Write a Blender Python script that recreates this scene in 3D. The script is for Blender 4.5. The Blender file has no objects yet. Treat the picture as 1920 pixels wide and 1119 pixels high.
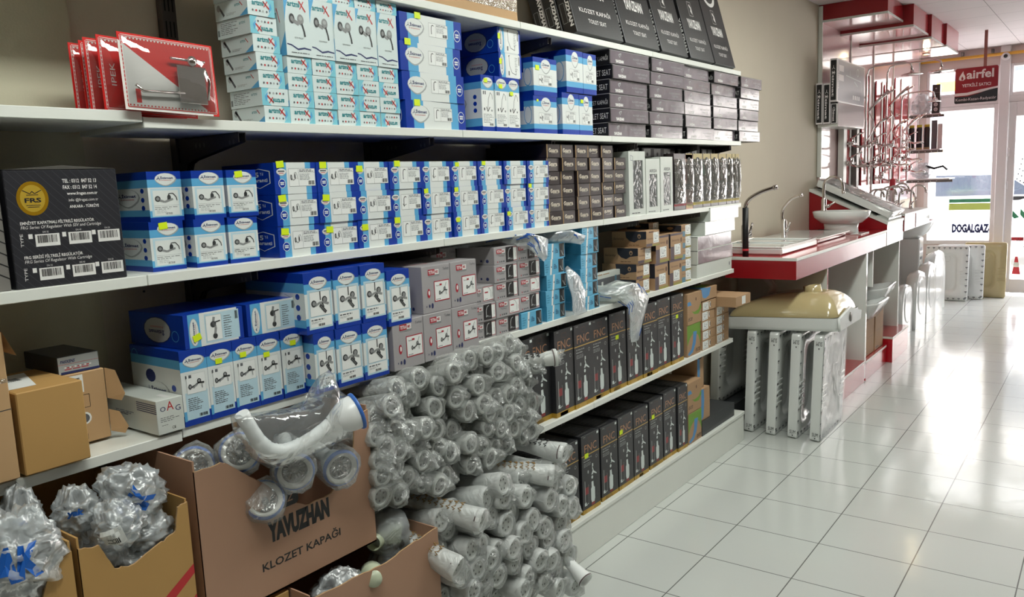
import bpy, math, random
from mathutils import Vector, Matrix, noise
random.seed(7)
scene = bpy.context.scene
COL = scene.collection
# ------------------------------------------------------------------ camera
CAM_H = 1.4583
Rv = Vector((0.7974, 0.6010, -0.0424)); Fv = Vector((-0.5957, 0.7904, -0.1418))
_yaw, _pitch, _roll = 0.645720394, 0.14232031, -0.0428445427
_cy, _sy, _cp, _sp = math.cos(_yaw), math.sin(_yaw), math.cos(_pitch), math.sin(_pitch)
Fv = Vector((-_sy*_cp, _cy*_cp, -_sp)); _r = Vector((_cy, _sy, 0)); _u = _r.cross(Fv)
Rv = _r*math.cos(_roll) + _u*math.sin(_roll); Uv = -_r*math.sin(_roll) + _u*math.cos(_roll)
cam_d = bpy.data.cameras.new('camera'); cam = bpy.data.objects.new('camera', cam_d); COL.objects.link(cam)
cam_d.sensor_width = 36.0; cam_d.lens = 1511.366/1920*36.0; cam_d.clip_start = 0.02; cam_d.clip_end = 100
M = Matrix.Identity(4)
for i in range(3):
    M[i][0] = Rv[i]; M[i][1] = Uv[i]; M[i][2] = -Fv[i]
M[0][3], M[1][3], M[2][3] = 0, 0, CAM_H
cam.matrix_world = M
scene.camera = cam
# ------------------------------------------------------------------ world, sun, exposure
world = bpy.data.worlds.new('world'); scene.world = world; world.use_nodes = True
bg = world.node_tree.nodes['Background']; bg.inputs[0].default_value = (0.93, 0.95, 1.0, 1); bg.inputs[1].default_value = 10.5
scene.view_settings.view_transform = 'Standard'; scene.view_settings.look = 'None'
scene.view_settings.gamma = 1.0; scene.view_settings.exposure = 0.0; scene.view_settings.use_curve_mapping = False
scene.cycles.use_denoising = True
scene.cycles.max_bounces = 7; scene.cycles.diffuse_bounces = 4; scene.cycles.glossy_bounces = 3
scene.cycles.transmission_bounces = 4; scene.cycles.transparent_max_bounces = 24
scene.cycles.caustics_reflective = False; scene.cycles.caustics_refractive = False
scene.cycles.sample_clamp_indirect = 6.0
def area(name, loc, size, power, col, rot=(0, 0, 0), parent=None):
    l = bpy.data.lights.new(name, 'AREA'); l.shape = 'RECTANGLE'; l.size, l.size_y = size; l.energy = power; l.color = col
    o = bpy.data.objects.new(name, l); COL.objects.link(o); o.location = loc; o.rotation_euler = rot; o.parent = parent
    return o
PORTAL = area('window_daylight', (0.3, 10.50, 1.3), (4.6, 2.6), 1, (1, 1, 1), (math.radians(-90), 0, 0)); PORTAL.data.cycles.is_portal = True   # guides the sky light through the glass front
sun_d = bpy.data.lights.new('sun', 'SUN'); sun_d.energy = 6.0; sun_d.angle = math.radians(3); sun_d.color = (1, 0.96, 0.9)
sun = bpy.data.objects.new('sun', sun_d); COL.objects.link(sun); sun.rotation_euler = (math.radians(38), math.radians(8), 0)
# ------------------------------------------------------------------ materials
def lin(c):
    return tuple(((x/255)/12.92 if x/255 <= 0.04045 else ((x/255+0.055)/1.055)**2.4) for x in c)
MATS = {}
def mat(name, rgb, rough=0.5, metal=0.0, spec=0.5, bump=0.0, bscale=60, var=0.0, vscale=8, coat=0.0, emit=0.0, alpha=1.0):
    if name in MATS: return MATS[name]
    m = bpy.data.materials.new(name); m.use_nodes = True; nt = m.node_tree; b = nt.nodes['Principled BSDF']
    c = lin(rgb); b.inputs['Base Color'].default_value = (*c, 1); b.inputs['Roughness'].default_value = rough
    b.inputs['Metallic'].default_value = metal; b.inputs['Specular IOR Level'].default_value = spec
    if coat: b.inputs['Coat Weight'].default_value = coat; b.inputs['Coat Roughness'].default_value = 0.08
    if emit: b.inputs['Emission Color'].default_value = (*c, 1); b.inputs['Emission Strength'].default_value = emit
    if bump or var:
        tc = nt.nodes.new('ShaderNodeTexCoord'); n = nt.nodes.new('ShaderNodeTexNoise'); n.inputs['Scale'].default_value = bscale; n.inputs['Detail'].default_value = 3
        nt.links.new(tc.outputs['Object'], n.inputs['Vector'])
        if bump:
            bp = nt.nodes.new('ShaderNodeBump'); bp.inputs['Strength'].default_value = bump; bp.inputs['Distance'].default_value = 0.003
            nt.links.new(n.outputs['Fac'], bp.inputs['Height']); nt.links.new(bp.outputs[0], b.inputs['Normal'])
        if var:
            n2 = nt.nodes.new('ShaderNodeTexNoise'); n2.inputs['Scale'].default_value = vscale; n2.inputs['Detail'].default_value = 4
            nt.links.new(tc.outputs['Object'], n2.inputs['Vector'])
            mx = nt.nodes.new('ShaderNodeMix'); mx.data_type = 'RGBA'
            mx.inputs['A'].default_value = (*[x*(1-var) for x in c], 1); mx.inputs['B'].default_value = (*[min(1, x*(1+var)) for x in c], 1)
            nt.links.new(n2.outputs['Fac'], mx.inputs['Factor']); nt.links.new(mx.outputs['Result'], b.inputs['Base Color'])
    MATS[name] = m
    return m
def film(name, tint=(235, 240, 242), gloss=0.28, haze=0.16, rough=0.12, bump=0.9, bscale=55):
    """thin crinkled plastic: see-through, glossy wrinkles, a little milky"""
    m = bpy.data.materials.new(name); m.use_nodes = True; nt = m.node_tree; nt.nodes.clear()
    out = nt.nodes.new('ShaderNodeOutputMaterial'); tr = nt.nodes.new('ShaderNodeBsdfTransparent'); gl = nt.nodes.new('ShaderNodeBsdfGlossy'); df = nt.nodes.new('ShaderNodeBsdfDiffuse')
    gl.inputs['Roughness'].default_value = rough; df.inputs['Color'].default_value = (*lin(tint), 1); tr.inputs['Color'].default_value = (0.97, 0.98, 0.98, 1)
    tc = nt.nodes.new('ShaderNodeTexCoord'); n = nt.nodes.new('ShaderNodeTexNoise'); n.inputs['Scale'].default_value = bscale; n.inputs['Detail'].default_value = 2; n.inputs['Distortion'].default_value = 1.2
    nt.links.new(tc.outputs['Object'], n.inputs['Vector'])
    bp = nt.nodes.new('ShaderNodeBump'); bp.inputs['Strength'].default_value = bump; bp.inputs['Distance'].default_value = 0.01
    nt.links.new(n.outputs['Fac'], bp.inputs['Height']); nt.links.new(bp.outputs[0], gl.inputs['Normal']); nt.links.new(bp.outputs[0], df.inputs['Normal'])
    m1 = nt.nodes.new('ShaderNodeMixShader'); m2 = nt.nodes.new('ShaderNodeMixShader')
    m1.inputs[0].default_value = haze
    lw = nt.nodes.new('ShaderNodeLayerWeight'); lw.inputs[0].default_value = 0.3; nt.links.new(bp.outputs[0], lw.inputs['Normal'])
    ma = nt.nodes.new('ShaderNodeMath'); ma.operation = 'MULTIPLY_ADD'; ma.inputs[1].default_value = 0.42; ma.inputs[2].default_value = gloss*0.22
    nt.links.new(lw.outputs['Fresnel'], ma.inputs[0])
    nt.links.new(tr.outputs[0], m1.inputs[1]); nt.links.new(df.outputs[0], m1.inputs[2])
    nt.links.new(ma.outputs[0], m2.inputs[0]); nt.links.new(m1.outputs[0], m2.inputs[1]); nt.links.new(gl.outputs[0], m2.inputs[2])
    nt.links.new(m2.outputs[0], out.inputs[0]); MATS[name] = m
    return m
# ------------------------------------------------------------------ mesh builder
class MB:
    def __init__(s): s.v = []; s.f = []; s.fm = []; s.sm = []; s.mats = []
    def mi(s, m):
        if m not in s.mats: s.mats.append(m)
        return s.mats.index(m)
    def poly(s, pts, m, smooth=False):
        b = len(s.v); s.v += [tuple(p) for p in pts]; s.f.append(tuple(range(b, b+len(pts)))); s.fm.append(s.mi(m)); s.sm.append(smooth)
    def mesh(s, vs, fs, m, smooth=False):
        b = len(s.v); s.v += [tuple(p) for p in vs]; k = s.mi(m)
        for f in fs: s.f.append(tuple(i+b for i in f)); s.fm.append(k); s.sm.append(smooth)
    def box(s, x0, x1, y0, y1, z0, z1, m, c=0.0, fm=None):
        """fm: optional dict of face name -> material ('+x','-x','+y','-y','+z','-z')"""
        fm = fm or {}
        if c <= 0:
            V = [(x, y, z) for x in (x0, x1) for y in (y0, y1) for z in (z0, z1)]
            F = {'-x': (0, 1, 3, 2), '+x': (4, 6, 7, 5), '-y': (0, 4, 5, 1), '+y': (2, 3, 7, 6), '-z': (0, 2, 6, 4), '+z': (1, 5, 7, 3)}
            b = len(s.v); s.v += V
            for k, f in F.items(): s.f.append(tuple(i+b for i in f)); s.fm.append(s.mi(fm.get(k, m))); s.sm.append(False)
            return
        b = len(s.v); idx = {}; X, Y, Z = (x0, x1), (y0, y1), (z0, z1)
        for i in (0, 1):
            for j in (0, 1):
                for k in (0, 1):
                    sx, sy, sz = (1, -1)[i]*c, (1, -1)[j]*c, (1, -1)[k]*c
                    for a in range(3):
                        p = [X[i]+sx, Y[j]+sy, Z[k]+sz]; p[a] = (X[i], Y[j], Z[k])[a]
                        idx[(i, j, k, a)] = len(s.v); s.v.append(tuple(p))
        def add(f, mm): s.f.append(f); s.fm.append(s.mi(mm)); s.sm.append(False)
        g = lambda *t: idx[t]
        add((g(0,0,0,0), g(0,0,1,0), g(0,1,1,0), g(0,1,0,0)), fm.get('-x', m)); add((g(1,0,0,0), g(1,1,0,0), g(1,1,1,0), g(1,0,1,0)), fm.get('+x', m))
        add((g(0,0,0,1), g(1,0,0,1), g(1,0,1,1), g(0,0,1,1)), fm.get('-y', m)); add((g(0,1,0,1), g(0,1,1,1), g(1,1,1,1), g(1,1,0,1)), fm.get('+y', m))
        add((g(0,0,0,2), g(0,1,0,2), g(1,1,0,2), g(1,0,0,2)), fm.get('-z', m)); add((g(0,0,1,2), g(1,0,1,2), g(1,1,1,2), g(0,1,1,2)), fm.get('+z', m))
        for j in (0, 1):
            for k in (0, 1): add((g(0,j,k,1), g(1,j,k,1), g(1,j,k,2), g(0,j,k,2)), m)
        for i in (0, 1):
            for k in (0, 1): add((g(i,0,k,0), g(i,1,k,0), g(i,1,k,2), g(i,0,k,2)), m)
        for i in (0, 1):
            for j in (0, 1): add((g(i,j,0,0), g(i,j,1,0), g(i,j,1,1), g(i,j,0,1)), m)
        for i in (0, 1):
            for j in (0, 1):
                for k in (0, 1): add((g(i,j,k,0), g(i,j,k,1), g(i,j,k,2)), m)
    def ring_loft(s, rings, m, cap0=True, cap1=True, smooth=True, closed=True):
        n = len(rings[0]); b = len(s.v); k = s.mi(m)
        for r in rings: s.v += [tuple(p) for p in r]
        for i in range(len(rings)-1):
            for j in range(n if closed else n-1):
                j2 = (j+1) % n
                s.f.append((b+i*n+j, b+i*n+j2, b+(i+1)*n+j2, b+(i+1)*n+j)); s.fm.append(k); s.sm.append(smooth)
        if cap0: s.f.append(tuple(b+j for j in reversed(range(n)))); s.fm.append(k); s.sm.append(False)
        if cap1: s.f.append(tuple(b+(len(rings)-1)*n+j for j in range(n))); s.fm.append(k); s.sm.append(False)
    def tube(s, pts, r, m, n=8, cap=True):
        pts = [Vector(p) for p in pts]; rings = []; prev = None
        for i, p in enumerate(pts):
            d = (pts[min(i+1, len(pts)-1)]-pts[max(i-1, 0)]).normalized()
            if prev is None:
                a = Vector((0, 0, 1)) if abs(d.z) < 0.9 else Vector((1, 0, 0)); u = d.cross(a).normalized()
            else: u = (prev-d*prev.dot(d)).normalized()
            prev = u; w = d.cross(u); rr = r[i] if isinstance(r, (list, tuple)) else r
            rings.append([p+(u*math.cos(t)+w*math.sin(t))*rr for t in [2*math.pi*j/n for j in range(n)]])
        s.ring_loft(rings, m, cap, cap)
    def lathe(s, prof, m, O=(0, 0, 0), A=(0, 0, 1), n=20, cap0=False, cap1=False, sx=1.0, sy=1.0):
        O = Vector(O); A = Vector(A).normalized(); a = Vector((0, 0, 1)) if abs(A.z) < 0.9 else Vector((0, 1, 0))
        u = A.cross(a).normalized(); w = A.cross(u)
        s.ring_loft([[O+A*h+u*(r*sx*math.cos(t))+w*(r*sy*math.sin(t)) for t in [2*math.pi*j/n for j in range(n)]] for r, h in prof], m, cap0, cap1)
    def build(s, name):
        me = bpy.data.meshes.new(name); me.from_pydata(s.v, [], s.f)
        for m in s.mats: me.materials.append(m)
        me.polygons.foreach_set('material_index', s.fm); me.polygons.foreach_set('use_smooth', s.sm); me.update()
        return me
def obj(name, mesh, parent=None, loc=(0, 0, 0), rot=(0, 0, 0), scale=(1, 1, 1)):
    if isinstance(mesh, MB): mesh = mesh.build(name)
    o = bpy.data.objects.new(name, mesh); COL.objects.link(o); o.parent = parent
    o.location = loc; o.rotation_euler = rot; o.scale = scale
    return o
def tag(o, label, cat, group=None):
    o['label'] = label; o['category'] = cat
    if group: o['group'] = group
    return o
def struct(name, mb):
    o = obj(name, mb); o['kind'] = 'structure'; return o
def thing(name, label, cat, loc=(0, 0, 0), rot=(0, 0, 0), group=None):
    o = bpy.data.objects.new(name, None); COL.objects.link(o); o.location = loc; o.rotation_euler = rot; o.empty_display_size = 0.05
    return tag(o, label, cat, group)
def copy_tree(o, parent=None):
    c = o.copy(); COL.objects.link(c); c.parent = parent
    for ch in list(o.children): copy_tree(ch, c)
    return c
# ------------------------------------------------------------------ printing on faces
_txt = {}
def text_polys(t, shear=0.0, bold=0.0):
    k = (t, shear, bold)
    if k in _txt: return _txt[k]
    c = bpy.data.curves.new('txt', 'FONT'); c.body = t; c.size = 1.0; c.resolution_u = 2; c.shear = shear; c.offset = bold; c.fill_mode = 'FRONT'
    o = bpy.data.objects.new('txt', c); COL.objects.link(o)
    dg = bpy.context.evaluated_depsgraph_get(); dg.update()
    me = bpy.data.meshes.new_from_object(o.evaluated_get(dg))
    vs = [(v.co.x, v.co.y) for v in me.vertices]; fs = [tuple(p.vertices) for p in me.polygons]
    bpy.data.objects.remove(o); bpy.data.curves.remove(c); bpy.data.meshes.remove(me)
    if not vs: vs = [(0, 0), (1, 0), (1, 1)]; fs = []
    x0 = min(v[0] for v in vs); x1 = max(v[0] for v in vs); y0 = min(v[1] for v in vs); y1 = max(v[1] for v in vs)
    vs = [((x-x0)/max(1e-6, x1-x0), (y-y0)/max(1e-6, y1-y0)) for x, y in vs]
    _txt[k] = (vs, fs, (x1-x0)/max(1e-6, y1-y0)); return _txt[k]
class Face:
    """a printed face: origin O, right U, up V (unit), size w x h; coordinates given as fractions 0..1"""
    def __init__(s, mb, O, U, V, w, h): s.mb = mb; s.O = Vector(O); s.U = Vector(U); s.V = Vector(V); s.N = s.U.cross(s.V); s.w = w; s.h = h; s.L = 0
    def P(s, u, v): return s.O+s.U*(u*s.w)+s.V*(v*s.h)+s.N*(s.L*0.00022+0.0002)
    def up(s): s.L += 1; return s
    def rect(s, u0, v0, u1, v1, m): s.mb.poly([s.P(u0, v0), s.P(u1, v0), s.P(u1, v1), s.P(u0, v1)], m)
    def poly(s, pts, m): s.mb.poly([s.P(*p) for p in pts], m)
    def ell(s, u, v, ru, rv, m, n=16, pick=0.0):
        pts = []
        for i in range(n):
            t = 2*math.pi*i/n; x, y = math.cos(t), math.sin(t)
            if pick and y < 0: x *= (1-pick*abs(y)**1.6); y *= 1.12
            pts.append((u+x*ru, v+y*rv))
        s.poly(pts, m)
    def ring(s, u, v, ru, rv, m, th=0.15, n=16):
        for i in range(n):
            a, b = 2*math.pi*i/n, 2*math.pi*(i+1)/n; q = 1-th
            s.poly([(u+math.cos(a)*ru*q, v+math.sin(a)*rv*q), (u+math.cos(a)*ru, v+math.sin(a)*rv), (u+math.cos(b)*ru, v+math.sin(b)*rv), (u+math.cos(b)*ru*q, v+math.sin(b)*rv*q)], m)
    def stroke(s, pts, wd, m):
        """wd in metres"""
        for (a, b) in zip(pts[:-1], pts[1:]):
            p, q = s.P(*a), s.P(*b); d = (q-p)
            if d.length < 1e-6: continue
            n = s.N.cross(d.normalized())*(wd/2)
            s.mb.poly([p-n, q-n, q+n, p+n], m)
    def frame(s, u0, v0, u1, v1, wd, m): s.stroke([(u0, v0), (u1, v0), (u1, v1), (u0, v1), (u0, v0)], wd, m)
    def text(s, t, u0, v0, u1, v1, m, shear=0.0, bold=0.0, rot=0):
        vs, fs, _ = text_polys(t, shear, bold)
        out = []
        for x, y in vs:
            if rot == 1: x, y = 1-y, x       # reads upwards
            elif rot == -1: x, y = y, 1-x    # reads downwards
            elif rot == 2: x, y = 1-x, 1-y
            out.append(s.P(u0+(u1-u0)*x, v0+(v1-v0)*y))
        s.mb.mesh(out, fs, m)
    def lines(s, u0, v0, u1, v1, n, m, seed=1, fill=0.45):
        r = random.Random(seed); dv = (v1-v0)/n
        for i in range(n):
            x = u0; end = u0+(u1-u0)*r.uniform(0.55, 1)
            while x < end:
                e = min(end, x+(u1-u0)*r.uniform(0.08, 0.3)); s.rect(x, v0+dv*i, e, v0+dv*(i+fill), m); x = e+(u1-u0)*0.04
    def bars(s, u0, v0, u1, v1, m, n=14, seed=3):
        r = random.Random(seed); x = u0; st = (u1-u0)/n
        for i in range(n):
            s.rect(u0+st*i, v0, u0+st*(i+r.choice((0.35, 0.55, 0.75))), v1, m)
def front(mb, w, h, y0=0.0, z0=0.0, x=0.0): return Face(mb, (x, y0, z0), (0, 1, 0), (0, 0, 1), w, h)
def side(mb, d, h, z0=0.0): return Face(mb, (-d, 0, z0), (1, 0, 0), (0, 0, 1), d, h)
def topf(mb, d, w, h): return Face(mb, (0, 0, h), (0, 1, 0), (-1, 0, 0), w, d)
# ================================================================== the room
WX = -1.89; CEIL = 2.69; YF = 10.4
W_ = mat('wall_paint', (206, 196, 178), 0.85, bump=0.15, bscale=180, var=0.04, vscale=3)
WL_ = mat('wall_paint_left', (196, 191, 168), 0.85, bump=0.15, bscale=180, var=0.04, vscale=3)
WHITE = mat('white_laminate', (226, 228, 222), 0.35, bump=0.04, bscale=40, var=0.03, vscale=5)
PVC = mat('white_frame', (222, 216, 216), 0.4)
BLACKMET = mat('dark_metal', (88, 82, 80), 0.45, metal=0.4)
GREY = mat('grey_steel', (120, 116, 112), 0.4, metal=0.6)
CHROME = mat('chrome', (215, 208, 205), 0.12, metal=1.0)
RED = mat('red_gloss', (150, 18, 28), 0.3, coat=0.2)
REDP = mat('red_panel', (178, 22, 34), 0.18, coat=0.5)
GLOSSW = mat('gloss_white_panel', (228, 216, 216), 0.1, coat=0.8)
CERAM = mat('ceramic', (226, 228, 226), 0.12, coat=0.5)
BEIGEC = mat('beige_ceramic', (182, 166, 124), 0.18, coat=0.4)
# floor tiles
def tile_mat(name, base, grout, sx, sy, ox, oy, gw, rough, bump=0.02, dash=False):
    m = bpy.data.materials.new(name); m.use_nodes = True; nt = m.node_tree; b = nt.nodes['Principled BSDF']
    tc = nt.nodes.new('ShaderNodeTexCoord'); sep = nt.nodes.new('ShaderNodeSeparateXYZ'); nt.links.new(tc.outputs['Object'], sep.inputs[0])
    def mth(op, a, bb=None, c=None):
        n = nt.nodes.new('ShaderNodeMath'); n.operation = op
        for i, q in enumerate((a, bb, c)):
            if q is None: continue
            if isinstance(q, (int, float)): n.inputs[i].default_value = q
            else: nt.links.new(q, n.inputs[i])
        return n.outputs[0]
    def edge(o, off, s_, g):
        t = mth('FRACT', mth('DIVIDE', mth('SUBTRACT', o, off), s_)); d = mth('MINIMUM', t, mth('SUBTRACT', 1.0, t))
        return mth('LESS_THAN', d, g/s_/2)
    e = mth('MAXIMUM', edge(sep.outputs[0], ox, sx, gw), edge(sep.outputs[1], oy, sy, gw))
    n = nt.nodes.new('ShaderNodeTexNoise'); n.inputs['Scale'].default_value = 2.5; nt.links.new(tc.outputs['Object'], n.inputs['Vector'])
    mx0 = nt.nodes.new('ShaderNodeMix'); mx0.data_type = 'RGBA'; c = lin(base)
    mx0.inputs['A'].default_value = (*[x*0.95 for x in c], 1); mx0.inputs['B'].default_value = (*c, 1); nt.links.new(n.outputs['Fac'], mx0.inputs['Factor'])
    mx = nt.nodes.new('ShaderNodeMix'); mx.data_type = 'RGBA'; mx.inputs['B'].default_value = (*lin(grout), 1)
    nt.links.new(mx0.outputs['Result'], mx.inputs['A']); nt.links.new(e, mx.inputs['Factor']); nt.links.new(mx.outputs['Result'], b.inputs['Base Color'])
    b.inputs['Roughness'].default_value = rough; h = mth('MULTIPLY', e, -1.0)
    if dash:   # pressed foam pattern
        v = nt.nodes.new('ShaderNodeTexBrick'); v.inputs['Scale'].default_value = 1; v.inputs['Brick Width'].default_value = 0.05; v.inputs['Row Height'].default_value = 0.022; v.inputs['Mortar Size'].default_value = 0.003
        nt.links.new(tc.outputs['Object'], v.inputs['Vector']); h = mth('SUBTRACT', h, mth('MULTIPLY', v.outputs['Fac'], 0.7))
    bp = nt.nodes.new('ShaderNodeBump'); bp.inputs['Strength'].default_value = 0.6; bp.inputs['Distance'].default_value = 0.002
    n3 = nt.nodes.new('ShaderNodeTexNoise'); n3.inputs['Scale'].default_value = 9; nt.links.new(tc.outputs['Object'], n3.inputs['Vector'])
    nt.links.new(mth('MULTIPLY_ADD', n3.outputs['Fac'], bump*30, h), bp.inputs['Height']); nt.links.new(bp.outputs[0], b.inputs['Normal'])
    MATS[name] = m; return m
FLOOR = tile_mat('floor_tiles', (205, 208, 204), (112, 112, 110), 1/3, 1/3, -1.5427, 2.4357, 0.0042, 0.13)
CEILM = tile_mat('ceiling_tiles', (222, 214, 214), (150, 142, 142), 0.5, 0.5, -1.9, 1.15, 0.005, 0.8, dash=True)
XR = 2.1; YB = -1.6
f = MB(); f.box(WX-0.2, XR+0.1, YB-0.1, YF+0.12, -0.1, 0, FLOOR); struct('floor', f)
f = MB(); f.box(WX-0.2, XR+0.1, YB-0.1, YF+0.12, CEIL, CEIL+0.1, CEILM); struct('ceiling', f)
f = MB(); f.box(WX-0.2, WX, 0.91, YF+0.12, 0, CEIL, W_); f.box(WX-0.2, WX+0.012, YB, 0.91, 0, CEIL, WL_)
for (y, z) in ((1.02, 1.235), (1.0, 1.14)): f.tube([(WX, y, z), (WX+0.002, y, z)], 0.003, BLACKMET)
struct('wall_left', f)
WR_ = mat('unseen_wall_darkened', (132, 124, 112), 0.85, var=0.1, vscale=2)  # unseen walls darkened to cut bounce light, as stocked shelves would
f = MB(); f.box(XR, XR+0.1, YB, YF+0.12, 0, CEIL, WR_); struct('wall_right', f)
f = MB(); f.box(WX-0.2, XR+0.1, YB-0.1, YB, 0, CEIL, WR_); struct('wall_back', f)
# glass front of the shop
FP = mat('facade_plaster', (214, 196, 192), 0.8, var=0.03)
f = MB(); f.box(WX, XR, YF, YF+0.1, 2.50, CEIL, FP); f.box(WX, -1.80, YF, YF+0.1, 0, 2.50, FP); f.box(-1.80, -1.10, YF, YF+0.1, 0, 0.55, FP); struct('wall_far', f)
GLASS = bpy.data.materials.new('window_glass'); GLASS.use_nodes = True; nt = GLASS.node_tree; nt.nodes.clear()
_o = nt.nodes.new('ShaderNodeOutputMaterial'); _t = nt.nodes.new('ShaderNodeBsdfTransparent'); _g = nt.nodes.new('ShaderNodeBsdfGlossy'); _g.inputs['Roughness'].default_value = 0.02
_m = nt.nodes.new('ShaderNodeMixShader'); _m.inputs[0].default_value = 0.06; nt.links.new(_t.outputs[0], _m.inputs[1]); nt.links.new(_g.outputs[0], _m.inputs[2]); nt.links.new(_m.outputs[0], _o.inputs[0])
NAVY = mat('ink_navy', (40, 48, 96), 0.5); GREENS = mat('sticker_green', (70, 150, 110), 0.5); LIMES = mat('sticker_lime', (205, 225, 120), 0.5); INK = mat('ink_black', (24, 24, 26), 0.5); INKG = mat('ink_grey', (92, 94, 98), 0.5)
SREDM = mat('sticker_red', (210, 60, 70), 0.5)
def window(n, x0, x1, z0, z1, fw=0.045):
    f = MB(); f.box(x0, x0+fw, YF-0.01, YF+0.07, z0, z1, PVC, 0.004); f.box(x1-fw, x1, YF-0.01, YF+0.07, z0, z1, PVC, 0.004)
    f.box(x0+fw, x1-fw, YF-0.01, YF+0.07, z0, z0+fw, PVC, 0.004); f.box(x0+fw, x1-fw, YF-0.01, YF+0.07, z1-fw, z1, PVC, 0.004)
    w = obj('window_%d' % n, f); w['kind'] = 'structure'
    g = MB(); g.box(x0+fw, x1-fw, YF+0.025, YF+0.031, z0+fw, z1-fw, GLASS); p = obj('pane', g, w); return w
w1 = window(1, -1.80, -1.085, 0.55, 2.09)
# lettering and stickers on the glass (seen through it)
g = MB(); fa = Face(g, (-1.76, YF+0.02, 0.6), (1, 0, 0), (0, 0, 1), 0.64, 1.4)
fa.text('DOGALGAZ-', 0.40, 0.055, 1.0, 0.130, NAVY, bold=.07); fa.rect(0.34, 0.30, 1.0, 0.33, GREENS); fa.rect(0.34, 0.24, 1.0, 0.295, LIMES)
st = obj('window_lettering', g, w1)
window(2, -1.80, -1.085, 2.20, 2.50, 0.03); window(3, -0.99, 0.05, 2.16, 2.50, 0.03); window(4, 0.08, 1.2, 0.55, 2.09); window(5, 1.2, XR, 0.55, 2.09); window(6, 0.08, XR, 2.2, 2.5)
f = MB(); f.box(-1.085, -0.99, YF-0.05, YF+0.08, 0, CEIL, PVC, 0.004); f.box(-1.80, XR, YF-0.005, YF+0.075, 2.09, 2.20, PVC, 0.004)
f.box(0.05, 0.08, YF-0.02, YF+0.08, 0, 2.5, PVC, 0.004); f.box(0.08, XR, YF, YF+0.08, 0, 0.55, PVC); struct('trim_1', f)
d = MB(); x0, x1 = -0.985, 0.045
for a in ((x0, x0+0.07, 0.02, 2.09), (x1-0.07, x1, 0.02, 2.09)): d.box(a[0], a[1], YF-0.015, YF+0.05, a[2], a[3], PVC, 0.004)
d.box(x0+0.07, x1-0.07, YF-0.015, YF+0.05, 0.02, 0.17, PVC, 0.004); d.box(x0+0.07, x1-0.07, YF-0.015, YF+0.05, 1.94, 2.09, PVC, 0.004)
dr = obj('door_1', d); dr['kind'] = 'structure'
g = MB(); g.box(x0+0.07, x1-0.07, YF+0.012, YF+0.018, 0.17, 1.94, GLASS); obj('pane', g, dr)
for z in (1.56, 1.20, 0.42):
    g = MB(); g.box(x0-0.03, x0+0.015, YF-0.028, YF-0.0155, z-0.045, z+0.045, PVC, 0.004); g.tube([(x0-0.008, YF-0.03, z-0.05), (x0-0.008, YF-0.03, z+0.05)], 0.009, PVC); obj('hinge', g, dr)
g = MB(); fa = Face(g, (-0.915, YF+0.008, 0.17), (1, 0, 0), (0, 0, 1), 0.89, 1.77)
for i in range(5):
    for j in range(5-i): fa.ell(0.03+0.035*i+0.012*j, 0.62+0.03*j-0.012*i, 0.009, 0.006, INKG, 8)
fa.poly([(0.0, 0.49), (0.06, 0.49), (0.12, 0.5), (0.12, 0.515), (0, 0.515)], INKG)
for k, cx in enumerate((0.03, 0.13)):
    fa.poly([(cx-0.05, 0.44), (cx, 0.41), (cx+0.045, 0.385), (cx-0.01, 0.375), (cx-0.05, 0.40)], GREENS)
fa.rect(0.0, 0.24, 0.13, 0.262, SREDM)
fa.text('HT BİLE', 0.0, 0.238, 0.12, 0.264, WHITE)
fa.poly([(0.02, 0.03), (0.05, 0.14), (0.075, 0.14), (0.11, 0.03)], SREDM); fa.up().poly([(0.035, 0.075), (0.04, 0.105), (0.085, 0.105), (0.095, 0.075)], WHITE)  # cone with white band is the painted reflection of a triangle
obj('door_sticker_and_reflection', g, dr)
# yellow gas pipe under the far ceiling
YP = mat('yellow_pipe', (226, 170, 62), 0.4)
f = MB(); f.tube([(-1.86, YF-0.05, 2.605), (XR, YF-0.05, 2.605)], 0.017, YP, 10)
t = obj('gas_pipe', f); tag(t, 'yellow gas pipe running along the far wall below the ceiling', 'pipe')
for x in (-1.45, -1.16, -0.6):
    g = MB(); g.box(x-0.012, x+0.012, YF-0.07, YF-0.002, 2.625, 2.67, GREY, 0.002); obj('pipe_clamp', g, t)
# security camera
t = thing('security_camera', 'round white dome security camera on the post beside the door', 'camera', (-1.035, YF-0.052, 2.575))
g = MB(); g.lathe([(0.0, -0.001), (0.038, -0.001), (0.042, -0.008), (0.036, -0.03), (0.02, -0.032)], PVC, A=(0, 1, 0), cap0=False); obj('housing', g, t)
g = MB(); g.lathe([(0.020, -0.031), (0.016, -0.043), (0.008, -0.05), (0.0, -0.052)], INK, A=(0, 1, 0)); obj('lens', g, t)
# hanging dealer sign
SR = mat('sign_red', (150, 22, 40), 0.35); SD = mat('sign_dark', (42, 42, 50), 0.35); SWH = mat('sign_white', (235, 225, 228), 0.35)
t = thing('hanging_sign', 'red and dark dealer sign with flame logo hanging before the far window', 'sign', (-1.315, 9.0, 2.03))
g = MB(); W2, H2 = 0.36, 0.33
def rr(fa, u0, v0, u1, v1, r, m, asp=1.0):
    pts = []
    for (cx, cy, a0) in ((u1-r, v1-r*asp, 0), (u0+r, v1-r*asp, 90), (u0+r, v0+r*asp, 180), (u1-r, v0+r*asp, 270)):
        for k in range(5):
            a = math.radians(a0+22.5*k); pts.append((cx+r*math.cos(a), cy+r*asp*math.sin(a)))
    fa.poly(pts, m)
g.box(0.006, W2-0.006, 0, 0.012, 0.006, H2-0.006, SR, 0.003); fa = Face(g, (0, 0, 0), (1, 0, 0), (0, 0, 1), W2, H2)
rr(fa, 0, 0, 1, 1, 0.05, SR)
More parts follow.
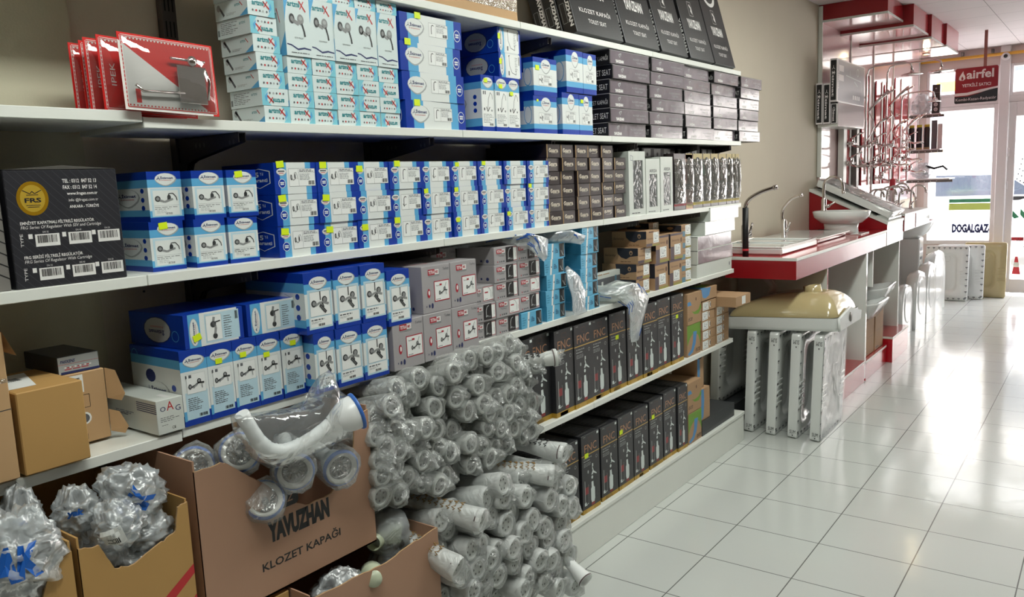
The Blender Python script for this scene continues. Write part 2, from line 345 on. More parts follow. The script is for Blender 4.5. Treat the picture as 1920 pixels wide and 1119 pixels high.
fa.up().poly([(0.02, 0.30), (0.3, 0.30), (0.6, 0.36), (1.0, 0.42), (1.0, 0.37), (0.6, 0.28), (0.3, 0.22), (0.0, 0.22), (0, 0.30)], SWH)
fa.poly([(0.03, 0.0), (0.97, 0.0), (1.0, 0.03), (1.0, 0.36), (0.8, 0.34), (0.55, 0.25), (0.3, 0.19), (0.0, 0.20), (0.0, 0.03)], SD)
fa.up().text('airfel', 0.27, 0.68, 0.90, 0.93, SWH, bold=0.025); fa.text('YETKİLİ SATICI', 0.17, 0.46, 0.84, 0.575, SWH, bold=.02); fa.text('Kombi-Kazan-Radyatör', 0.03, 0.045, 0.97, 0.15, SWH)
fa.poly([(0.12, 0.66), (0.20, 0.65), (0.245, 0.70), (0.235, 0.78), (0.20, 0.84), (0.19, 0.92), (0.14, 0.83), (0.10, 0.76), (0.09, 0.69)], SWH)
fa.up().poly([(0.155, 0.665), (0.185, 0.665), (0.20, 0.71), (0.17, 0.78), (0.145, 0.72)], SR)
obj('sign_board', g, t)
g = MB(); g.box(0.235, 0.262, 0.002, 0.008, H2-0.004, CEIL-2.03, mat('brown_strip', (150, 92, 84), 0.6)); obj('hanger_strap', g, t)
# ceiling lights (behind and above the camera's view)
LP = mat('lamp_tube', (255, 252, 244), 0.4, emit=6.0)
def ceiling_light(x, y, label, power, L=1.2):
    t = thing('ceiling_light', label, 'light', (x, y, CEIL), group='ceiling lights over the aisle')
    g = MB(); g.box(-0.15, 0.15, -L/2, L/2, -0.05, -0.001, PVC, 0.004); obj('lamp_body', g, t)
    for dx in (-0.07, 0.07):
        g = MB(); g.tube([(dx, -L/2+0.03, -0.066), (dx, L/2-0.03, -0.066)], 0.013, LP, 10); obj('tube', g, t)
    area('lamp_light', (0, 0, -0.085), (0.26, L), power, (0.95, 1.0, 0.93), (0, 0, 0), t)
ceiling_light(-0.72, 0.7, 'twin tube ceiling light nearest the shelf wall corner', 22)
ceiling_light(-0.72, 2.7, 'twin tube ceiling light above the middle of the aisle', 24)
ceiling_light(-0.62, 4.6, 'twin tube ceiling light beside the sink counter', 24)
# ================================================================== shelving
SH = [('top shelf', 1.955, [0.2, 1.2, 2.22, 3.16, 4.155]), ('second shelf', 1.600, [0.895, 1.90, 2.80, 4.155]), ('third shelf', 1.281, [0.869, 1.79, 2.72, 4.155]),
      ('fourth shelf', 0.944, [0.91, 1.93, 2.62, 4.05]), ('fifth shelf', 0.577, [1.39, 2.61, 4.035])]
TS = 0.022; TOP = {}
FX = -1.59
pos = ['leftmost', 'second', 'third', 'last']
for nm, z, ys in SH:
    TOP[nm] = z+TS
    for i in range(len(ys)-1):
        g = MB(); g.box(WX+0.028, FX, ys[i]+0.001, ys[i+1]-0.001, z, z+TS, WHITE, 0.0012)
        o = obj('shelf_board', g); tag(o, 'white laminate board of the %s, %s section from the left' % (nm, ['first', 'second', 'third', 'fourth'][i]), 'shelf', 'white boards of the wall shelving')
for nm, z, y1 in (('second shelf', 1.611, 0.893), ('third shelf', 1.281, 0.867), ('fourth shelf', 0.938, 0.908)):
    g = MB(); g.box(WX+0.013, FX+0.002, -0.3, y1, z, z+TS, WHITE, 0.0012); o = obj('shelf_board', g)
    tag(o, 'white laminate board of the %s before the bright wall corner' % nm, 'shelf', 'white boards of the wall shelving')
# uprights and brackets
UY = [1.145, 1.79, 2.43, 3.05, 3.68, 4.08]; ow = ['first', 'second', 'third', 'fourth', 'fifth', 'last']
SLOT = mat('slot_black', (8, 8, 8), 0.8)
for i, y in enumerate(UY):
    g = MB(); g.box(WX+0.001, WX+0.026, y-0.018, y+0.018, 0.2, 2.5, BLACKMET, 0.001); fa = front(g, 0.036, 2.3, y-0.018, 0.2, WX+0.026)
    for k in range(38):
        for u in (0.2, 0.48, 0.76): fa.rect(u-0.05, k/38+0.004, u+0.05, k/38+0.02, SLOT)
    tag(obj('slotted_upright', g), 'dark slotted steel upright on the shelf wall, %s from the left' % ow[i], 'upright', 'slotted uprights')
g = MB(); g.box(WX+0.013, WX+0.026, 0.36, 0.40, 0.2, 2.5, BLACKMET, 0.001); tag(obj('slotted_upright', g), 'dark slotted steel upright left of the bright wall corner', 'upright', 'slotted uprights')
def bracket(y, z, lab, fr=-1.618):
    g = MB(); x0 = WX+0.0265
    for dy in (-0.009, 0.009):
        pts = [(x0, -0.10), (x0+0.012, -0.095), (x0+0.03, -0.062), (x0+0.05, -0.055), (fr, -0.022), (fr, 0), (x0, 0)]
        a = [(px, y+dy-0.001, z+pz) for px, pz in pts]; b = [(px, y+dy+0.001, z+pz) for px, pz in pts]
        g.poly(a, BLACKMET); g.poly(b[::-1], BLACKMET)
        for k in range(len(pts)): k2 = (k+1) % len(pts); g.poly([a[k2], a[k], b[k], b[k2]], BLACKMET)
    g.box(x0+0.01, fr, y-0.010, y+0.010, z-0.0015, z, BLACKMET)
    fa = Face(g, (x0, y-0.0102, z-0.06), (1, 0, 0), (0, 0, 1), fr-x0, 0.06)
    for u in (0.3, 0.37, 0.44, 0.86, 0.92): fa.ell(u, 0.65, 0.014, 0.1, GREY, 8)
    tag(obj('shelf_bracket', g), lab, 'bracket', 'shelf brackets')
for nm, z, ys in SH:
    for i, y in enumerate(UY):
        if nm == 'fifth shelf' and y < 1.5 or nm == 'top shelf' and i < 2: continue
        if nm in('fourth shelf', 'fifth shelf') and i == 5: y = 3.99
        bracket(y, z-0.0005, 'dark steel bracket under the %s, on the %s upright from the left' % (nm, ow[i]))
bracket(0.38, 1.6105, 'dark steel bracket under the second shelf by the bright wall corner', -1.60)
# plinth
g = MB(); g.box(WX+0.03, FX+0.003, 0.1, 4.18, 0.0, 0.147, WHITE, 0.002); g.box(WX+0.03, FX+0.007, 0.1, 4.182, 0.147, 0.165, WHITE, 0.002)
tag(obj('shelf_plinth', g), 'long low white plinth on the floor under the shelving', 'plinth'); TOP['plinth'] = 0.165
# ================================================================== boxed stock
BLUE = mat('carton_blue', (12, 56, 158), 0.32, var=0.05, bump=0.05); LBLUE = mat('carton_light_blue', (92, 168, 214), 0.34); CWHITE = mat('carton_white', (222, 226, 224), 0.36, var=0.02)
PALE = mat('carton_pale_blue', (186, 214, 226), 0.36); INKR = mat('ink_red', (190, 44, 48), 0.5); SGREY = mat('print_silver', (168, 172, 172), 0.4)
LIME = mat('lime_sticker', (214, 236, 20), 0.5); LABELM = mat('label_paper', (232, 234, 232), 0.5)
def logo(fa, u, v, ru, rv, rot=0, text=True):
    """white guitar-pick badge with the faucet mark and wordmark"""
    L0 = fa.L
    if rot == 0:
        fa.up().ell(u+ru*0.05, v-rv*0.08, ru*1.08, rv*1.08, SGREY, 16, 0.35); fa.up().ell(u, v, ru, rv, CWHITE, 16, 0.35)
        if text:
            fa.up().text('İtimat', u-ru*0.48, v-rv*0.02, u+ru*0.80, v+rv*0.45, NAVY, bold=0.03)
            fa.stroke([(u-ru*0.66, v+rv*0.42), (u-ru*0.66, v+rv*0.12), (u-ru*0.84, v-rv*0.08)], 0.0016, NAVY); fa.stroke([(u-ru*0.66, v+rv*0.12), (u-ru*0.50, v-rv*0.08)], 0.0016, NAVY)
            fa.text('ile emniyettesiniz', u-ru*0.6, v-rv*0.38, u+ru*0.62, v-rv*0.14, INKR, shear=0.3)
    elif rot == 1:   # reads upwards
        fa.up().ell(u, v, ru*1.1, rv*1.05, SGREY, 16); fa.up().ell(u, v, ru, rv, CWHITE, 16)
        fa.up().text('İtimat', u-ru*0.40, v-rv*0.45, u+ru*0.10, v+rv*0.80, NAVY, rot=1, bold=0.03); fa.stroke([(u-ru*0.3, v-rv*0.72), (u, v-rv*0.72)], 0.0016, NAVY); fa.stroke([(u, v-rv*0.6), (u-ru*0.15, v-rv*0.72), (u, v-rv*0.84)], 0.0016, NAVY)
        fa.text('ile emniyettesiniz', u+ru*0.25, v-rv*0.6, u+ru*0.5, v+rv*0.6, INKR, rot=1)
    else:            # upside down, dulled
        fa.up().ell(u, v, ru*1.06, rv*1.06, NAVY, 16); fa.up().ell(u, v, ru, rv, SGREY, 16)
        fa.up().text('İtimat', u-ru*0.65, v-rv*0.42, u+ru*0.55, v+rv*0.02, NAVY, rot=2, bold=0.03); fa.text('ile emniyettesiniz', u-ru*0.5, v+rv*0.18, u+ru*0.5, v+rv*0.36, INKR, rot=2)
    fa.L = L0
def badge(fa, u, v, ru, rv, rot=0):
    L0 = fa.L; fa.up().ell(u, v, ru, rv, CWHITE, 12); fa.up().ell(u, v, ru*0.86, rv*0.88, BLUE, 12)
    fa.up().rect(u-ru*0.55, v+rv*0.05, u+ru*0.55, v+rv*0.32, CWHITE); fa.rect(u-ru*0.5, v-rv*0.32, u+ru*0.5, v-rv*0.06, CWHITE); fa.L = L0
def shield(fa, u, v, ru, rv):
    L0 = fa.L; fa.up().poly([(u-ru, v+rv*0.7), (u, v+rv), (u+ru, v+rv*0.7), (u+ru, v-rv*0.5), (u, v-rv), (u-ru, v-rv*0.5)], CWHITE)
    fa.up().poly([(u-ru*.92, v+rv*0.63), (u, v+rv*.93), (u+ru*.92, v+rv*0.63), (u+ru*.92, v-rv*0.46), (u, v-rv*.93), (u-ru*.92, v-rv*0.46)], BLUE)
    fa.up().text('5', u-ru*0.35, v+rv*0.12, u+ru*0.0, v+rv*0.62, CWHITE, bold=0.03); fa.text('Yıl', u+ru*0.1, v+rv*0.3, u+ru*0.4, v+rv*0.6, CWHITE); fa.text('Garanti', u-ru*0.75, v-rv*0.35, u+ru*0.75, v+rv*0.02, CWHITE, bold=0.02); fa.L = L0
DRK = mat('faucet_print_dark', (58, 60, 62), 0.4); MID = mat('faucet_print_mid', (140, 142, 142), 0.4)
def draw_mixer(fa, u0, v0, u1, v1, kind=0):
    """little faucet picture; kinds: wall mixer, sink mixer with spout, shower mixer, tall spout"""
    X = lambda a: u0+(u1-u0)*a
    Y = lambda a: v0+(v1-v0)*a
    wd = fa.w*(u1-u0); L0 = fa.L; fa.up()
    if kind == 0:      # rosette + body + arched spout
        fa.ell(X(.14), Y(.46), (u1-u0)*.12, (v1-v0)*.22, DRK, 12); fa.up().ell(X(.14), Y(.46), (u1-u0)*.07, (v1-v0)*.13, MID, 10)
        fa.stroke([(X(.22), Y(.36)), (X(.42), Y(.22)), (X(.62), Y(.34)), (X(.78), Y(.42))], wd*.08, MID); fa.stroke([(X(.55), Y(.38)), (X(.62), Y(.82)), (X(.8), Y(.84)), (X(.93), Y(.55)), (X(.95), Y(.3))], wd*.035, DRK)
        fa.ell(X(.62), Y(.55), (u1-u0)*.08, (v1-v0)*.2, DRK, 10)
    elif kind == 1:
        fa.ell(X(.12), Y(.38), (u1-u0)*.10, (v1-v0)*.18, DRK, 12); fa.up().ell(X(.12), Y(.38), (u1-u0)*.06, (v1-v0)*.1, MID, 10)
        fa.stroke([(X(.2), Y(.33)), (X(.45), Y(.42)), (X(.62), Y(.55)), (X(.95), Y(.5))], wd*.09, DRK); fa.ell(X(.66), Y(.66), (u1-u0)*.12, (v1-v0)*.17, DRK, 12)
        fa.up().ell(X(.66), Y(.68), (u1-u0)*.07, (v1-v0)*.1, MID, 10); fa.stroke([(X(.3), Y(.25)), (X(.4), Y(.38)), (X(.55), Y(.45))], wd*.07, MID); fa.stroke([(X(.80), Y(.45)), (X(.82), Y(.15))], wd*.05, MID)
    elif kind == 2:
        fa.stroke([(X(.52), Y(1)), (X(.52), Y(.62))], wd*.05, DRK); fa.ell(X(.16), Y(.5), (u1-u0)*.14, (v1-v0)*.15, DRK, 12); fa.ell(X(.74), Y(.62), (u1-u0)*.14, (v1-v0)*.15, DRK, 12)
        fa.up().ell(X(.17), Y(.5), (u1-u0)*.09, (v1-v0)*.09, MID, 10); fa.ell(X(.75), Y(.62), (u1-u0)*.09, (v1-v0)*.1, MID, 10)
        fa.stroke([(X(.25), Y(.42)), (X(.5), Y(.52)), (X(.72), Y(.5)), (X(.95), Y(.42))], wd*.09, MID); fa.stroke([(X(.48), Y(.42)), (X(.78), Y(.06))], wd*.13, DRK); fa.stroke([(X(.52), Y(.36)), (X(.74), Y(.10))], wd*.05, MID); fa.stroke([(X(.6), Y(.5)), (X(.68), Y(.3))], wd*.06, DRK)
    else:
        fa.stroke([(X(.30), Y(.05)), (X(.30), Y(.6)), (X(.36), Y(.84)), (X(.55), Y(.95)), (X(.75), Y(.88))], wd*.09, DRK); fa.stroke([(X(.26), Y(.08)), (X(.38), Y(.08))], wd*.12, DRK)
        if kind == 4: fa.stroke([(X(.1), Y(.3)), (X(.3), Y(.1)), (X(.7), Y(.25))], wd*.08, MID)
    fa.L = L0
def label_block(fa, u0, v0, u1, v1, kind, frame=True):
    L0 = fa.L; fa.up().rect(u0, v0, u1, v1, LABELM); fa.up().frame(u0, v0, u1, v1, 0.0006, INKG)
    du, dv = u1-u0, v1-v0
    fa.stroke([(u0+du*.36, v0), (u0+du*.36, v1)], 0.0005, INKG); fa.stroke([(u0+du*.36, v0+dv*.78), (u1, v0+dv*.78)], 0.0004, INKG)
    draw_mixer(fa, u0+du*.04, v0+dv*.18, u0+du*.33, v0+dv*.9, kind)
    fa.lines(u0+du*.40, v0+dv*.82, u0+du*.95, v0+dv*.98, 2, INKG, 2, .5); fa.lines(u0+du*.40, v0+dv*.36, u0+du*.85, v0+dv*.74, 5, INKG, 5, .35); fa.bars(u0+du*.72, v0+dv*.07, u0+du*.96, v0+dv*.30, INK, 8)
    fa.L = L0
def carton(name, w, h, d, m, fn_front=None, fn_side=None, fn_top=None, c=0.0012, fm=None):
    mb = MB(); mb.box(-d, 0, 0, w, 0, h, m, c, fm)
    if fn_front: fn_front(front(mb, w, h))
    if fn_side: fn_side(side(mb, d, h))
    if fn_top: fn_top(topf(mb, d, w, h))
    return mb.build(name)
def bands_h(fa, spec):
    for v0, v1, m in spec: fa.rect(0, v0, 1, v1, m)
def bands_v(fa, spec):
    for u0, u1, m in spec: fa.rect(u0, 0, u1, 1, m)
STK = MB(); STK.box(0, 0.0006, 0, 0.022, 0, 0.016, LIME); STK = STK.build('price_sticker')
def sticker(o, y, z, s=1.0, rot=0.0, x=0.0012):
    st_ = obj('price_sticker', STK, o, (x, y, z), (rot, 0, 0), (1, s, s)); return st_
def put(mesh, name, label, cat, group, x, y, z, rz=0.0, sy=1.0, sz=1.0, jit=0.006):
    o = obj(name, mesh, None, (x-random.uniform(0, jit), y+0.0008, z), (0, 0, rz), (1, sy, sz)); return tag(o, label, cat, group)
ORD = ['first', 'second', 'third', 'fourth', 'fifth', 'sixth', 'seventh', 'eighth', 'ninth', 'tenth', 'eleventh', 'twelfth']
def lvl(i, n): return {0: 'bottom'}.get(i, 'top' if i == n-1 else ('middle' if n == 3 else ORD[i]+' from bottom'))
# ---- blue / white faucet boxes -------------------------------------------------
def f_small(fa):
    bands_h(fa, [(0, .085, BLUE), (.085, .22, LBLUE), (.22, .68, CWHITE), (.68, .84, LBLUE), (.84, 1, BLUE)])
    fa.up().rect(.07, .10, .94, .66, PALE); fa.up().rect(.13, .12, .88, .62, CWHITE); draw_mixer(fa, .16, .33, .86, .60, 0)
    fa.lines(.15, .24, .85, .31, 2, INKG, 4); fa.lines(.2, .17, .6, .24, 3, INKG, 6, .3); fa.bars(.45, .135, .66, .175, INK, 9); fa.rect(.14, .315, .88, .32, INKG)
    fa.L = 0; logo(fa, .53, .85, .30, .115)
def s_small(fa):
    bands_h(fa, [(0, .11, BLUE), (.11, .24, LBLUE), (.24, .68, CWHITE), (.68, .84, LBLUE), (.84, 1, BLUE)])
    logo(fa, .58, .5, .23, .17)
    for k in (.62, .44, .28): fa.up().ell(.89, k, .035, .05, BLUE, 10)
SMALL = carton('faucet_carton', .0775, .1055, .20, BLUE, f_small, s_small)
for c, y in enumerate((.905, .998, 1.083)):
    for r in range(2):
        o = put(SMALL, 'faucet_carton', 'small blue white faucet carton, %s of the %s pair beside the black regulator carton' % (('lower', 'upper')[r], ORD[c]), 'box', 'small faucet cartons on the third shelf', -1.60-(.012 if c else .03), y+(.006*r), TOP['third shelf']+.1055*r, random.uniform(-.02, .02))
        if (c, r) in ((0, 0), (2, 1)): sticker(o, .022, .088, .9, .1)
def f_wide(kind):
    def fn(fa):
        bands_v(fa, [(0, .13, BLUE), (.13, .29, LBLUE), (.29, .74, CWHITE), (.74, .87, LBLUE), (.87, 1, BLUE)])
        L = fa.L; fa.up().ell(.17, .70, .12, .11, SGREY, 14, .35); fa.up().ell(.17, .71, .11, .10, CWHITE, 14, .35); fa.up().rect(.09, .70, .24, .745, INKG); fa.rect(.11, .65, .22, .67, INKR); fa.L = L
        badge(fa, .17, .34, .085, .15); label_block(fa, .34, .24, .97, .80, kind)
    return fn
def s_wide(fa): fa.rect(0, 0, 1, 1, BLUE); shield(fa, .72, .52, .21, .32)
WIDE = {k: carton('faucet_carton', .1262, .0755, .205, BLUE, f_wide(k), s_wide) for k in (0, 3, 4)}
wy = [1.213, 1.340, 1.466, 1.593, 1.720, 1.852, 1.984, 2.113, 2.242]
stk = {(0, 0): (.008, .055), (0, 1): (.008, .057), (0, 2): (.008, .062), (1, 0): (.02, .05), (1, 1): (.012, .055), (1, 2): (.01, .06), (2, 0): (.014, .047), (2, 2): (.008, .05), (3, 0): (.01, .058), (4, 1): (.008, .06), (5, 0): (.01, .045), (5, 1): (.012, .06), (5, 2): (.022, .06), (7, 0): (.006, .05), (3, 2): (.02, .062), (6, 2): (.02, .063), (8, 1): (.005, .062)}
for c, y in enumerate(wy):
    for r in range(3):
        k = 0 if c < 3 else (3 if (c+r) % 2 else 4)
        o = put(WIDE[k], 'faucet_carton', 'wide blue white faucet carton, %s of the %s stack from the left, third shelf' % (lvl(r, 3), ORD[c]), 'box', 'wide faucet cartons on the third shelf', -1.602, y, TOP['third shelf']+.0757*r, random.uniform(-.012, .012))
        if (c, r) in stk: a, b = stk[(c, r)]; sticker(o, a, b, 1.0 if c < 4 else .8, random.uniform(-.1, .1))
# ---- second shelf: long cartons ------------------------------------------------
def f_s2(fa):
    bands_v(fa, [(0, .12, BLUE), (.12, .28, LBLUE), (.28, .74, CWHITE), (.74, .87, LBLUE), (.87, 1, BLUE)])
    logo(fa, .22, .56, .14, .28); label_block(fa, .45, .30, .76, .78, 3); badge(fa, .92, .48, .058, .22)
def s_s2(fa): fa.rect(0, 0, 1, 1, BLUE); fa.up().ring(.75, .5, .12, .3, CWHITE, .12, 12)
LONG = carton('faucet_carton', .262, .0790, .12, BLUE, f_s2, s_s2)
for r, (y, st) in enumerate(((1.674, (.035, .064)), (1.668, None), (1.664, (.02, .070)), (1.672, (.06, .067)))):
    o = put(LONG, 'faucet_carton', 'long blue white faucet carton, %s of the four beside the shower boxes' % lvl(r, 4), 'box', 'long faucet cartons on the second shelf', -1.604, y, TOP['second shelf']+.0793*r, random.uniform(-.02, .02))
    if st: sticker(o, *st, 1.1)
def f_lay(fa):
    bands_v(fa, [(0, .10, BLUE), (.10, .28, LBLUE), (.28, .90, CWHITE), (.90, 1, BLUE)])
    logo(fa, .13, .5, .09, .42, 1); L = fa.L; fa.up().rect(.36, .04, .93, .96, LABELM); fa.up().stroke([(.44, .9), (.46, .5), (.56, .22), (.74, .15), (.74, .35)], .0018, DRK); fa.stroke([(.42, .88), (.47, .92)], .003, DRK)
    fa.rect(.40, .10, .45, .28, INKG); fa.bars(.86, .55, .91, .9, INK, 5); fa.lines(.70, .3, .82, .9, 9, INKG, 4, .3); fa.L = L
def s_lay(fa): fa.rect(0, 0, 1, 1, BLUE); logo(fa, .52, .5, .24, .38, 2); fa.up().ring(.84, .36, .065, .17, LBLUE, .12, 12)
LAY = carton('faucet_carton', .122, .0775, .19, BLUE, f_lay, s_lay)
for r in range(2):
    o = put(LAY, 'faucet_carton', 'dark blue faucet carton lying on its side, %s of two over the three tall cartons' % ('lower', 'upper')[r], 'box', 'lying faucet cartons on the second shelf', -1.606, 2.122-.003*r, TOP['second shelf']+.1755+.0778*r); sticker(o, .012, .040, .8, 1.5)
def f_tall3(fa):
    bands_h(fa, [(0, .10, BLUE), (.10, .74, CWHITE), (.74, .88, LBLUE), (.88, 1, BLUE)])
    fa.up().rect(.04, .09, .92, .73, LABELM); fa.up().stroke([(.45, .40), (.52, .58), (.68, .70), (.80, .66), (.84, .58)], .0016, DRK); fa.stroke([(.35, .44), (.45, .36), (.62, .44)], .003, DRK); fa.rect(.12, .66, .2, .72, INKG); fa.rect(.26, .66, .34, .72, INKG); fa.ell(.2, .40, .05, .03, DRK, 8); fa.ell(.76, .38, .06, .02, MID, 8)
    fa.lines(.1, .16, .9, .33, 7, INKG, 8, .3); fa.bars(.56, .11, .84, .15, INK, 8); fa.L = 0; logo(fa, .5, .88, .38, .085)
def s_tall3(fa): bands_h(fa, [(0, .10, BLUE), (.10, .24, LBLUE), (.24, .76, CWHITE), (.76, .88, LBLUE), (.88, 1, BLUE)]); logo(fa, .3, .52, .25, .14); [fa.up().ell(.82, k, .05, .04, BLUE, 10) for k in (.62, .50, .38)]
TALL3 = carton('faucet_carton', .0655, .1745, .145, BLUE, f_tall3, s_tall3)
for c in range(3):
    o = put(TALL3, 'faucet_carton', 'tall narrow faucet carton, %s of three standing under the dark blue lying pair' % ['left', 'middle', 'right'][c], 'box', 'tall faucet cartons on the second shelf', -1.605, 2.022+.0665*c, TOP['second shelf'])
    sticker(o, (.014, .02, .012)[c], (.152, .138, .118)[c], .8)
def f_shw(fa):
    bands_h(fa, [(0, .13, BLUE), (.13, .26, LBLUE), (.26, .72, CWHITE), (.72, .87, LBLUE), (.87, 1, BLUE)])
    logo(fa, .52, .80, .20, .17); label_block(fa, .22, .28, .78, .55, 2)
def s_shw(fa): bands_h(fa, [(0, .13, BLUE), (.13, .26, LBLUE), (.26, .72, CWHITE), (.72, .87, LBLUE), (.87, 1, BLUE)]); fa.up().ring(.8, .5, .14, .25, LBLUE, .12, 14); fa.rect(.5, .62, .66, 1, BLUE)
SHW = carton('mixer_carton', .143, .1275, .12, BLUE, f_shw, s_shw)
SHW2 = carton('mixer_carton', .113, .150, .15, BLUE, f_shw, s_shw); SHW3 = carton('mixer_carton', .094, .148, .15, BLUE, f_shw, s_shw)
for r in range(2):
    o = put(SHW, 'mixer_carton', 'square blue white mixer carton, %s of the pair right of the three tall cartons' % ('lower', 'upper')[r], 'box', 'square mixer cartons on the second shelf', -1.605, 2.300+.004*r, TOP['second shelf']+.1278*r); sticker(o, (.018, .012)[r], (.108, .085)[r], (.5, 1)[r])
    put(SHW2, 'mixer_carton', 'square mixer carton in shiny film, %s one next to the last pair' % ('lower', 'upper')[r], 'box', 'square mixer cartons on the second shelf', -1.607, 2.486+.028*r, TOP['second shelf']+.1515*r)
    o = put(SHW3, 'mixer_carton', 'square mixer carton against the black toilet seat boxes, %s one' % ('lower', 'upper')[r], 'box', 'square mixer cartons on the second shelf', -1.607, 2.602+.028*r, TOP['second shelf']+.1515*r)
    if not r: sticker(o, .01, .118, .8)
# ---- artmix ------------------------------------------------------------------------
TEAL = mat('ink_teal', (22, 128, 136), 0.4); AQUA = mat('carton_aqua', (128, 198, 214), 0.3); AWHITE = mat('carton_cool_white', (214, 226, 226), 0.28)
def f_art(flip):
    def fn(fa):
        fa.rect(0, 0, 1, 1, AWHITE); fa.up(); q = 2 if flip else 0
        S = (lambda p: (1-p[0], 1-p[1])) if flip else (lambda p: p)
        fa.poly([S(p) for p in ((.72, 0), (.86, .35), (.80, .7), (.66, 1), (1, 1), (1, 0))], AQUA); fa.up().poly([S(p) for p in ((.78, .2), (.9, .5), (.86, .8), (.8, .6))], LBLUE)
        fa.up()
        def T(t, u0, v0, u1, v1, m, **k):
            (a, b), (c, d) = S((u0, v0)), S((u1, v1)); fa.text(t, min(a, c), min(b, d), max(a, c), max(b, d), m, rot=q, **k)
        T('artmi', .16, .58, .60, .86, TEAL, bold=.03); fa.stroke([S((.58, .84)), S((.80, .44))], .0032, INKR); fa.stroke([S((.60, .52)), S((.74, .86))], .0022, INKR)
        for i, (m, x) in enumerate(((INKG, .14), (INKR, .27), (INKG, .40), (SGREY, .52), (INKG, .66))): a, b = S((x+.04, .28)); fa.ell(a, b, .035, .07, m, 6)
    return fn
def s_art(fa): fa.rect(0, 0, 1, 1, AWHITE); fa.up().stroke([(.1, .85), (.18, .6), (.28, .2)], .006, INKG); fa.ell(.12, .7, .06, .2, SGREY, 10); fa.poly([(.75, 0), (1, .4), (1, 0)], LBLUE); fa.up().text('artmi', .62, .6, .78, .78, TEAL); fa.stroke([(.78, .8), (.86, .55)], .002, INKR); fa.lines(.35, .2, .7, .35, 2, SGREY, 3)
def s_art2(fa): fa.rect(0, 0, 1, 1, AWHITE); fa.up().lines(.12, .2, .65, .9, 7, INKG, 3, .3); fa.bars(.02, .15, .08, .5, INK, 6); fa.text('artmi', .68, .6, .86, .78, TEAL)
ART = [carton('tap_carton', .0735, .0395, .125, AWHITE, f_art(k), (s_art, s_art2)[k], c=.001) for k in (0, 1)]
def f_artT(fa):
    fa.rect(0, 0, 1, 1, AWHITE); fa.up().poly([(0, 1), (.22, 1), (.08, .8), (0, .55)], LBLUE); fa.poly([(.03, .2), (.2, .19), (.45, .13), (.7, .16), (.97, .14), (.97, .12), (.7, .13), (.45, .10), (.2, .165), (.03, .18)], NAVY)
    fa.up().text('artmi', .14, .82, .62, .91, TEAL, bold=.03); fa.stroke([(.60, .93), (.84, .76)], .0035, INKR); fa.stroke([(.62, .79), (.78, .93)], .0022, INKR)
    fa.ell(.28, .62, .11, .085, DRK, 14); fa.stroke([(.3, .6), (.55, .54)], .009, MID); fa.ell(.62, .62, .13, .09, MID, 14); fa.stroke([(.66, .56), (.74, .42), (.76, .34)], .005, DRK); fa.up().ell(.28, .62, .06, .045, MID, 12); fa.ell(.62, .64, .07, .035, SGREY, 12)
    fa.text('UZUN MUSLUK', .34, .295, .68, .32, INK); fa.lines(.18, .05, .9, .08, 1, INKG, 2)
ARTT = carton('tap_carton', .0755, .1395, .125, AWHITE, f_artT, s_art, c=.001)
flipm = {(0, 1): 1, (0, 5): 1, (4, 2): 1, (4, 1): 1, (5, 0): 1, (5, 2): 1}
ay = [1.203, 1.280, 1.3555, 1.431, 1.505, 1.582]
for c, y in enumerate(ay):
    n = 8 if c == 0 else 4
    for r in range(n):
        put(ART[flipm.get((c, r), 0)], 'tap_carton', 'small white aqua tap carton, %s in the %s column of the tap wall' % (lvl(r, n), ORD[c]), 'box', 'small tap cartons on the second shelf', -1.608+(.004 if c == 0 else 0), y-(.004*r if c == 0 else 0)+random.uniform(-.001, .001), TOP['second shelf']+.0402*r, random.uniform(-.015, .015), jit=.003)
    if c:
        put(ARTT, 'tap_carton', 'tall white tap carton with lever tap picture, %s of five in the tap wall' % ORD[c-1], 'box', 'tall tap cartons on the second shelf', -1.603, y, TOP['second shelf']+.0402*4, random.uniform(-.01, .01), jit=.004)
        put(ART[0], 'tap_carton', 'small tap carton lying on the %s tall tap carton below the top shelf' % ORD[c-1], 'box', 'small tap cartons on the second shelf', -1.606, y+.006, TOP['second shelf']+.0402*4+.1402, sz=.78)
# ---- fourth shelf blue cartons ------------------------------------------------------
def f_t4(fa):
    bands_h(fa, [(0, .16, BLUE), (.16, .72, CWHITE), (.72, .86, LBLUE), (.86, 1, BLUE)])
    fa.up().rect(.10, .08, .93, .44, PALE); fa.rect(0, .07, .10, .20, LBLUE); fa.up().rect(.18, .42, .88, .68, LABELM); fa.up().frame(.18, .42, .88, .68, .0004, SGREY); draw_mixer(fa, .22, .44, .86, .64, 1); fa.rect(.15, .63, .2, .67, INKG); fa.rect(.27, .63, .37, .67, INKG); fa.lines(.18, .20, .8, .38, 7, INKG, 9, .35); fa.bars(.55, .10, .86, .14, INK, 9)
    fa.L = 0; logo(fa, .5, .85, .38, .075)
def s_t4(fa): bands_h(fa, [(0, .14, BLUE), (.14, .76, CWHITE), (.76, .88, LBLUE), (.88, 1, BLUE)]); logo(fa, .5, .42, .24, .14); [fa.up().ell(.85, k, .045, .045, BLUE, 10) for k in (.5, .32)]; fa.up().ring(.1, .86, .07, .1, LBLUE, .12, 12); fa.ell(.40, .62, .1, .09, NAVY, 12)
T4 = carton('mixer_carton', .0640, .166, .20, BLUE, f_t4, s_t4)
for c, y in enumerate((.916, .981, 1.046, 1.111, 1.178)):
    o = put(T4, 'mixer_carton', 'tall bath mixer carton, %s in the row of five on the fourth shelf' % ORD[c], 'box', 'tall mixer cartons on the fourth shelf', -1.585, y, TOP['fourth shelf'], jit=.002)
    if c: sticker(o, (.0, .02, .018, .016, .026)[c], (.0, .122, .124, .112, .126)[c], .75)
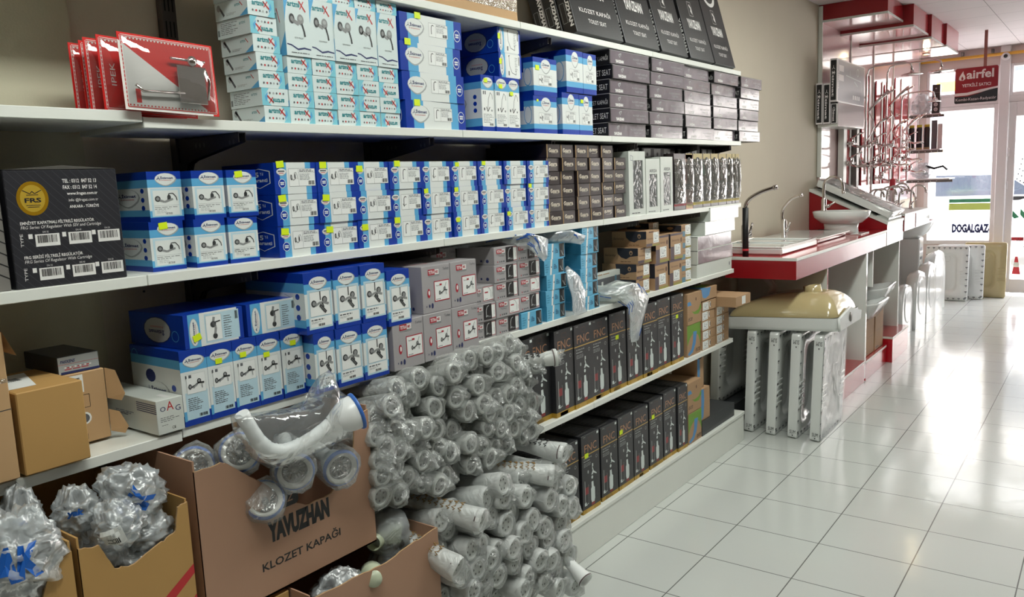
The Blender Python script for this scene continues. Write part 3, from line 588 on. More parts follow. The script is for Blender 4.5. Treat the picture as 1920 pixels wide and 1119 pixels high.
def f_l4(fa):
    bands_v(fa, [(0, .07, BLUE), (.07, .26, LBLUE), (.26, .90, CWHITE), (.90, 1, BLUE)]); L = fa.L
    fa.up().rect(.34, .06, .93, .94, PALE); fa.up().rect(.36, .12, .62, .88, LABELM); fa.up().frame(.36, .12, .62, .88, .0004, SGREY); fa.ell(.50, .24, .04, .09, DRK, 10); fa.stroke([(.50, .3), (.52, .5), (.48, .65), (.50, .82)], .006, MID); fa.ell(.48, .60, .05, .1, DRK, 10); fa.stroke([(.51, .65), (.60, .68)], .003, DRK); fa.lines(.66, .15, .80, .85, 10, INKG, 5, .3); fa.bars(.86, .65, .91, .9, INK, 6); fa.L = L; logo(fa, .16, .46, .07, .40, 1)
L4 = carton('mixer_carton', .150, .0735, .21, BLUE, f_l4, s_lay)
o = put(L4, 'mixer_carton', 'bath mixer carton lying on the left of the five tall cartons', 'box', 'lying mixer cartons on the fourth shelf', -1.588, .935, TOP['fourth shelf']+.167, .03, jit=0); sticker(o, .022, .012, .9, .3)
put(L4, 'mixer_carton', 'bath mixer carton lying on the right of the five tall cartons', 'box', 'lying mixer cartons on the fourth shelf', -1.59, 1.094, TOP['fourth shelf']+.167, .02, jit=0)
def f_mx(fa):
    bands_h(fa, [(0, .14, BLUE), (.14, .26, LBLUE), (.26, .66, CWHITE), (.66, .82, LBLUE), (.82, 1, BLUE)])
    fa.up().rect(.10, .07, .96, .72, PALE); fa.up().rect(.17, .28, .90, .68, LABELM); fa.rect(.15, .10, .92, .26, LABELM); fa.up().frame(.17, .28, .90, .68, .0004, INKG); draw_mixer(fa, .2, .30, .88, .68, 2); fa.lines(.18, .21, .9, .255, 1, INKG, 4); fa.lines(.18, .165, .55, .20, 2, INKG, 4, .3); fa.bars(.42, .11, .66, .15, INK, 9)
    fa.L = 0; logo(fa, .5, .83, .31, .095)
MX = carton('shower_mixer_carton', .0865, .149, .23, BLUE, f_mx, s_small)
for c, (y, x) in enumerate(((1.226, -1.548), (1.313, -1.545), (1.401, -1.542))):
    put(MX, 'shower_mixer_carton', 'shower mixer carton, %s of three in the lower row, jutting past the shelf' % ORD[c], 'box', 'shower mixer cartons on the fourth shelf', x, y if c else 1.2455, TOP['fourth shelf'], sy=1 if c else .75, jit=.002)
for c, (y, x) in enumerate(((1.229, -1.548), (1.318, -1.546), (1.408, -1.543), (1.496, -1.540))):
    put(MX, 'shower_mixer_carton', 'shower mixer carton, %s of four in the upper row, jutting past the shelf' % ORD[c], 'box', 'shower mixer cartons on the fourth shelf', x, y, TOP['fourth shelf']+.1495-(.024 if c == 3 else 0), sy=.985, jit=.002)
# ---- grey faucet cartons -------------------------------------------------------------
CG = mat('carton_grey', (164, 160, 162), 0.35, bump=.04); PLATE = mat('print_black', (36, 34, 36), 0.35); CRIM = mat('ink_crimson', (170, 26, 46), 0.45)
def tet(fa, u0, v0, u1, v1):
    L = fa.L; du = u1-u0; fa.up().rect(u0+du*.05, v0-(v1-v0)*.3, u1+du*.05, v0+(v1-v0)*.6, MID); fa.up().rect(u0, v0, u0+du*.62, v1, CRIM); fa.rect(u0+du*.62, v0+(v1-v0)*.05, u1, v1-(v1-v0)*.1, LABELM)
    fa.up().text('TETRA', u0+du*.05, v0+(v1-v0)*.2, u0+du*.57, v1-(v1-v0)*.2, LABELM, bold=.02); fa.text('MIX', u0+du*.68, v0+(v1-v0)*.22, u0+du*.94, v1-(v1-v0)*.25, CRIM, bold=.03); fa.L = L
def f_tb(fa):
    tet(fa, .22, .80, .60, .92); fa.up().text('Turkey', .74, .86, .96, .93, INKG); fa.ell(.22, .42, .055, .10, CRIM, 12); fa.up().ell(.23, .43, .028, .055, LABELM, 8)
    fa.rect(.41, .22, .95, .66, CRIM); fa.up().rect(.43, .24, .93, .64, LABELM); fa.up(); draw_mixer(fa, .56, .30, .88, .56, 1); fa.stroke([(.76, .45), (.84, .60)], .0015, INKG); fa.text('Thermo', .47, .545, .60, .575, INK); fa.rect(.60, .55, .68, .59, CRIM); fa.lines(.46, .26, .7, .29, 1, INKG, 3)
    for i, u in enumerate((.12, .22, .32)): fa.ell(u, .15, .012+.012*i, .02+.02*i, NAVY, 8)
def s_tb(fa): [fa.ell(u, .1, .02, .04, NAVY, 8) for u in (.75, .85)]
def t_tb(fa): fa.rect(.25, .25, .8, .4, CRIM); fa.up().rect(.27, .27, .78, .38, LABELM)
TB = carton('bath_mixer_carton', .122, .1345, .25, CG, f_tb, s_tb, t_tb)
def f_ts(pic):
    def fn(fa):
        tet(fa, .10, .62, .46, .86); fa.up().text('Turkey', .18, .42, .42, .54, INKG); [fa.ell(u, .16, .018+.006*i, .05, INKG if i else CRIM, 8) for i, u in enumerate((.14, .23, .31, .40))]
        fa.rect(.54, .12, .98, .90, CRIM); fa.up().rect(.55, .15, .965, .87, LABELM)
        if pic: fa.up().rect(.50, .08, .82, .94, PLATE); fa.up().stroke([(.60, .25), (.60, .6), (.64, .8), (.72, .86)], .0028, SGREY); fa.stroke([(.58, .25), (.66, .3)], .004, SGREY); fa.text('Flora', .67, .2, .78, .3, SGREY)
        else: fa.up().stroke([(.86, .25), (.86, .6), (.80, .8), (.74, .84)], .0012, INKG); fa.rect(.60, .55, .74, .62, CRIM); fa.lines(.6, .2, .8, .26, 1, INKG)
        fa.stroke([(.92, .3), (.92, .55)], .001, INKG)
    return fn
def s_ts(fa): [fa.ell(u, .22, .012+.014*i, .03+.035*i, NAVY, 8) for i, u in enumerate((.5, .66, .82))]
TSM = [carton('faucet_carton', .124, .0575, .16, CG, f_ts(k), s_ts) for k in (0, 1)]
g5 = 'grey mixer cartons on the fourth shelf'; z4 = TOP['fourth shelf']
for (y, x, z, lab) in ((1.506, -1.542, 0, 'large grey bath mixer carton, leftmost of the grey lower row'), (1.6315, -1.545, 0, 'large grey bath mixer carton, second of the grey lower row'), (1.757, -1.548, 0, 'large grey bath mixer carton, third of the grey lower row'),
                       (1.642, -1.552, .135, 'large grey bath mixer carton, left one of the upper grey pair'), (1.768, -1.555, .135, 'large grey bath mixer carton, right one of the upper grey pair')):
    put(TB, 'bath_mixer_carton', lab, 'box', g5, x, y, z4+z, sy=.985, jit=0)
put(TB, 'bath_mixer_carton', 'grey mixer carton set back in shade behind the upper grey pair', 'box', g5, -1.745, 1.895, z4+.135, sz=1.17, jit=0)
MB_ = MB(); MB_.box(-.13, 0, 0, .105, 0, .134, CG, .001); put(MB_.build('grey_carton'), 'bath_mixer_carton', 'plain grey carton at the back, under the shaded one', 'box', g5, -1.745, 1.905, z4, jit=0)
tsl = [('first', 1.905, [0, 1, 1]), ('second', 2.030, [1, 0, 1, 1, 1]), ('third', 2.158, [1, 0, 1, 1])]
put_base = {}
for cn, y, ks in tsl:
    z = z4+(0.0575 if cn == 'third' else 0)
    for r, k in enumerate(ks[::-1] if cn == 'first' else ks):
        put(TSM[k], 'faucet_carton', 'small grey faucet carton, %s in the %s stack of small grey ones' % (lvl(r, len(ks)), cn), 'box', 'small grey faucet cartons on the fourth shelf', -1.595 if cn != 'first' else -1.60, y+random.uniform(-.004, .004), z+.0578*r, random.uniform(-.03, .03))
# ---- light blue cartons ------------------------------------------------------------------
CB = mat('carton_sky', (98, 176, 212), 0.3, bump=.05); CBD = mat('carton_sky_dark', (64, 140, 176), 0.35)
def f_bl(fa):
    fa.poly([(.27, 0), (.35, 0), (.42, 1), (.32, 1)], LABELM); fa.up().stroke([(.36, 0), (.40, 1)], .0008, NAVY); fa.ell(.35, .5, .02, .06, NAVY, 6); fa.text('Elba', .46, .35, .62, .65, NAVY, shear=.3); fa.rect(.70, .08, .96, .95, PLATE)
    fa.lines(.05, .2, .22, .8, 4, CBD, 3); fa.up().stroke([(.78, .5), (.86, .2), (.90, .5), (.91, .85)], .0028, SGREY); fa.stroke([(.84, .22), (.93, .18)], .003, SGREY)
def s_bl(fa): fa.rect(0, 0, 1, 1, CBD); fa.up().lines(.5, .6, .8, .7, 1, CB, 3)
BL = carton('faucet_carton', .124, .0545, .17, CB, f_bl, s_bl)
put(BL, 'faucet_carton', 'sky blue faucet carton at the foot of the third small grey stack', 'box', 'sky blue faucet cartons', -1.59, 2.156, z4, jit=0)
for cn, y, n in (('left', 2.315, 5), ('right', 2.545, 6)):
    for r in range(n):
        put(BL, 'faucet_carton', 'sky blue faucet carton, %s of the %s sky blue stack' % (lvl(r, n), cn), 'box', 'sky blue faucet cartons', -1.592, y+random.uniform(-.006, .012)+(.008 if r == n-1 else 0), z4+.0546*r*(.985 if n == 6 else 1), random.uniform(-.05, .05), sz=.98 if n == 6 else 1)
# ---- Ssara dark cartons ------------------------------------------------------------------
SSB = mat('carton_brown_black', (50, 42, 44), 0.3, bump=.1, bscale=30); SSE = mat('carton_raw_edge', (150, 122, 84), 0.7); SSI = mat('ink_cream', (206, 196, 180), 0.4)
def f_ss(flip):
    def fn(fa):
        fa.rect(0, 0, .07, 1, SSE); fa.up().text('Ssara', .18, .40, .84, .72, SSI, bold=.03, rot=2 if flip else 0); fa.stroke([(.34, .36), (.78, .36)], .0012, SSI); fa.stroke([(.22, .72), (.15, .55), (.26, .42)], .002, SSI)
    return fn
SS = [carton('spray_carton', .0865, .0470, .27, SSB, f_ss(k)) for k in (0, 1)]
syy = [2.366, 2.458, 2.558, 2.652, 2.744, 2.838]
for c, y in enumerate(syy):
    for r in range(6):
        if c == 5 and r == 5: continue
        put(SS[1 if (c, r) in ((4, 0), (4, 1), (5, 2), (3, 5)) else 0], 'spray_carton', 'small black brown carton, %s in the %s column of the black brown wall' % (lvl(r, 6), ORD[c]), 'box', 'small black brown cartons on the third shelf', -1.603-random.uniform(0, .012), y+random.uniform(-.003, .003), TOP['third shelf']+.0474*r, random.uniform(-.04, .04), jit=0)
# ---- shower heads in window boxes --------------------------------------------------------
WIN = film('box_window', gloss=.5, haze=.12, rough=.06, bump=.7, bscale=25); CREAMB = mat('carton_offwhite', (206, 210, 204), .4)
def window_box(w, h, d, pts, txt, name):
    mb = MB(); mb.box(-d, -.006, 0, w, 0, h, CREAMB, .001, {'+x': PLATE}); mb.box(-.0055, 0, 0, w*pts[0], 0, h, CREAMB); mb.box(-.0055, 0, w*pts[1], w, 0, h, CREAMB); mb.box(-.0055, 0, w*pts[0], w*pts[1], 0, h*pts[2], CREAMB); mb.box(-.0055, 0, w*pts[0], w*pts[1], h*pts[3], h, CREAMB)
    fa = front(mb, w, h); fa.up().text(txt, .25, pts[3]+.03, .8, pts[3]+.09, INKG, bold=.01) if txt else fa.up().stroke([(.12, .86), (.12, .94), (.25, .92), (.25, .86), (.12, .86)], .0015, NAVY)
    fa.lines(.15, .03, .9, .06, 1, INKG, 3); side(mb, d, h).lines(.3, .4, .7, .6, 6, INKG, 3, .3)
    me = mb.build(name); b2 = MB(); b2.poly([(-.0015, w*pts[0], h*pts[2]), (-.0015, w*pts[1], h*pts[2]), (-.0015, w*pts[1], h*pts[3]), (-.0015, w*pts[0], h*pts[3])], WIN)
    return me, b2.build('film_window')
t3 = TOP['third shelf']
for (y, w, h, txt, lab) in ((2.948, .132, .262, None, 'tall off-white window box of a shower set, tallest of three'), (3.098, .122, .232, 'ARISA', 'off-white window box with dark handset inside, middle of three'), (3.236, .118, .240, 'ARISA', 'off-white window box with dark handset inside, right of three')):
    a, b = window_box(w, h, .09, (.26, .86, .10, .86) if not txt else (.22, .82, .12, .72), txt, 'shower_head_box')
    o = put(a, 'shower_head_box', lab, 'box', 'window boxes of shower heads', -1.60, y, t3, random.uniform(-.05, .03), jit=0); obj('film_window', b, o)
    mb = MB(); mb.tube([(-.004, w*.5, h*.16), (-.0035, w*.52, h*.42), (-.004, w*.5, h*.68)], [.006, .008, .012], CHROME, 8) if 0 else None
# hanging hose packs
TAN = mat('card_tan', (196, 178, 134), .6); YEL = mat('card_yellow', (206, 186, 60), .5); ROSE = mat('card_rose', (204, 150, 140), .5)
bl = [3.372, 3.496, 3.576, 3.690, 3.785, 3.880, 3.985, 4.060, 4.105]
FILMB = film('blister_film', gloss=2.2, haze=.14, rough=.10, bump=1.0, bscale=22)
for i, y in enumerate(bl):
    w = (bl[i+1]-y-.004) if i < 8 else .05; mb = MB(); mb.box(-.05, 0, 0, w, 0, .255, SSB, .001); fa = front(mb, w, .255)
    if i == 0: fa.rect(0, .07, 1, .11, INKR)
    elif i == 1: fa.rect(0, 0, 1, .36, ROSE); fa.up().rect(.05, .02, .95, .09, TAN); fa.L = 0; fa.rect(0, .45, 1, .98, ROSE)
    else: fa.rect(0, .06, 1, .11, YEL); fa.up().text('FL', .3, .17, .65, .26, TAN, shear=.4); fa.L = 0
    if i: fa.rect(.03, .90, .97, 1, TAN); fa.up().ell(.5, .90, .2, .035, INK, 8)
    if i == 5: fa.rect(.1, .48, .9, .86, REDP)
    if i == 3: fa.rect(.0, .6, .2, .85, GREENS)
    o = put(mb.build('hose_pack'), 'hose_pack', ['dark boxed hose pack with red stripe beside the window boxes', 'rose coloured hose pack with tan header', 'dark hose pack with yellow stripe, first after the rose pack', 'dark hose pack showing a green patch', 'dark hose pack between the green patch one and the red one', 'dark hose pack with a red card inside', 'dark hose pack right of the red card one', 'narrow dark hose pack, next to last on the third shelf', 'last narrow dark hose pack at the end of the third shelf'][i], 'pack', 'hanging hose packs on the third shelf', -1.602, y, t3, jit=0)
    # coiled chrome hose and film bulge
    b2 = MB(); pts = []
    for k in range(22):
        t = k/21; pts.append((.004+.004*math.sin(t*9), w*(.5+.36*math.cos(t*5.2*math.pi)), .085+.14*(.5+.5*math.sin(t*4.1*math.pi))))
    b2.tube(pts, .0042, CHROME, 6); obj('metal_hose', b2, o)
    b3 = MB(); rings = []
    for k in range(7):
        z = .03+.20*k/6; rings.append([(.002+.016*math.sin(math.pi*j/6)*(.5+.5*math.sin(math.pi*(k+.5)/7))+random.uniform(0, .004), w*j/6, z) for j in range(7)])
    b3.ring_loft(rings, FILMB, False, False, True, False); obj('film_cover', b3, o)
for i, (y, w) in enumerate(((2.93, .30), (3.26, .33), (3.62, .26), (3.90, .24))):   # dark boxes at the back
    mb = MB(); mb.box(-.13, 0, 0, w, 0, .285, INK, .001); fa = front(mb, w, .285)
    for k in range(3): fa.rect(.05+.3*k, .86, .25+.3*k, .985, SGREY); fa.up().ell(.15+.3*k, .90, .03, .03, INK, 8); fa.L = 0
    tag(obj('dark_carton', mb.build('dark_carton'), None, (-1.70, y, t3)), 'tall black carton with grey hang tabs behind the front packs, %s from left' % ORD[i], 'box', 'black cartons at the back of the third shelf')
# ---- flat toilet-seat boxes on the second shelf -------------------------------------------
YB_ = mat('carton_black', (30, 29, 31), .35, bump=.05); YBF = mat('carton_black_filmed', (112, 102, 110), .22, bump=.9, bscale=14, var=.25, vscale=22, coat=.7); EDGE = mat('carton_edge_grey', (150, 146, 148), .5)
YINK = mat('ink_white', (228, 226, 224), .5)
def f_yf(fa):
    fa.rect(.02, .04, .98, .92, YBF); fa.up().rect(0, .93, 1, .97, EDGE); fa.text('YAVUZHAN', .14, .12, .34, .34, YINK, bold=.06); fa.stroke([(.25, .5), (.22, .7), (.28, .8), (.26, .6)], .003, SGREY); fa.text('KLOZET KAPAĞI', .58, .5, .92, .66, SGREY); fa.text('TOILET SEAT', .66, .26, .88, .38, SGREY)
def s_yf(t):
    def fn(fa): fa.rect(0, .95, 1, 1, EDGE); fa.up().text(t, .45, .25, .96, .65, YINK)
    return fn
YF2 = [carton('toilet_seat_box', .312, .0550, .20, YB_, f_yf, s_yf(t)) for t in ('TOILET SEAT', 'KLOZET KAPAĞI')]
for c, y in enumerate((2.812, 3.146, 3.482, 3.812, 4.145)):
    for r in range(6):
        put(YF2[(0, 0, 1, 0, 0, 1)[r]], 'toilet_seat_box', 'film wrapped toilet seat box, %s, %s stack, second shelf' % (lvl(r, 6), ORD[c]), 'box', 'flat toilet seat boxes on the second shelf', -1.598+random.uniform(-.012, .006)+(0 if c < 4 else .006), y+random.uniform(-.008, .012), TOP['second shelf']+.0553*r, random.uniform(-.03, .03), sy=1 if c < 4 else .93, jit=0)
# ---- leaning toilet-seat boxes on the top shelf ------------------------------------------
def big_seat(w, h, pic):
    mb = MB(); mb.box(-.055, 0, 0, w, 0, h, YB_, .0015); fa = front(mb, w, h); fa.text('YAVUZHAN', .24, .33, .76, .43, YINK, bold=.035); fa.text('KLOZET KAPAĞI', .16, .185, .82, .235, YINK); fa.text('TOILET SEAT', .30, .10, .68, .135, YINK)
    fa.frame(.42, .47, .57, .62, .0016, YINK); fa.poly([(.47, .58), (.52, .55), (.49, .52), (.55, .49), (.55, .56), (.50, .60)], YINK)
    if pic:
        for th, rr_ in ((0.3, 1.0),):
            fa.ring(.50, .80, .30, .14, YINK, .28, 24); fa.up().ell(.42, .96, .22, .10, LABELM, 16); fa.L = 0
    fs = side(mb, .055, h); fs.rect(.9, 0, 1, 1, EDGE) if pic == 2 else None; fs.text('YAVUZHAN', .60, .06, .90, .42, YINK, rot=-1, bold=.05); fs.frame(.15, .10, .5, .26, .001, SGREY)
    return mb.build('toilet_seat_box')
t1 = TOP['top shelf']; lean = -math.atan2(.098, .363)
BS = [big_seat(.30, .46, k) for k in (0, 1, 2)]
for i, (y, w, k) in enumerate(((2.590, .345, 0), (2.955, .31, 0), (3.278, .272, 1), (3.572, .262, 1), (3.856, .262, 1))):
    o = tag(obj('toilet_seat_box', BS[k], None, (-1.602, y, t1+.0150), (0, lean, random.uniform(-.02, .02)), (1, w/.30, 1)), ['large black toilet seat box leaning, leftmost with torn corner', 'large black toilet seat box leaning, second on the top shelf', 'large black toilet seat box leaning, third, with white seat picture', 'large black toilet seat box leaning, fourth, with white seat picture', 'large black toilet seat box leaning at the right end of the top shelf'][i], 'box', 'large toilet seat boxes leaning on the top shelf')
for i, x in enumerate((-1.661, -1.720)):
    tag(obj('toilet_seat_box', BS[2 if i == 1 else 0], None, (x, 2.585+.004*i, t1+.0150), (0, lean, 0), (1, 1.1, .93-.06*i)), 'black toilet seat box showing its narrow side, %s one behind the leftmost' % ORD[i], 'box', 'black toilet seat boxes layered behind the leftmost')
# big carton on the top shelf
KR = mat('kraft_board', (188, 152, 110), .7, bump=.2, bscale=12, var=.05, vscale=5); KRD = mat('kraft_brown', (172, 134, 110), .7, bump=.15, bscale=14, var=.04, vscale=4); KRO = mat('kraft_ochre', (182, 142, 84), .7, bump=.15, bscale=14, var=.05, vscale=5)
TAPE = film('packing_tape', (220, 190, 140), gloss=.8, haze=.25, rough=.08, bump=1, bscale=60)
mb = MB(); mb.box(-.27, 0, 0, .62, 0, .30, KR, .003); put(mb.build('shipping_carton'), 'shipping_carton', 'big tan shipping carton at the left of the top shelf', 'box', None, -1.60, 1.60, t1, jit=0)
bt = bpy.data.objects['shipping_carton']; b2 = MB(); b2.box(.0003, .0006, .32, .617, .03, .11, TAPE); obj('tape_strip', b2, bt)
# ================================================================== rest of the stock
z4 = TOP['fourth shelf']; z5 = TOP['fifth shelf']; z6 = TOP['plinth']
# ---- brown sanitary cartons --------------------------------------------------------
BK = mat('carton_brown', (172, 138, 104), .65, bump=.12, bscale=20, var=.04); PLUM = mat('print_plum', (82, 66, 74), .5); OLIVE = mat('print_olive', (150, 140, 66), .5); STEEL = mat('print_slate', (86, 128, 148), .5); DKB = mat('print_charcoal', (40, 42, 52), .5); OXB = mat('ink_brown', (96, 62, 42), .5)
def paper(fa, u0, v0, u1, v1):
    L = fa.L; fa.up().rect(u0, v0, u1, v1, LABELM); fa.up(); du, dv = u1-u0, v1-v0
    fa.stroke([(u0+du*.3, v0+dv*.85), (u0+du*.3, v0+dv*.4), (u0+du*.6, v0+dv*.4)], .002, INK); fa.ell(u1-du*.15, v1-dv*.12, du*.06, dv*.05, INK, 6); [fa.ell(u0+du*k, v0+dv*.14, du*.06, dv*.05, INKG, 6) for k in (.2, .45, .7)]; fa.lines(u0+du*.5, v0+dv*.5, u0+du*.9, v0+dv*.75, 3, INKG, 4, .3); fa.L = L
def f_b1(fa): fa.rect(0, .03, .45, .20, PLUM); fa.rect(.2, .88, .55, .96, OXB); fa.rect(.45, 0, 1, .12, OLIVE); fa.up().text('Serenity', .06, .40, .5, .58, OXB); fa.L = 0; paper(fa, .52, .20, .94, .88)
def s_b1(fa): fa.poly([(.40, 1), (1, 1), (1, .52), (.78, .46), (.66, .30), (.52, .40), (.42, .62)], DKB); fa.up().ell(.80, .70, .05, .14, BK, 10, .2); fa.up().ell(.80, .67, .025, .07, DKB, 8); fa.L = 0; fa.text('Serenity', .04, .42, .36, .62, INK, shear=.2); fa.lines(.5, .12, .95, .2, 1, OXB, 3)
B1 = carton('basin_tap_carton', .122, .0665, .165, BK, f_b1, s_b1)
g = 'brown tap cartons on the fourth shelf'
for r, (y, x, rz) in enumerate(((2.992, -1.60, 0), (2.993, -1.598, .01), (2.998, -1.592, .0), (3.042, -1.575, .0))):
    put(B1, 'basin_tap_carton', 'flat brown tap carton, %s of the left brown stack' % lvl(r, 4), 'box', g, x, y, z4+.0667*r, rz, jit=0)
def f_b2(fa): fa.rect(0, 0, .28, .50, PLUM); fa.rect(0, .92, 1, 1, PLUM); fa.rect(.28, 0, 1, .1, OLIVE); fa.up().text('Serenity', .12, .68, .7, .78, OXB); fa.ell(.86, .72, .07, .10, OXB, 8); fa.L = 0; paper(fa, .30, .17, .80, .58)
def s_b2(fa): fa.rect(.3, .45, 1, 1, DKB); fa.up().ell(.65, .75, .1, .12, BK, 10, .2)
B2 = carton('basin_tap_carton', .128, .1175, .165, BK, f_b2, s_b2)
for (y, r, lab) in ((3.158, 0, 'left lower'), (3.170, 1, 'left upper'), (3.302, 0, 'right lower'), (3.315, 1, 'right upper')):
    put(B2, 'basin_tap_carton', 'tall brown tap carton, %s of the four tall brown ones' % lab, 'box', g, -1.596, y, z4+.1178*r, jit=0)
def f_b3(fa): fa.rect(0, 0, .40, .45, STEEL); fa.rect(.5, 0, 1, .14, OLIVE); fa.rect(.6, .14, 1, .98, LABELM); fa.up().text('Serenity', .05, .62, .5, .8, OXB); fa.L = 0; paper(fa, .42, .18, .98, .96)
B3 = carton('basin_tap_carton', .098, .0530, .16, BK, f_b3, s_b2)
for r in range(5): put(B3, 'basin_tap_carton', 'small brown green carton, %s of the narrow stack beside the white boxes' % lvl(r, 5), 'box', g, -1.60, 3.437, z4+.0533*r, random.uniform(-.02, .02), jit=0)
for y, z, i in ((3.40, .236, 0), (3.56, .268, 1)):
    put(B3, 'basin_tap_carton', 'small brown green carton at the back, %s on the tall brown stacks' % ('left', 'right')[i], 'box', g, -1.70, 3.31+.13*i if i == 0 else 3.325, z4+.2360, sz=.9, jit=0) if i == 0 else None
# flat white box standing on the fourth shelf
mb = MB(); mb.box(-.03, 0, 0, .30, 0, .112, CREAMB, .001); fa = front(mb, .30, .112); fa.rect(0, .36, .92, .80, INKG); fa.rect(.74, 0, .80, 1, CREAMB); fa.up().rect(.35, .5, .40, .68, CREAMB); fa.rect(.745, .34, .795, .82, STEEL); fa.lines(0, .93, .7, 1, 1, BK, 5)
put(mb.build('flat_box'), 'flat_box', 'flat white box with grey band between the blue and brown cartons', 'box', None, -1.665, 2.72, z4, .04, jit=0)
# white film wrapped cartons at the right end
PF = mat('film_pinkish', (206, 188, 192), .16, bump=1.0, bscale=9, var=.2, vscale=9, coat=.8); PF2 = mat('film_mauve', (134, 116, 122), .2, bump=1.2, bscale=12, var=.3, vscale=12, coat=.8)
def wb(m, band):
    mb = MB(); mb.box(-.20, 0, 0, .43, 0, .066, CREAMB, .001); fa = front(mb, .43, .066); fa.rect(.01, .02, .99, .97, m) if m else fa.ell(.93, .5, .012, .16, INKG, 8)
    fs = side(mb, .20, .066); fs.stroke([(0, .97), (1, .97)], .003, DRK); fs.text('LB', .08, .4, .2, .6, INK, bold=.05) if band else None; fs.text('C', .32, .42, .40, .58, INK, bold=.05) if band else None; fs.lines(.5, .4, .7, .55, 2, INKG, 3, .3) if band else None
    return mb.build('wrapped_box')
for r, (y, x, m, sy) in enumerate(((3.606, -1.60, None, 1.0), (3.612, -1.598, PF2, 1.0), (3.616, -1.60, PF2, 1.0), (3.70, -1.598, PF, .92), (3.735, -1.585, GLOSSW, .86))):
    put(wb(m, r > 2), 'wrapped_box', 'long white carton, %s of five at the end of the fourth shelf' % lvl(r, 5), 'box', 'long white cartons', x, y, z4+.0662*r, random.uniform(-.01, .015), sy, jit=0)
t = thing('black_tube', 'black cardboard tube with red band standing at the counter corner', 'tube', (-1.63, 4.215, 1.0055)); t.location = (-1.622, 4.30, 1.0055)
mb = MB(); mb.lathe([(0, 0), (.0165, 0), (.0165, .265), (0, .265)], INK, n=16); obj('tube_body', mb, t)
mb = MB(); mb.lathe([(.0168, .030), (.0172, .031), (.0172, .040), (.0168, .041)], SREDM, n=16); obj('red_band', mb, t)
# ---- black cistern / shower mixer boxes -----------------------------------------------
FNB = mat('carton_anthracite', (40, 40, 43), .38, bump=.04); GOLD = mat('print_gold', (196, 160, 84), .35, metal=.3); MUST = mat('print_mustard', (170, 134, 40), .5); COP = mat('print_copper', (176, 128, 96), .35, metal=.3); VALVE = mat('print_valve', (206, 214, 212), .4); VRED = mat('print_dull_red', (140, 52, 54), .5)
def f_fn(fa):
    fa.rect(0, 0, 1, .055, MUST); fa.rect(.2, .0, .6, .045, GOLD); fa.rect(0, .735, 1, .747, GOLD)
    fa.up().text('FNC', .16, .775, .84, .875, COP, bold=.0); fa.stroke([(.38, .90), (.38, .955), (.62, .955), (.62, .90), (.45, .90), (.45, .93)], .0012, OXB); fa.text('FNC', .12, .97, .24, .985, SGREY); fa.rect(.86, .955, .96, .985, VALVE)
    fa.text('İÇTEN FLAŞ', .10, .69, .55, .712, SGREY, bold=.03); fa.text('MEKANİZMA', .10, .66, .45, .68, SGREY, bold=.03); fa.lines(.10, .60, .55, .65, 3, SGREY, 5, .3); fa.ring(.82, .67, .05, .022, SGREY, .2, 10)
    # the flush valve picture
    fa.stroke([(.14, .42), (.14, .12)], .002, VALVE); fa.rect(.10, .10, .20, .14, VALVE); fa.stroke([(.2, .1), (.3, .12)], .003, VALVE); fa.rect(.15, .24, .33, .33, VRED); fa.stroke([(.33, .36), (.33, .1)], .0012, SGREY); fa.ell(.33, .52, .035, .022, SGREY, 10)
    fa.poly([(.50, .46), (.60, .46), (.60, .52), (.56, .52), (.56, .60), (.62, .60), (.62, .56), (.58, .56), (.64, .50), (.80, .455), (.80, .44), (.62, .475)], VALVE)
    fa.ell(.55, .425, .05, .022, VALVE, 10); fa.poly([(.50, .37), (.60, .37), (.62, .30), (.68, .28), (.68, .14), (.64, .10), (.50, .10), (.46, .14), (.46, .28), (.50, .30)], VALVE); fa.rect(.48, .065, .66, .10, VRED); fa.ring(.57, .085, .07, .018, VRED, .3, 10); fa.stroke([(.80, .35), (.80, .16)], .0014, INKG)
def t_fn(fa): fa.poly([(.2, .2), (.8, .3), (.7, .7), (.3, .75)], INKG); fa.up().lines(.1, .1, .9, .9, 6, GREY, 4, .2)
def s_fn(fa): fa.rect(0, 0, 1, .055, MUST)
FN = carton('flush_valve_carton', .1305, .328, .17, FNB, f_fn, s_fn, t_fn)
for i, y in enumerate((2.103, 2.235, 2.367, 2.497, 2.627, 2.770, 2.908, 3.045, 3.185, 3.325)):
    o = put(FN, 'flush_valve_carton', 'tall black flush valve carton, %s from the left on the fifth shelf' % ORD[i], 'box', 'flush valve cartons on the fifth shelf', -1.60-(.02 if i == 1 else 0), y, z5, random.uniform(-.02, .02), sz=.98+random.uniform(-.01, .01), jit=.006)
    if i in (5, 9): sticker(o, .045, .215, 1.1)
for i, y in enumerate((1.975, 2.110, 2.244, 2.378, 2.530, 2.682, 2.820, 2.958, 3.104, 3.245, 3.382)):
    o = put(FN, 'flush_valve_carton', 'tall black flush valve carton, %s from the left on the floor plinth' % (ORD+[0])[i], 'box', 'flush valve cartons on the plinth', -1.602, y, z6, random.uniform(-.02, .02), sz=.95+random.uniform(-.012, .012), sy=.78 if i == 10 else 1, jit=.01)
    if i in (4, 6, 8): sticker(o, (.02, .01, .02)[(i-4)//2], (.232, .25, .24)[(i-4)//2], 1.2)
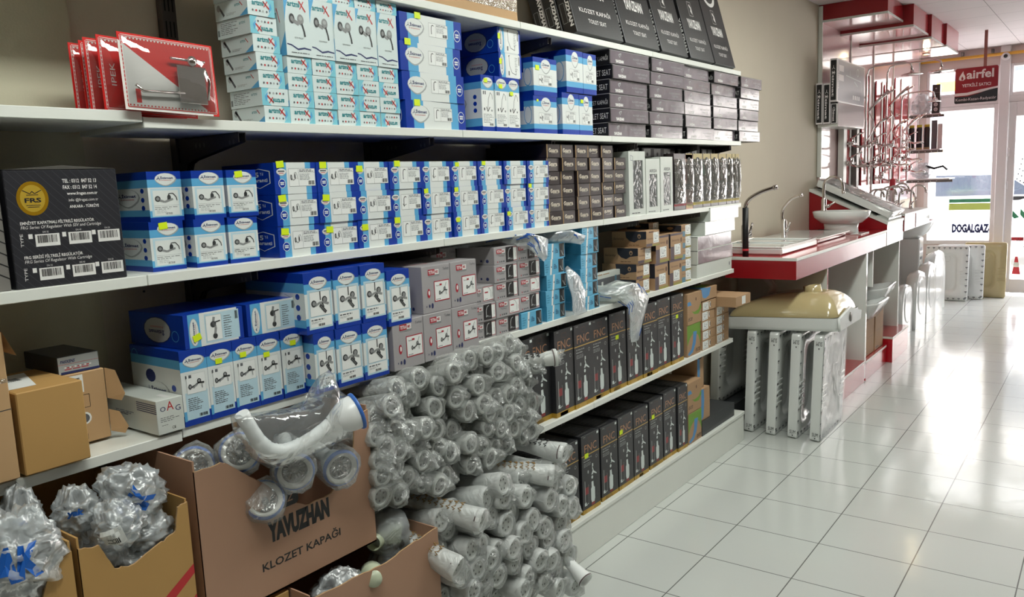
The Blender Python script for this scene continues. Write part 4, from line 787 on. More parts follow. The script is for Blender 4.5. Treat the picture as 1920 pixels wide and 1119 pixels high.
# ---- green / blue printed kraft cartons --------------------------------------------------
GRN = mat('print_green', (112, 152, 56), .5); SKY = mat('print_blue', (84, 140, 190), .5)
def f_g1(fa): fa.poly([(0, 1), (1, 1), (1, .30), (.82, .60), (.5, .74), (.2, .58), (0, .35)], GRN); fa.up().poly([(.45, .76), (.72, .74), (.62, .35), (.40, .10), (.12, .03), (.03, .10), (.30, .22), (.42, .45)], SKY); fa.up().text('ece', .62, .08, .95, .2, INK, shear=.4)
def f_g2(fa): fa.poly([(.3, .42), (.5, .30), (.8, .28), (1, .45), (.98, .60), (.8, .42), (.5, .38)], GRN); fa.poly([(0, .62), (.3, .62), (.2, .75), (0, .74)], SKY); fa.text('ece', .05, .13, .35, .24, INK, shear=.4); fa.ell(.62, .78, .04, .06, OXB, 8)
G1 = carton('valve_carton', .152, .152, .18, BK, f_g1); G2 = carton('valve_carton', .156, .150, .18, BK, f_g2)
gg = 'kraft cartons with green and blue print'
put(G1, 'valve_carton', 'kraft carton with green arch and blue curve, lower one on the fifth shelf', 'box', gg, -1.602, 3.492, z5, jit=0); put(G2, 'valve_carton', 'kraft carton with green crescent, upper one on the fifth shelf', 'box', gg, -1.600, 3.495, z5+.153, jit=0)
put(G1, 'valve_carton', 'kraft carton with green arch and blue curve, lower one on the plinth', 'box', gg, -1.602, 3.495, z6, jit=0); put(G2, 'valve_carton', 'kraft carton with green crescent, upper one on the plinth', 'box', gg, -1.603, 3.495, z6+.154, jit=0)
def f_g3(fa): fa.poly([(0, 0), (0, 1), (.35, 1), (.4, .6), (.3, .1)], SKY)
G3 = carton('valve_carton', .115, .160, .16, BK, f_g3); put(G3, 'valve_carton', 'kraft carton standing right of the green arch one on the plinth', 'box', gg, -1.61, 3.655, z6+.075, jit=0)
G4 = carton('valve_carton', .075, .155, .14, BK, f_g3); put(G4, 'valve_carton', 'narrow kraft carton on top of the right one on the plinth', 'box', gg, -1.625, 3.656, z6+.2355, jit=0)
mb = MB(); mb.box(-.16, 0, 0, .42, 0, .074, DRK, .001); put(mb.build('dark_flat_box'), 'dark_flat_box', 'long dark brown flat box lying at the right end of the plinth', 'box', None, -1.60, 3.652, z6, jit=0)
mb = MB(); mb.box(-.22, 0, 0, .19, 0, .060, BK, .001); fa = front(mb, .19, .060); fa.poly([(0, 1), (.6, 1), (.5, .35), (.25, .15), (.08, .3)], SKY); fa = topf(mb, .22, .19, .060); fa.rect(0, 0, .35, .6, SKY); fa.rect(.35, .1, .8, .5, GRN)
put(mb.build('valve_carton'), 'valve_carton', 'kraft carton with blue patch lying on the green crescent carton', 'box', gg, -1.600, 3.655, z5+.247, jit=0)
def f_g5(fa): paper(fa, .02, .08, .45, .92); fa.up().ell(.56, .55, .05, .32, LABELM, 10); fa.up().ell(.58, .55, .03, .22, INKG, 8)
G5 = carton('valve_carton', .158, .0480, .17, BK, f_g5)
for r in range(5): put(G5, 'valve_carton', 'flat kraft carton with white label, %s of the left flat stack' % lvl(r, 5), 'box', gg, -1.602, 3.668+random.uniform(-.003, .006), z5+.0483*r, random.uniform(-.02, .02), jit=0)
for r in range(4): put(G5, 'valve_carton', 'flat kraft carton with white label, %s of the right flat stack' % lvl(r, 4), 'box', gg, -1.603, 3.845+random.uniform(-.003, .004), z5+.0483*r, random.uniform(-.02, .02), jit=0)
mb = MB(); mb.box(-.30, 0, 0, .20, 0, .052, BK, .001); fa = front(mb, .20, .052); fa.rect(.40, .12, .65, .9, LABELM); put(mb.build('loose_carton'), 'loose_carton', 'flat kraft carton jutting out over the right flat stack', 'box', gg, -1.50, 3.845, z5+.1945, 0.0, jit=0)
# ---- left end of the shelves ---------------------------------------------------------------
FRB = mat('carton_striped_black', (40, 40, 46), .4, bump=.05); FRL = mat('stripe_grey', (74, 74, 80), .4); GOLDD = mat('medal_gold', (196, 150, 34), .25, metal=.6); GOLDL = mat('medal_light', (226, 190, 70), .25, metal=.5); FRG = mat('carton_grey_striped', (120, 116, 112), .5)
mb = MB(); W, Hh = .206, .216; mb.box(-.20, 0, 0, W, 0, Hh, FRB, .0015); fa = front(mb, W, Hh)
for k in range(26):
    a = -1+k*.078
    u0, v0, u1, v1 = a, 1.0, a+1.0, 0.0
    if u0 < 0: v0 = 1+u0; u0 = 0
    if u1 > 1: v1 = (u1-1); u1 = 1
    if v0 > v1+.01: fa.stroke([(u0, v0), (u1, v1)], .0006, FRL)
fa.up().ell(.22, .76, .135, .145, GOLDD, 28); fa.up().ell(.22, .76, .105, .115, GOLDL, 28); fa.up().text('FRS', .15, .725, .29, .765, INK, bold=.03); fa.stroke([(.14, .83), (.20, .80), (.22, .82), (.24, .80), (.30, .83)], .0014, INK); fa.stroke([(.17, .79), (.27, .79)], .0012, INK); fa.rect(.16, .70, .28, .705, INK); fa.rect(.17, .685, .27, .69, INK)
fa.L = 1
for t_, v, u0, b in (('TEL : 0312  847 52 13', .885, .49, .02), ('FAX : 0312  847 52 14', .830, .49, .02), ('www.frsgaz.com.tr', .772, .52, .02), ('info @frsgaz.com.tr', .715, .53, 0), ('ANKARA - TÜRKİYE', .665, .53, .02)): fa.text(t_, u0, v, .80, v+.034, YINK, bold=b)
fa.text('EMNİYET KAPATMALI FİLTRELİ REGÜLATÖR', .09, .540, .74, .575, YINK, bold=.02); fa.text('FRG Series Of Regulator With SSV and Cartridge', .09, .495, .80, .53, YINK, shear=.2); fa.text('FRG SERİSİ FİLTRELİ REGÜLATÖR', .09, .25, .60, .285, YINK, bold=.02); fa.text('FRG Series Of Regulator With Cartridge', .09, .205, .68, .24, YINK, shear=.2)
for v in (.365, .075):
    fa.text('TYPE', .075, v-.01, .10, v+.10, YINK, rot=1)
    for k, u in enumerate((.20, .49, .76)):
        fa.rect(u-.055, v+.055, u-.02, v+.095, YINK); fa.rect(u, v-.015, u+.21, v+.09, YINK); fa.up().bars(u+.02, v+.015, u+.19, v+.08, INK, 16, 5+k); fa.L = 1; fa.text(('DN 32', 'DN 40', 'DN 50')[k], u+.07, v+.10, u+.12, v+.115, YINK)
mb.poly([(-.2, 0, Hh+.001), (0, 0, Hh+.001), (0.004, W*.5, Hh+.008), (0, W, Hh+.001), (-.2, W, Hh+.001)], FRG)
put(mb.build('regulator_carton'), 'regulator_carton', 'black striped gas regulator carton with gold round seal', 'box', None, -1.598, .625, TOP['third shelf'], jit=0)
mb = MB(); mb.box(-.20, 0, 0, .21, 0, .212, FRG, .0015); fa = front(mb, .21, .212)
for k in range(14): fa.stroke([(.3, 1-.1*k), (1, .6-.1*k)], .0022, INK) if .6-.1*k > 0 else None
put(mb.build('regulator_carton'), 'regulator_carton', 'grey striped carton at the left edge beside the black regulator carton', 'box', None, -1.603, .408, TOP['third shelf'], jit=0)
# blister cards with paper holders on the second shelf
CRED = mat('card_red', (206, 34, 30), .35); CREDP = mat('card_pale', (226, 222, 218), .35); FCL = film('clear_blister', gloss=.5, haze=.03, rough=.04, bump=.25, bscale=9)
def card(k):
    w, h = .208, .152; mb = MB(); mb.box(-.0015, 0, 0, w, 0, h, CRED, .0005); fa = front(mb, w, h)
    if not k: fa.poly([(.0, .9), (0, 0), (.93, 0), (.93, .02)], CREDP)
    fa.up(); fa.frame(.03, .04, .97, .96, .004, CREDP); fa.up().frame(.03, .04, .97, .96, .0018, CRED)
    for i in range(26): fa.rect(.045+i*.0355, .925, .06+i*.0355, .945, CREDP); fa.rect(.045+i*.0355, .055, .06+i*.0355, .075, CRED)
    for i in range(16): fa.rect(.02, .08+i*.053, .04, .10+i*.053, CREDP)
    fa.text('IPEK', .10, .35, .15, .65, CREDP, rot=1) if k else fa.rect(.12, .10, .17, .28, CRED)
    return mb.build('blister_card')
CARD = [card(k) for k in (0, 1)]
for i, (y, x, rz, tl) in enumerate(((.852, -1.572, .0, .0), (.838, -1.625, .03, 0), (.832, -1.668, -.02, 0), (.842, -1.705, .03, 0), (.838, -1.742, 0, 0))):
    t = tag(obj('blister_card', CARD[1 if i else 0], None, (x, y, 1.634), (-.035, -.10, rz)), ['red white blister pack holding a chrome paper holder, front one', 'red blister pack directly behind the front one', 'red blister pack, third from the front', 'red blister pack, fourth from the front', 'red blister pack, rearmost by the wall corner'][i], 'pack', 'red blister packs on the second shelf')
    b2 = MB(); rings = []
    for a in range(9):
        rings.append([(.003+.022*max(0, math.sin(math.pi*a/8))**.5*max(0, math.sin(math.pi*b/8))**.5, .008+.192*b/8, .006+.140*a/8) for b in range(9)])
    b2.ring_loft(rings, FCL, False, False, True, False); obj('clear_blister', b2, t)
    if i == 0:
        b2 = MB(); b2.box(.012, .014, .112, .175, .020, .098, CHROME, .0008); b2.tube([(.012, .10, .110), (.012, .178, .110)], .003, CHROME); b2.lathe([(0, 0), (.011, .001), (.011, .004), (.006, .008), (0, .009)], CHROME, (.014, .147, .108), (1, 0, 0), 14)
        b2.tube([(.012, .020, .048), (.012, .035, .036), (.012, .124, .040)], .003, CHROME); b2.tube([(.012, .176, .098), (.014, .184, .07), (.012, .178, .03)], .0025, CHROME); obj('paper_holder', b2, t)
# fourth shelf left: kraft cartons, small cartons
def plain_carton(w, d, h, m, seam=True):
    mb = MB(); mb.box(-d, 0, 0, w, 0, h, m, .002)
    if seam: fa = topf(mb, d, w, h); fa.stroke([(0, .5), (1, .5)], .0015, DRK)
    return mb
mb = plain_carton(.23, .20, .270, KR); fa = front(mb, .23, .27); fa.rect(0, .66, 1, .69, TAPE); fa.stroke([(0, .45), (1, .48)], .0015, DRK); mb.poly([(-.2, .23, .27), (0, .23, .27), (.012, .245, .225), (-.19, .238, .235)], KR)
put(mb.build('kraft_carton'), 'kraft_carton', 'tall kraft carton with tape at the left edge of the fourth shelf', 'box', None, -1.572, .350, z4, jit=0)
mb = plain_carton(.118, .20, .155, KRO); fa = topf(mb, .20, .118, .155); fa.up().poly([(0, .2), (.45, .2), (.75, .9), (0, .9)], LABELM); fa.up().bars(.2, .55, .5, .7, INK, 10)
put(mb.build('kraft_carton'), 'kraft_carton', 'plain kraft carton standing on the front edge of the fourth shelf', 'box', None, -1.570, .588, z4, .0, jit=0)
mb = plain_carton(.10, .13, .148, KR); fa = front(mb, .10, .148); fa.rect(.15, .72, .55, .97, LABELM); fa.up().bars(.2, .85, .5, .93, INK, 10); fa.L = 0; fa.frame(.28, .5, .42, .68, .001, INK); fa.frame(.50, .5, .64, .68, .001, INK); fa.stroke([(.35, .52), (.35, .62)], .0014, INK); fa.ell(.5, .35, .14, .09, LABELM, 12); fa.up().ell(.5, .35, .1, .065, INKG, 12); fa.bars(.2, .05, .55, .13, INK, 10)
for v0, v1 in ((.50, 1.0), (.02, .40)):
    mb.poly([(0, .10, .148*v1), (.012, .116, .148*(v1-.05)), (.02, .128, .148*(v0+.1)), (.014, .122, .148*v0), (0, .10, .148*(v0+.06))], KR); mb.poly([(.001, .10, .148*v1), (.0005, .10, .148*(v0+.06)), (.0145, .122, .148*v0), (.0205, .128, .148*(v0+.1)), (.0125, .116, .148*(v1-.05))][::1], KR)
put(mb.build('kraft_carton'), 'kraft_carton', 'kraft carton with open flaps and shipping marks behind the plain one', 'box', None, -1.675, .700, z4, jit=0)
mb = MB(); mb.box(-.15, 0, 0, .082, 0, .036, DRK, .001, {'+x': SGREY}); fa = front(mb, .082, .036); fa.rect(.06, .0, 1, .13, NAVY); fa.text('PAKKENS', .06, .62, .42, .80, NAVY, shear=.3, bold=.03); fa.stroke([(0, .55), (1, .56)], .0006, INKR); fa.lines(.15, .22, .85, .42, 2, INKR, 5, .5); fa.up(); [fa.rect(.15+.12*k, .32, .20+.12*k, .4, YINK) for k in range(6)]
put(mb.build('instrument_box'), 'instrument_box', 'dark box with silver end on top of the open flap carton', 'box', None, -1.680, .712, z4+.149, jit=0)
mb = MB(); mb.box(-.20, 0, 0, .10, 0, .075, DRK, .001); put(mb.build('dark_small_carton'), 'small_carton', 'dim brown carton in the shade behind the tall kraft one', 'box', None, -1.66, .585, z4+.0, jit=0) if 0 else None
mb = MB(); mb.box(-.26, 0, 0, .0605, 0, .0735, CREAMB, .001); fa = front(mb, .0605, .0735); fa.text('O', .14, .66, .34, .80, NAVY); fa.text('A', .38, .66, .64, .92, INKR); fa.text('G', .70, .60, .90, .76, NAVY); fa.lines(.12, .36, .85, .52, 3, INKG, 4, .3); fa.text('CE', .52, .10, .66, .18, INK); fa.lines(.15, .25, .5, .28, 1, INKG, 3)
fs = side(mb, .26, .0735); [fs.rect(.70, .62+.06*k, 1.0, .645+.06*k, NAVY) for k in range(5)]; fs.lines(.35, .4, .65, .55, 3, NAVY, 3, .3); fs.lines(0, .2, .6, .22, 1, INKR, 3)
ft = topf(mb, .26, .0605, .0735); ft.rect(.5, .06, .7, .2, YINK)
t = put(mb.build('connector_box'), 'connector_box', 'small white box with lined corner beside the tall mixer cartons', 'box', None, -1.582, .8520, z4, jit=0)
mb = MB(); mb.box(-.2, 0, 0, .08, 0, .10, DRK, .001); tag(obj('shaded_box', mb, None, (-1.675, .595, z4)), 'dim brown box in the shade between the kraft cartons and the wall', 'box') if 0 else None
HEAP_U=[(-1.469,1.443,0.943),(-1.469,1.538,0.949),(-1.467,1.613,0.910),(-1.467,1.499,0.910),(-1.465,1.463,0.884),(-1.467,1.399,0.910),(-1.465,1.372,0.881),(-1.464,1.570,0.861),(-1.469,1.649,0.943),(-1.470,1.697,0.953),(-1.470,1.755,0.956),(-1.470,1.823,0.954),(-1.469,1.879,0.952),(-1.470,1.950,0.964),(-1.469,1.990,0.941),(-1.467,1.950,0.906),(-1.465,1.980,0.878),(-1.465,2.035,0.888),(-1.466,1.852,0.901),(-1.465,1.761,0.879),(-1.468,1.664,0.935),(-1.462,2.012,0.830),(-1.461,1.848,0.822),(-1.461,1.895,0.821),(-1.461,1.766,0.824),(-1.464,1.671,0.862),(-1.462,1.942,0.837),(-1.460,1.981,0.795),(-1.458,1.941,0.772),(-1.457,2.022,0.761),(-1.455,1.988,0.727),(-1.459,1.793,0.791),(-1.458,1.882,0.768),(-1.461,1.710,0.815),(-1.463,1.347,0.847),(-1.460,1.369,0.811),(-1.462,1.420,0.838),(-1.461,1.464,0.824),(-1.461,1.519,0.820),(-1.460,1.572,0.797),(-1.459,1.420,0.786),(-1.459,1.504,0.786),(-1.455,1.507,0.733),(-1.456,1.579,0.743),(-1.455,1.618,0.723),(-1.459,1.350,0.781),(-1.456,1.346,0.745),(-1.456,1.398,0.746),(-1.454,1.384,0.710),(-1.453,1.456,0.699),(-1.451,1.509,0.669),(-1.450,1.545,0.653),(-1.451,1.598,0.657),(-1.454,1.547,0.714),(-1.453,1.340,0.691),(-1.451,1.416,0.667),(-1.456,1.790,0.748),(-1.455,1.843,0.729),(-1.451,1.973,0.669),(-1.451,2.021,0.668),(-1.455,1.695,0.725),(-1.453,1.754,0.699),(-1.451,1.781,0.656),(-1.451,1.707,0.658),(-1.451,1.882,0.666),(-1.452,1.827,0.677),(-1.454,1.913,0.710)]
HEAP_L=[(-1.396,1.754,0.598),(-1.391,1.767,0.550),(-1.392,1.709,0.564),(-1.386,1.725,0.505),(-1.382,1.763,0.469),(-1.387,1.634,0.522),(-1.390,2.057,0.544),(-1.386,2.009,0.507),(-1.381,2.121,0.465),(-1.387,1.863,0.520),(-1.382,1.972,0.475),(-1.378,2.028,0.436),(-1.383,1.809,0.483),(-1.379,1.882,0.442),(-1.374,1.937,0.395),(-1.376,1.837,0.418),(-1.371,2.044,0.370),(-1.374,2.110,0.397),(-1.369,1.961,0.352),(-1.381,1.600,0.460),(-1.380,1.653,0.449),(-1.376,1.536,0.415),(-1.374,1.613,0.400),(-1.375,1.718,0.404),(-1.375,1.671,0.405),(-1.368,1.587,0.348),(-1.368,1.644,0.348),(-1.368,1.698,0.341),(-1.364,1.641,0.308),(-1.376,1.835,0.419),(-1.370,1.859,0.366),(-1.368,1.787,0.347),(-1.365,1.880,0.316),(-1.368,1.960,0.341),(-1.362,1.933,0.294),(-1.366,2.026,0.322),(-1.360,2.065,0.257),(-1.360,1.945,0.259),(-1.360,1.994,0.247),(-1.362,1.827,0.285),(-1.360,1.911,0.238),(-1.360,1.793,0.263),(-1.360,1.863,0.223),(-1.360,1.964,0.190),(-1.374,1.762,0.402),(-1.360,2.063,0.157)]
# ================================================================== bagged drain traps
TRW = mat('pvc_white', (240, 242, 241), .3); TRG = mat('pvc_grey', (206, 208, 204), .35); SIEVE = mat('sieve_grey', (128, 130, 128), .35); HOLE = mat('hole_dark', (44, 44, 42), .7); SEAL = mat('seal_line', (84, 64, 64), .6)
BAGU = film('bag_film', (232, 234, 230), gloss=.25, haze=.36, rough=.3, bump=1.0, bscale=38); BAGL = film('bag_film_milky', (240, 242, 240), gloss=.2, haze=.55, rough=.3, bump=.9, bscale=26); BAGF = film('bag_film_front', (240, 242, 240), gloss=.3, haze=.20, rough=.2, bump=1.0, bscale=40)
def trap_meshes(R, white, n=18):
    m = TRW if white else TRG; hd = MB()
    hd.lathe([(R*.86, -.014), (R, -.013), (R, -.004), (R*.97, 0), (R*.74, .001), (R*.70, -.002)], m, A=(1, 0, 0), n=n); hd.lathe([(R*1.005, -.0135), (R*1.012, -.012), (R*1.005, -.0105)], SEAL, A=(1, 0, 0), n=n)
    si = MB(); si.lathe([(R*.71, -.002), (R*.62, -.006), (R*.3, -.008), (R*.16, -.006), (.0005, -.005)], SIEVE if not white else TRG, A=(1, 0, 0), n=n)
    for k in range(6):
        a = k*math.pi/3; c = Vector((-.0052, math.cos(a)*R*.46, math.sin(a)*R*.46)); si.poly([c+Vector((0, math.cos(t)*R*.11, math.sin(t)*R*.11)) for t in [2*math.pi*j/8 for j in range(8)]], HOLE)
    bd = MB(); bd.lathe([(R*.88, -.013), (R*.84, -.03), (R*.62, -.055), (R*.50, -.075), (R*.50, -.10), (R*.56, -.101), (R*.56, -.115), (.013, -.118)], m, A=(1, 0, 0), n=n)
    bd.lathe([(.013+(.0014 if k % 2 else 0), -.118-.006*k) for k in range(26)]+[(.012, -.275), (.012, -.35)], m, A=(1, 0, 0), n=10)
    return hd.build('flange'), si.build('strainer'), bd.build('trap_body')
def bag_mesh(R, fm, seed, L=.30, open_=0.02):
    r = random.Random(seed); n = 14; rings = []; tip = Vector((open_+r.uniform(.006, .022), r.uniform(-1, 1)*R, r.uniform(-1.2, .9)*R)); ph = [r.uniform(0, 6.28) for _ in range(4)]
    for (x, q) in ((-L, .022/R), (-.14, .8), (-.08, .95), (-.03, 1.10), (-.004, 1.14), (.006, 1.08)):
        rings.append([Vector((x, 0, 0))+Vector((0, math.cos(t), math.sin(t)))*R*q*(1+.07*math.sin(3*t+ph[0]+x*30)+.05*math.sin(5*t+ph[1])) for t in [2*math.pi*j/n for j in range(n)]])
    for f, q in ((.45, .72), (.8, .34)):
        rings.append([tip*f+Vector((.004*math.sin(4*t+ph[2]), math.cos(t)*R*q*(1+.25*math.sin(2*t+ph[3])), math.sin(t)*R*q*(1+.25*math.sin(3*t+ph[2])))) for t in [2*math.pi*j/n for j in range(n)]])
    rings.append([tip+Vector((.003*math.sin(t), .004*math.cos(t)*2, .004*math.sin(t))) for t in [2*math.pi*j/n for j in range(n)]])
    mb = MB(); mb.ring_loft(rings[:6], fm, False, False); mb.ring_loft(rings[5:], BAGF, False, True); return mb.build('plastic_bag')
TU = trap_meshes(.0285, False); TL = trap_meshes(.0315, True)
BU = [bag_mesh(.0298, BAGU, 100+k) for k in range(6)]; BLm = [bag_mesh(.0325, BAGL, 200+k, open_=.012) for k in range(6)]
def dedupe(A, d=.022):
    out = []
    for p in A:
        if all((Vector(p)-Vector(q)).length > d for q in out): out.append(p)
    return out
def fill(A, y0, y1, z0, z1, x, n, d, seed):
    r = random.Random(seed); out = []
    for _ in range(4000):
        if len(out) >= n: break
        p = (x+r.uniform(-.012, .012), r.uniform(y0, y1), r.uniform(z0, z1))
        if all(math.hypot(p[1]-q[1], p[2]-q[2]) > d for q in A+out): out.append(p)
    return out
def rowcol(A, nr):
    zs = sorted(A, key=lambda p: -p[2]); per = math.ceil(len(zs)/nr); out = []
    for i in range(nr):
        for j, p in enumerate(sorted(zs[i*per:(i+1)*per], key=lambda p: p[1])): out.append((i, j, p))
    return out
ORD2 = ORD+['thirteenth', 'fourteenth', 'fifteenth']
def heap(A, nr, tm, bags, lab, grp, zfun, spread, seed, print_=None):
    r = random.Random(seed); proto = None
    for i, j, p in rowcol(A, nr):
        p = Vector(p)+Vector((r.uniform(-.018, .018), 0, 0)); tail = Vector((-1.86, p.y+r.uniform(-spread, spread), zfun(p.z)))
        d = (p-tail).normalized(); rz = math.atan2(d.y, d.x)+r.uniform(-.12, .12); ry = -math.asin(max(-1, min(1, d.z)))+r.uniform(-.08, .10)
        t = thing('drain_trap', '%s, row %s from top, %s from left' % (lab, ORD[i], ORD2[j]), 'pipe', tuple(p), (r.uniform(0, 6.28), ry, rz), grp); t.rotation_mode = 'XYZ'
        obj('flange', tm[0], t); obj('strainer', tm[1], t); obj('trap_body', tm[2], t); obj('plastic_bag', bags[r.randrange(len(bags))], t)
HEAP_U = dedupe(HEAP_U, .03); HEAP_L = dedupe(HEAP_L, .034)
HEAP_U += fill(HEAP_U, 1.36, 2.04, .645, .925, -1.515, 26, .040, 5); HEAP_L += fill(HEAP_L, 1.52, 2.10, .20, .56, -1.44, 24, .046, 6)
HEAP_U = [p for p in HEAP_U if p[2] < .93 or p[0] > -1.5]
heap(HEAP_U, 8, TU, BU, 'bagged grey drain trap, upper heap', 'upper heap of bagged drain traps', lambda z: z5+.03+(z-z5)*.72, .03, 11)
heap(HEAP_L, 6, TL, BLm, 'bagged white drain trap, lower heap', 'lower heap of bagged drain traps', lambda z: z6+.035+(z-z6)*.78, .05, 12)
GOLDP = mat('print_brown_gold', (150, 116, 62), .5)
# a few long printed bags reaching out of the heaps
def printed_bag(name, p0, p1, R, ink, lab, tm, fm):
    p0, p1 = Vector(p0), Vector(p1); d = (p1-p0).normalized(); t = thing(name, lab, 'pipe', tuple(p1), (0, -math.asin(d.z), math.atan2(d.y, d.x)), 'printed bags of drain traps')
    obj('flange', tm[0], t); obj('strainer', tm[1], t); obj('trap_body', tm[2], t)
    obj('plastic_bag', bag_mesh(R, fm, hash(name+lab[:9]) % 97 if 0 else len(lab), L=.30, open_=.02), t)
    b = MB(); L = (p1-p0).length
    for row, a0 in enumerate((.9, 1.5)):
        for k in range(9):
            x = -.06-.018*k
            if -x > L: break
            pts = [Vector((x+.006*math.sin(q*2.2), -math.sin(a0+q*.13)*0, 0))+Vector((0, -math.cos(a0-.25+q*.12), math.sin(a0-.25+q*.12)))*(R*(1.17 if -x < .09 else 1.02)) for q in range(5)]
            b.tube(pts, .0016, ink, 4)
    obj('bag_print', b, t)
printed_bag('printed_trap_bag', (-1.60, 1.80, .60), (-1.36, 1.97, .558), .030, GOLDP, 'long printed bag with brown lettering lying on the lower heap', TL, BAGL)
printed_bag('printed_trap_bag', (-1.60, 1.52, .60), (-1.34, 1.60, .555), .030, GOLDP, 'printed bag with brown lettering slanting over the left of the lower heap', TL, BAGL)
printed_bag('printed_trap_bag', (-1.60, 1.44, .56), (-1.33, 1.48, .47), .030, GOLDP, 'printed bag with brown marks beside the torn small carton', TL, BAGL)
printed_bag('printed_trap_bag', (-1.62, 1.86, .88), (-1.40, 2.08, .905), .020, INK, 'white connector in a bag with black print at the right of the upper heap', TU, BAGU)
printed_bag('printed_trap_bag', (-1.62, 2.02, .62), (-1.37, 2.06, .600), .028, INK, 'printed bag with black lettering at the right of the lower heap', TL, BAGL)
# ================================================================== torn cartons with contents
def torn_carton(w, d, h, rim, m, base=.0, th=.004, ink=None):
    """open carton whose front edge is cut along the rim profile [(u, v)...] in fractions"""
    mb = MB(); mb.box(-d, 0, 0, w, 0, th, m); mb.box(-d, -d+th, 0, w, th, h, m); mb.box(-d+th, -th, 0, th, th, h, m)
    mb.box(-d+th, -th, w-th, w, th, h, m)
    r = random.Random(4); P = []
    for (a, b) in zip(rim[:-1], rim[1:]):
        for k in range(6): q = k/6; P.append((a[0]+(b[0]-a[0])*q, a[1]+(b[1]-a[1])*q+r.uniform(-.006, .006)))
    P.append(rim[-1])
    for x, fl in ((0, False), (-th, True)):
        for (a, b) in zip(P[:-1], P[1:]):
            q = [(x, a[0]*w, 0), (x, b[0]*w, 0), (x, b[0]*w, b[1]*h), (x, a[0]*w, a[1]*h)]; mb.poly(q[::-1] if fl else q, m)
    for (a, b) in zip(P[:-1], P[1:]): mb.poly([(0, a[0]*w, a[1]*h), (0, b[0]*w, b[1]*h), (-th, b[0]*w, b[1]*h), (-th, a[0]*w, a[1]*h)], KR)
    return mb
# support cartons, then the open ones
for y0, y1, x, lab in ((.36, .600, -1.45, 'closed kraft carton under the leftmost torn one'), (.610, .825, -1.45, 'closed kraft carton under the ochre torn one'), (.852, 1.055, -1.465, 'closed kraft carton under the left half of the printed one')):
    mb = plain_carton(y1-y0, .385, .40 if y0 > .8 else .30, KRO); tag(obj('support_carton', mb, None, (x, y0, z6)), lab, 'box')
rimA = [(0, .80), (.55, .52), (.8, .70), (.86, .92), (1, .97)]; mb = torn_carton(.238, .37, .40, [(0, .62), (.5, .58), (.72, .72), (.84, .90), (1, .955)], KRO)
cA = tag(obj('torn_carton', mb, None, (-1.45, .362, z6+.301)), 'ochre carton cut open in front, at the lower left corner', 'box')
mb = torn_carton(.214, .37, .40, [(0, .955), (.17, .93), (.28, .80), (.40, .775), (.72, .83), (.86, .86), (.90, .97), (1, .985)], KRO); fa = front(mb, .214, .40)
fa.poly([(.42, .43), (.55, .50), (1, .66), (1, .61), (.62, .46)], INKR); fa.poly([(.8, .40), (1, .50), (1, .45), (.9, .40)], INKR)
cB = tag(obj('torn_carton', mb, None, (-1.45, .611, z6+.301)), 'ochre carton with red stripes and cut front holding bagged fittings', 'box')
mb = torn_carton(.475, .36, .355, [(0, .945), (.13, .94), (.16, .93), (.50, .53), (.56, .475), (.70, .48), (.82, .53), (.88, .68), (.91, .95), (1, .97)], KRD); fa = front(mb, .475, .355)
fa.text('YAVUZHAN', .335, .33, .70, .47, INK, bold=.07); fa.text('KLOZET KAPAĞI', .29, .17, .76, .24, INK, bold=.02); rr(fa, .41, .52, .52, .64, .02, INK, 1.3); fa.up().text('YZ', .435, .55, .50, .61, KRD, shear=.4)
cC = tag(obj('torn_carton', mb, None, (-1.462, .852, z6+.410)), 'big brown carton with black lettering and V-shaped torn front', 'box'); cC.rotation_euler = (0, 0, 0)
mb = torn_carton(.425, .40, .400, [(0, .985), (.3, .965), (.55, .955), (.8, .985), (1, 1.0)], KRD)
cD = tag(obj('torn_carton', mb, None, (-1.398, 1.060, z6)), 'low brown carton with ragged rim in front under the big brown one', 'box'); cD.rotation_euler = (0, 0, 0)
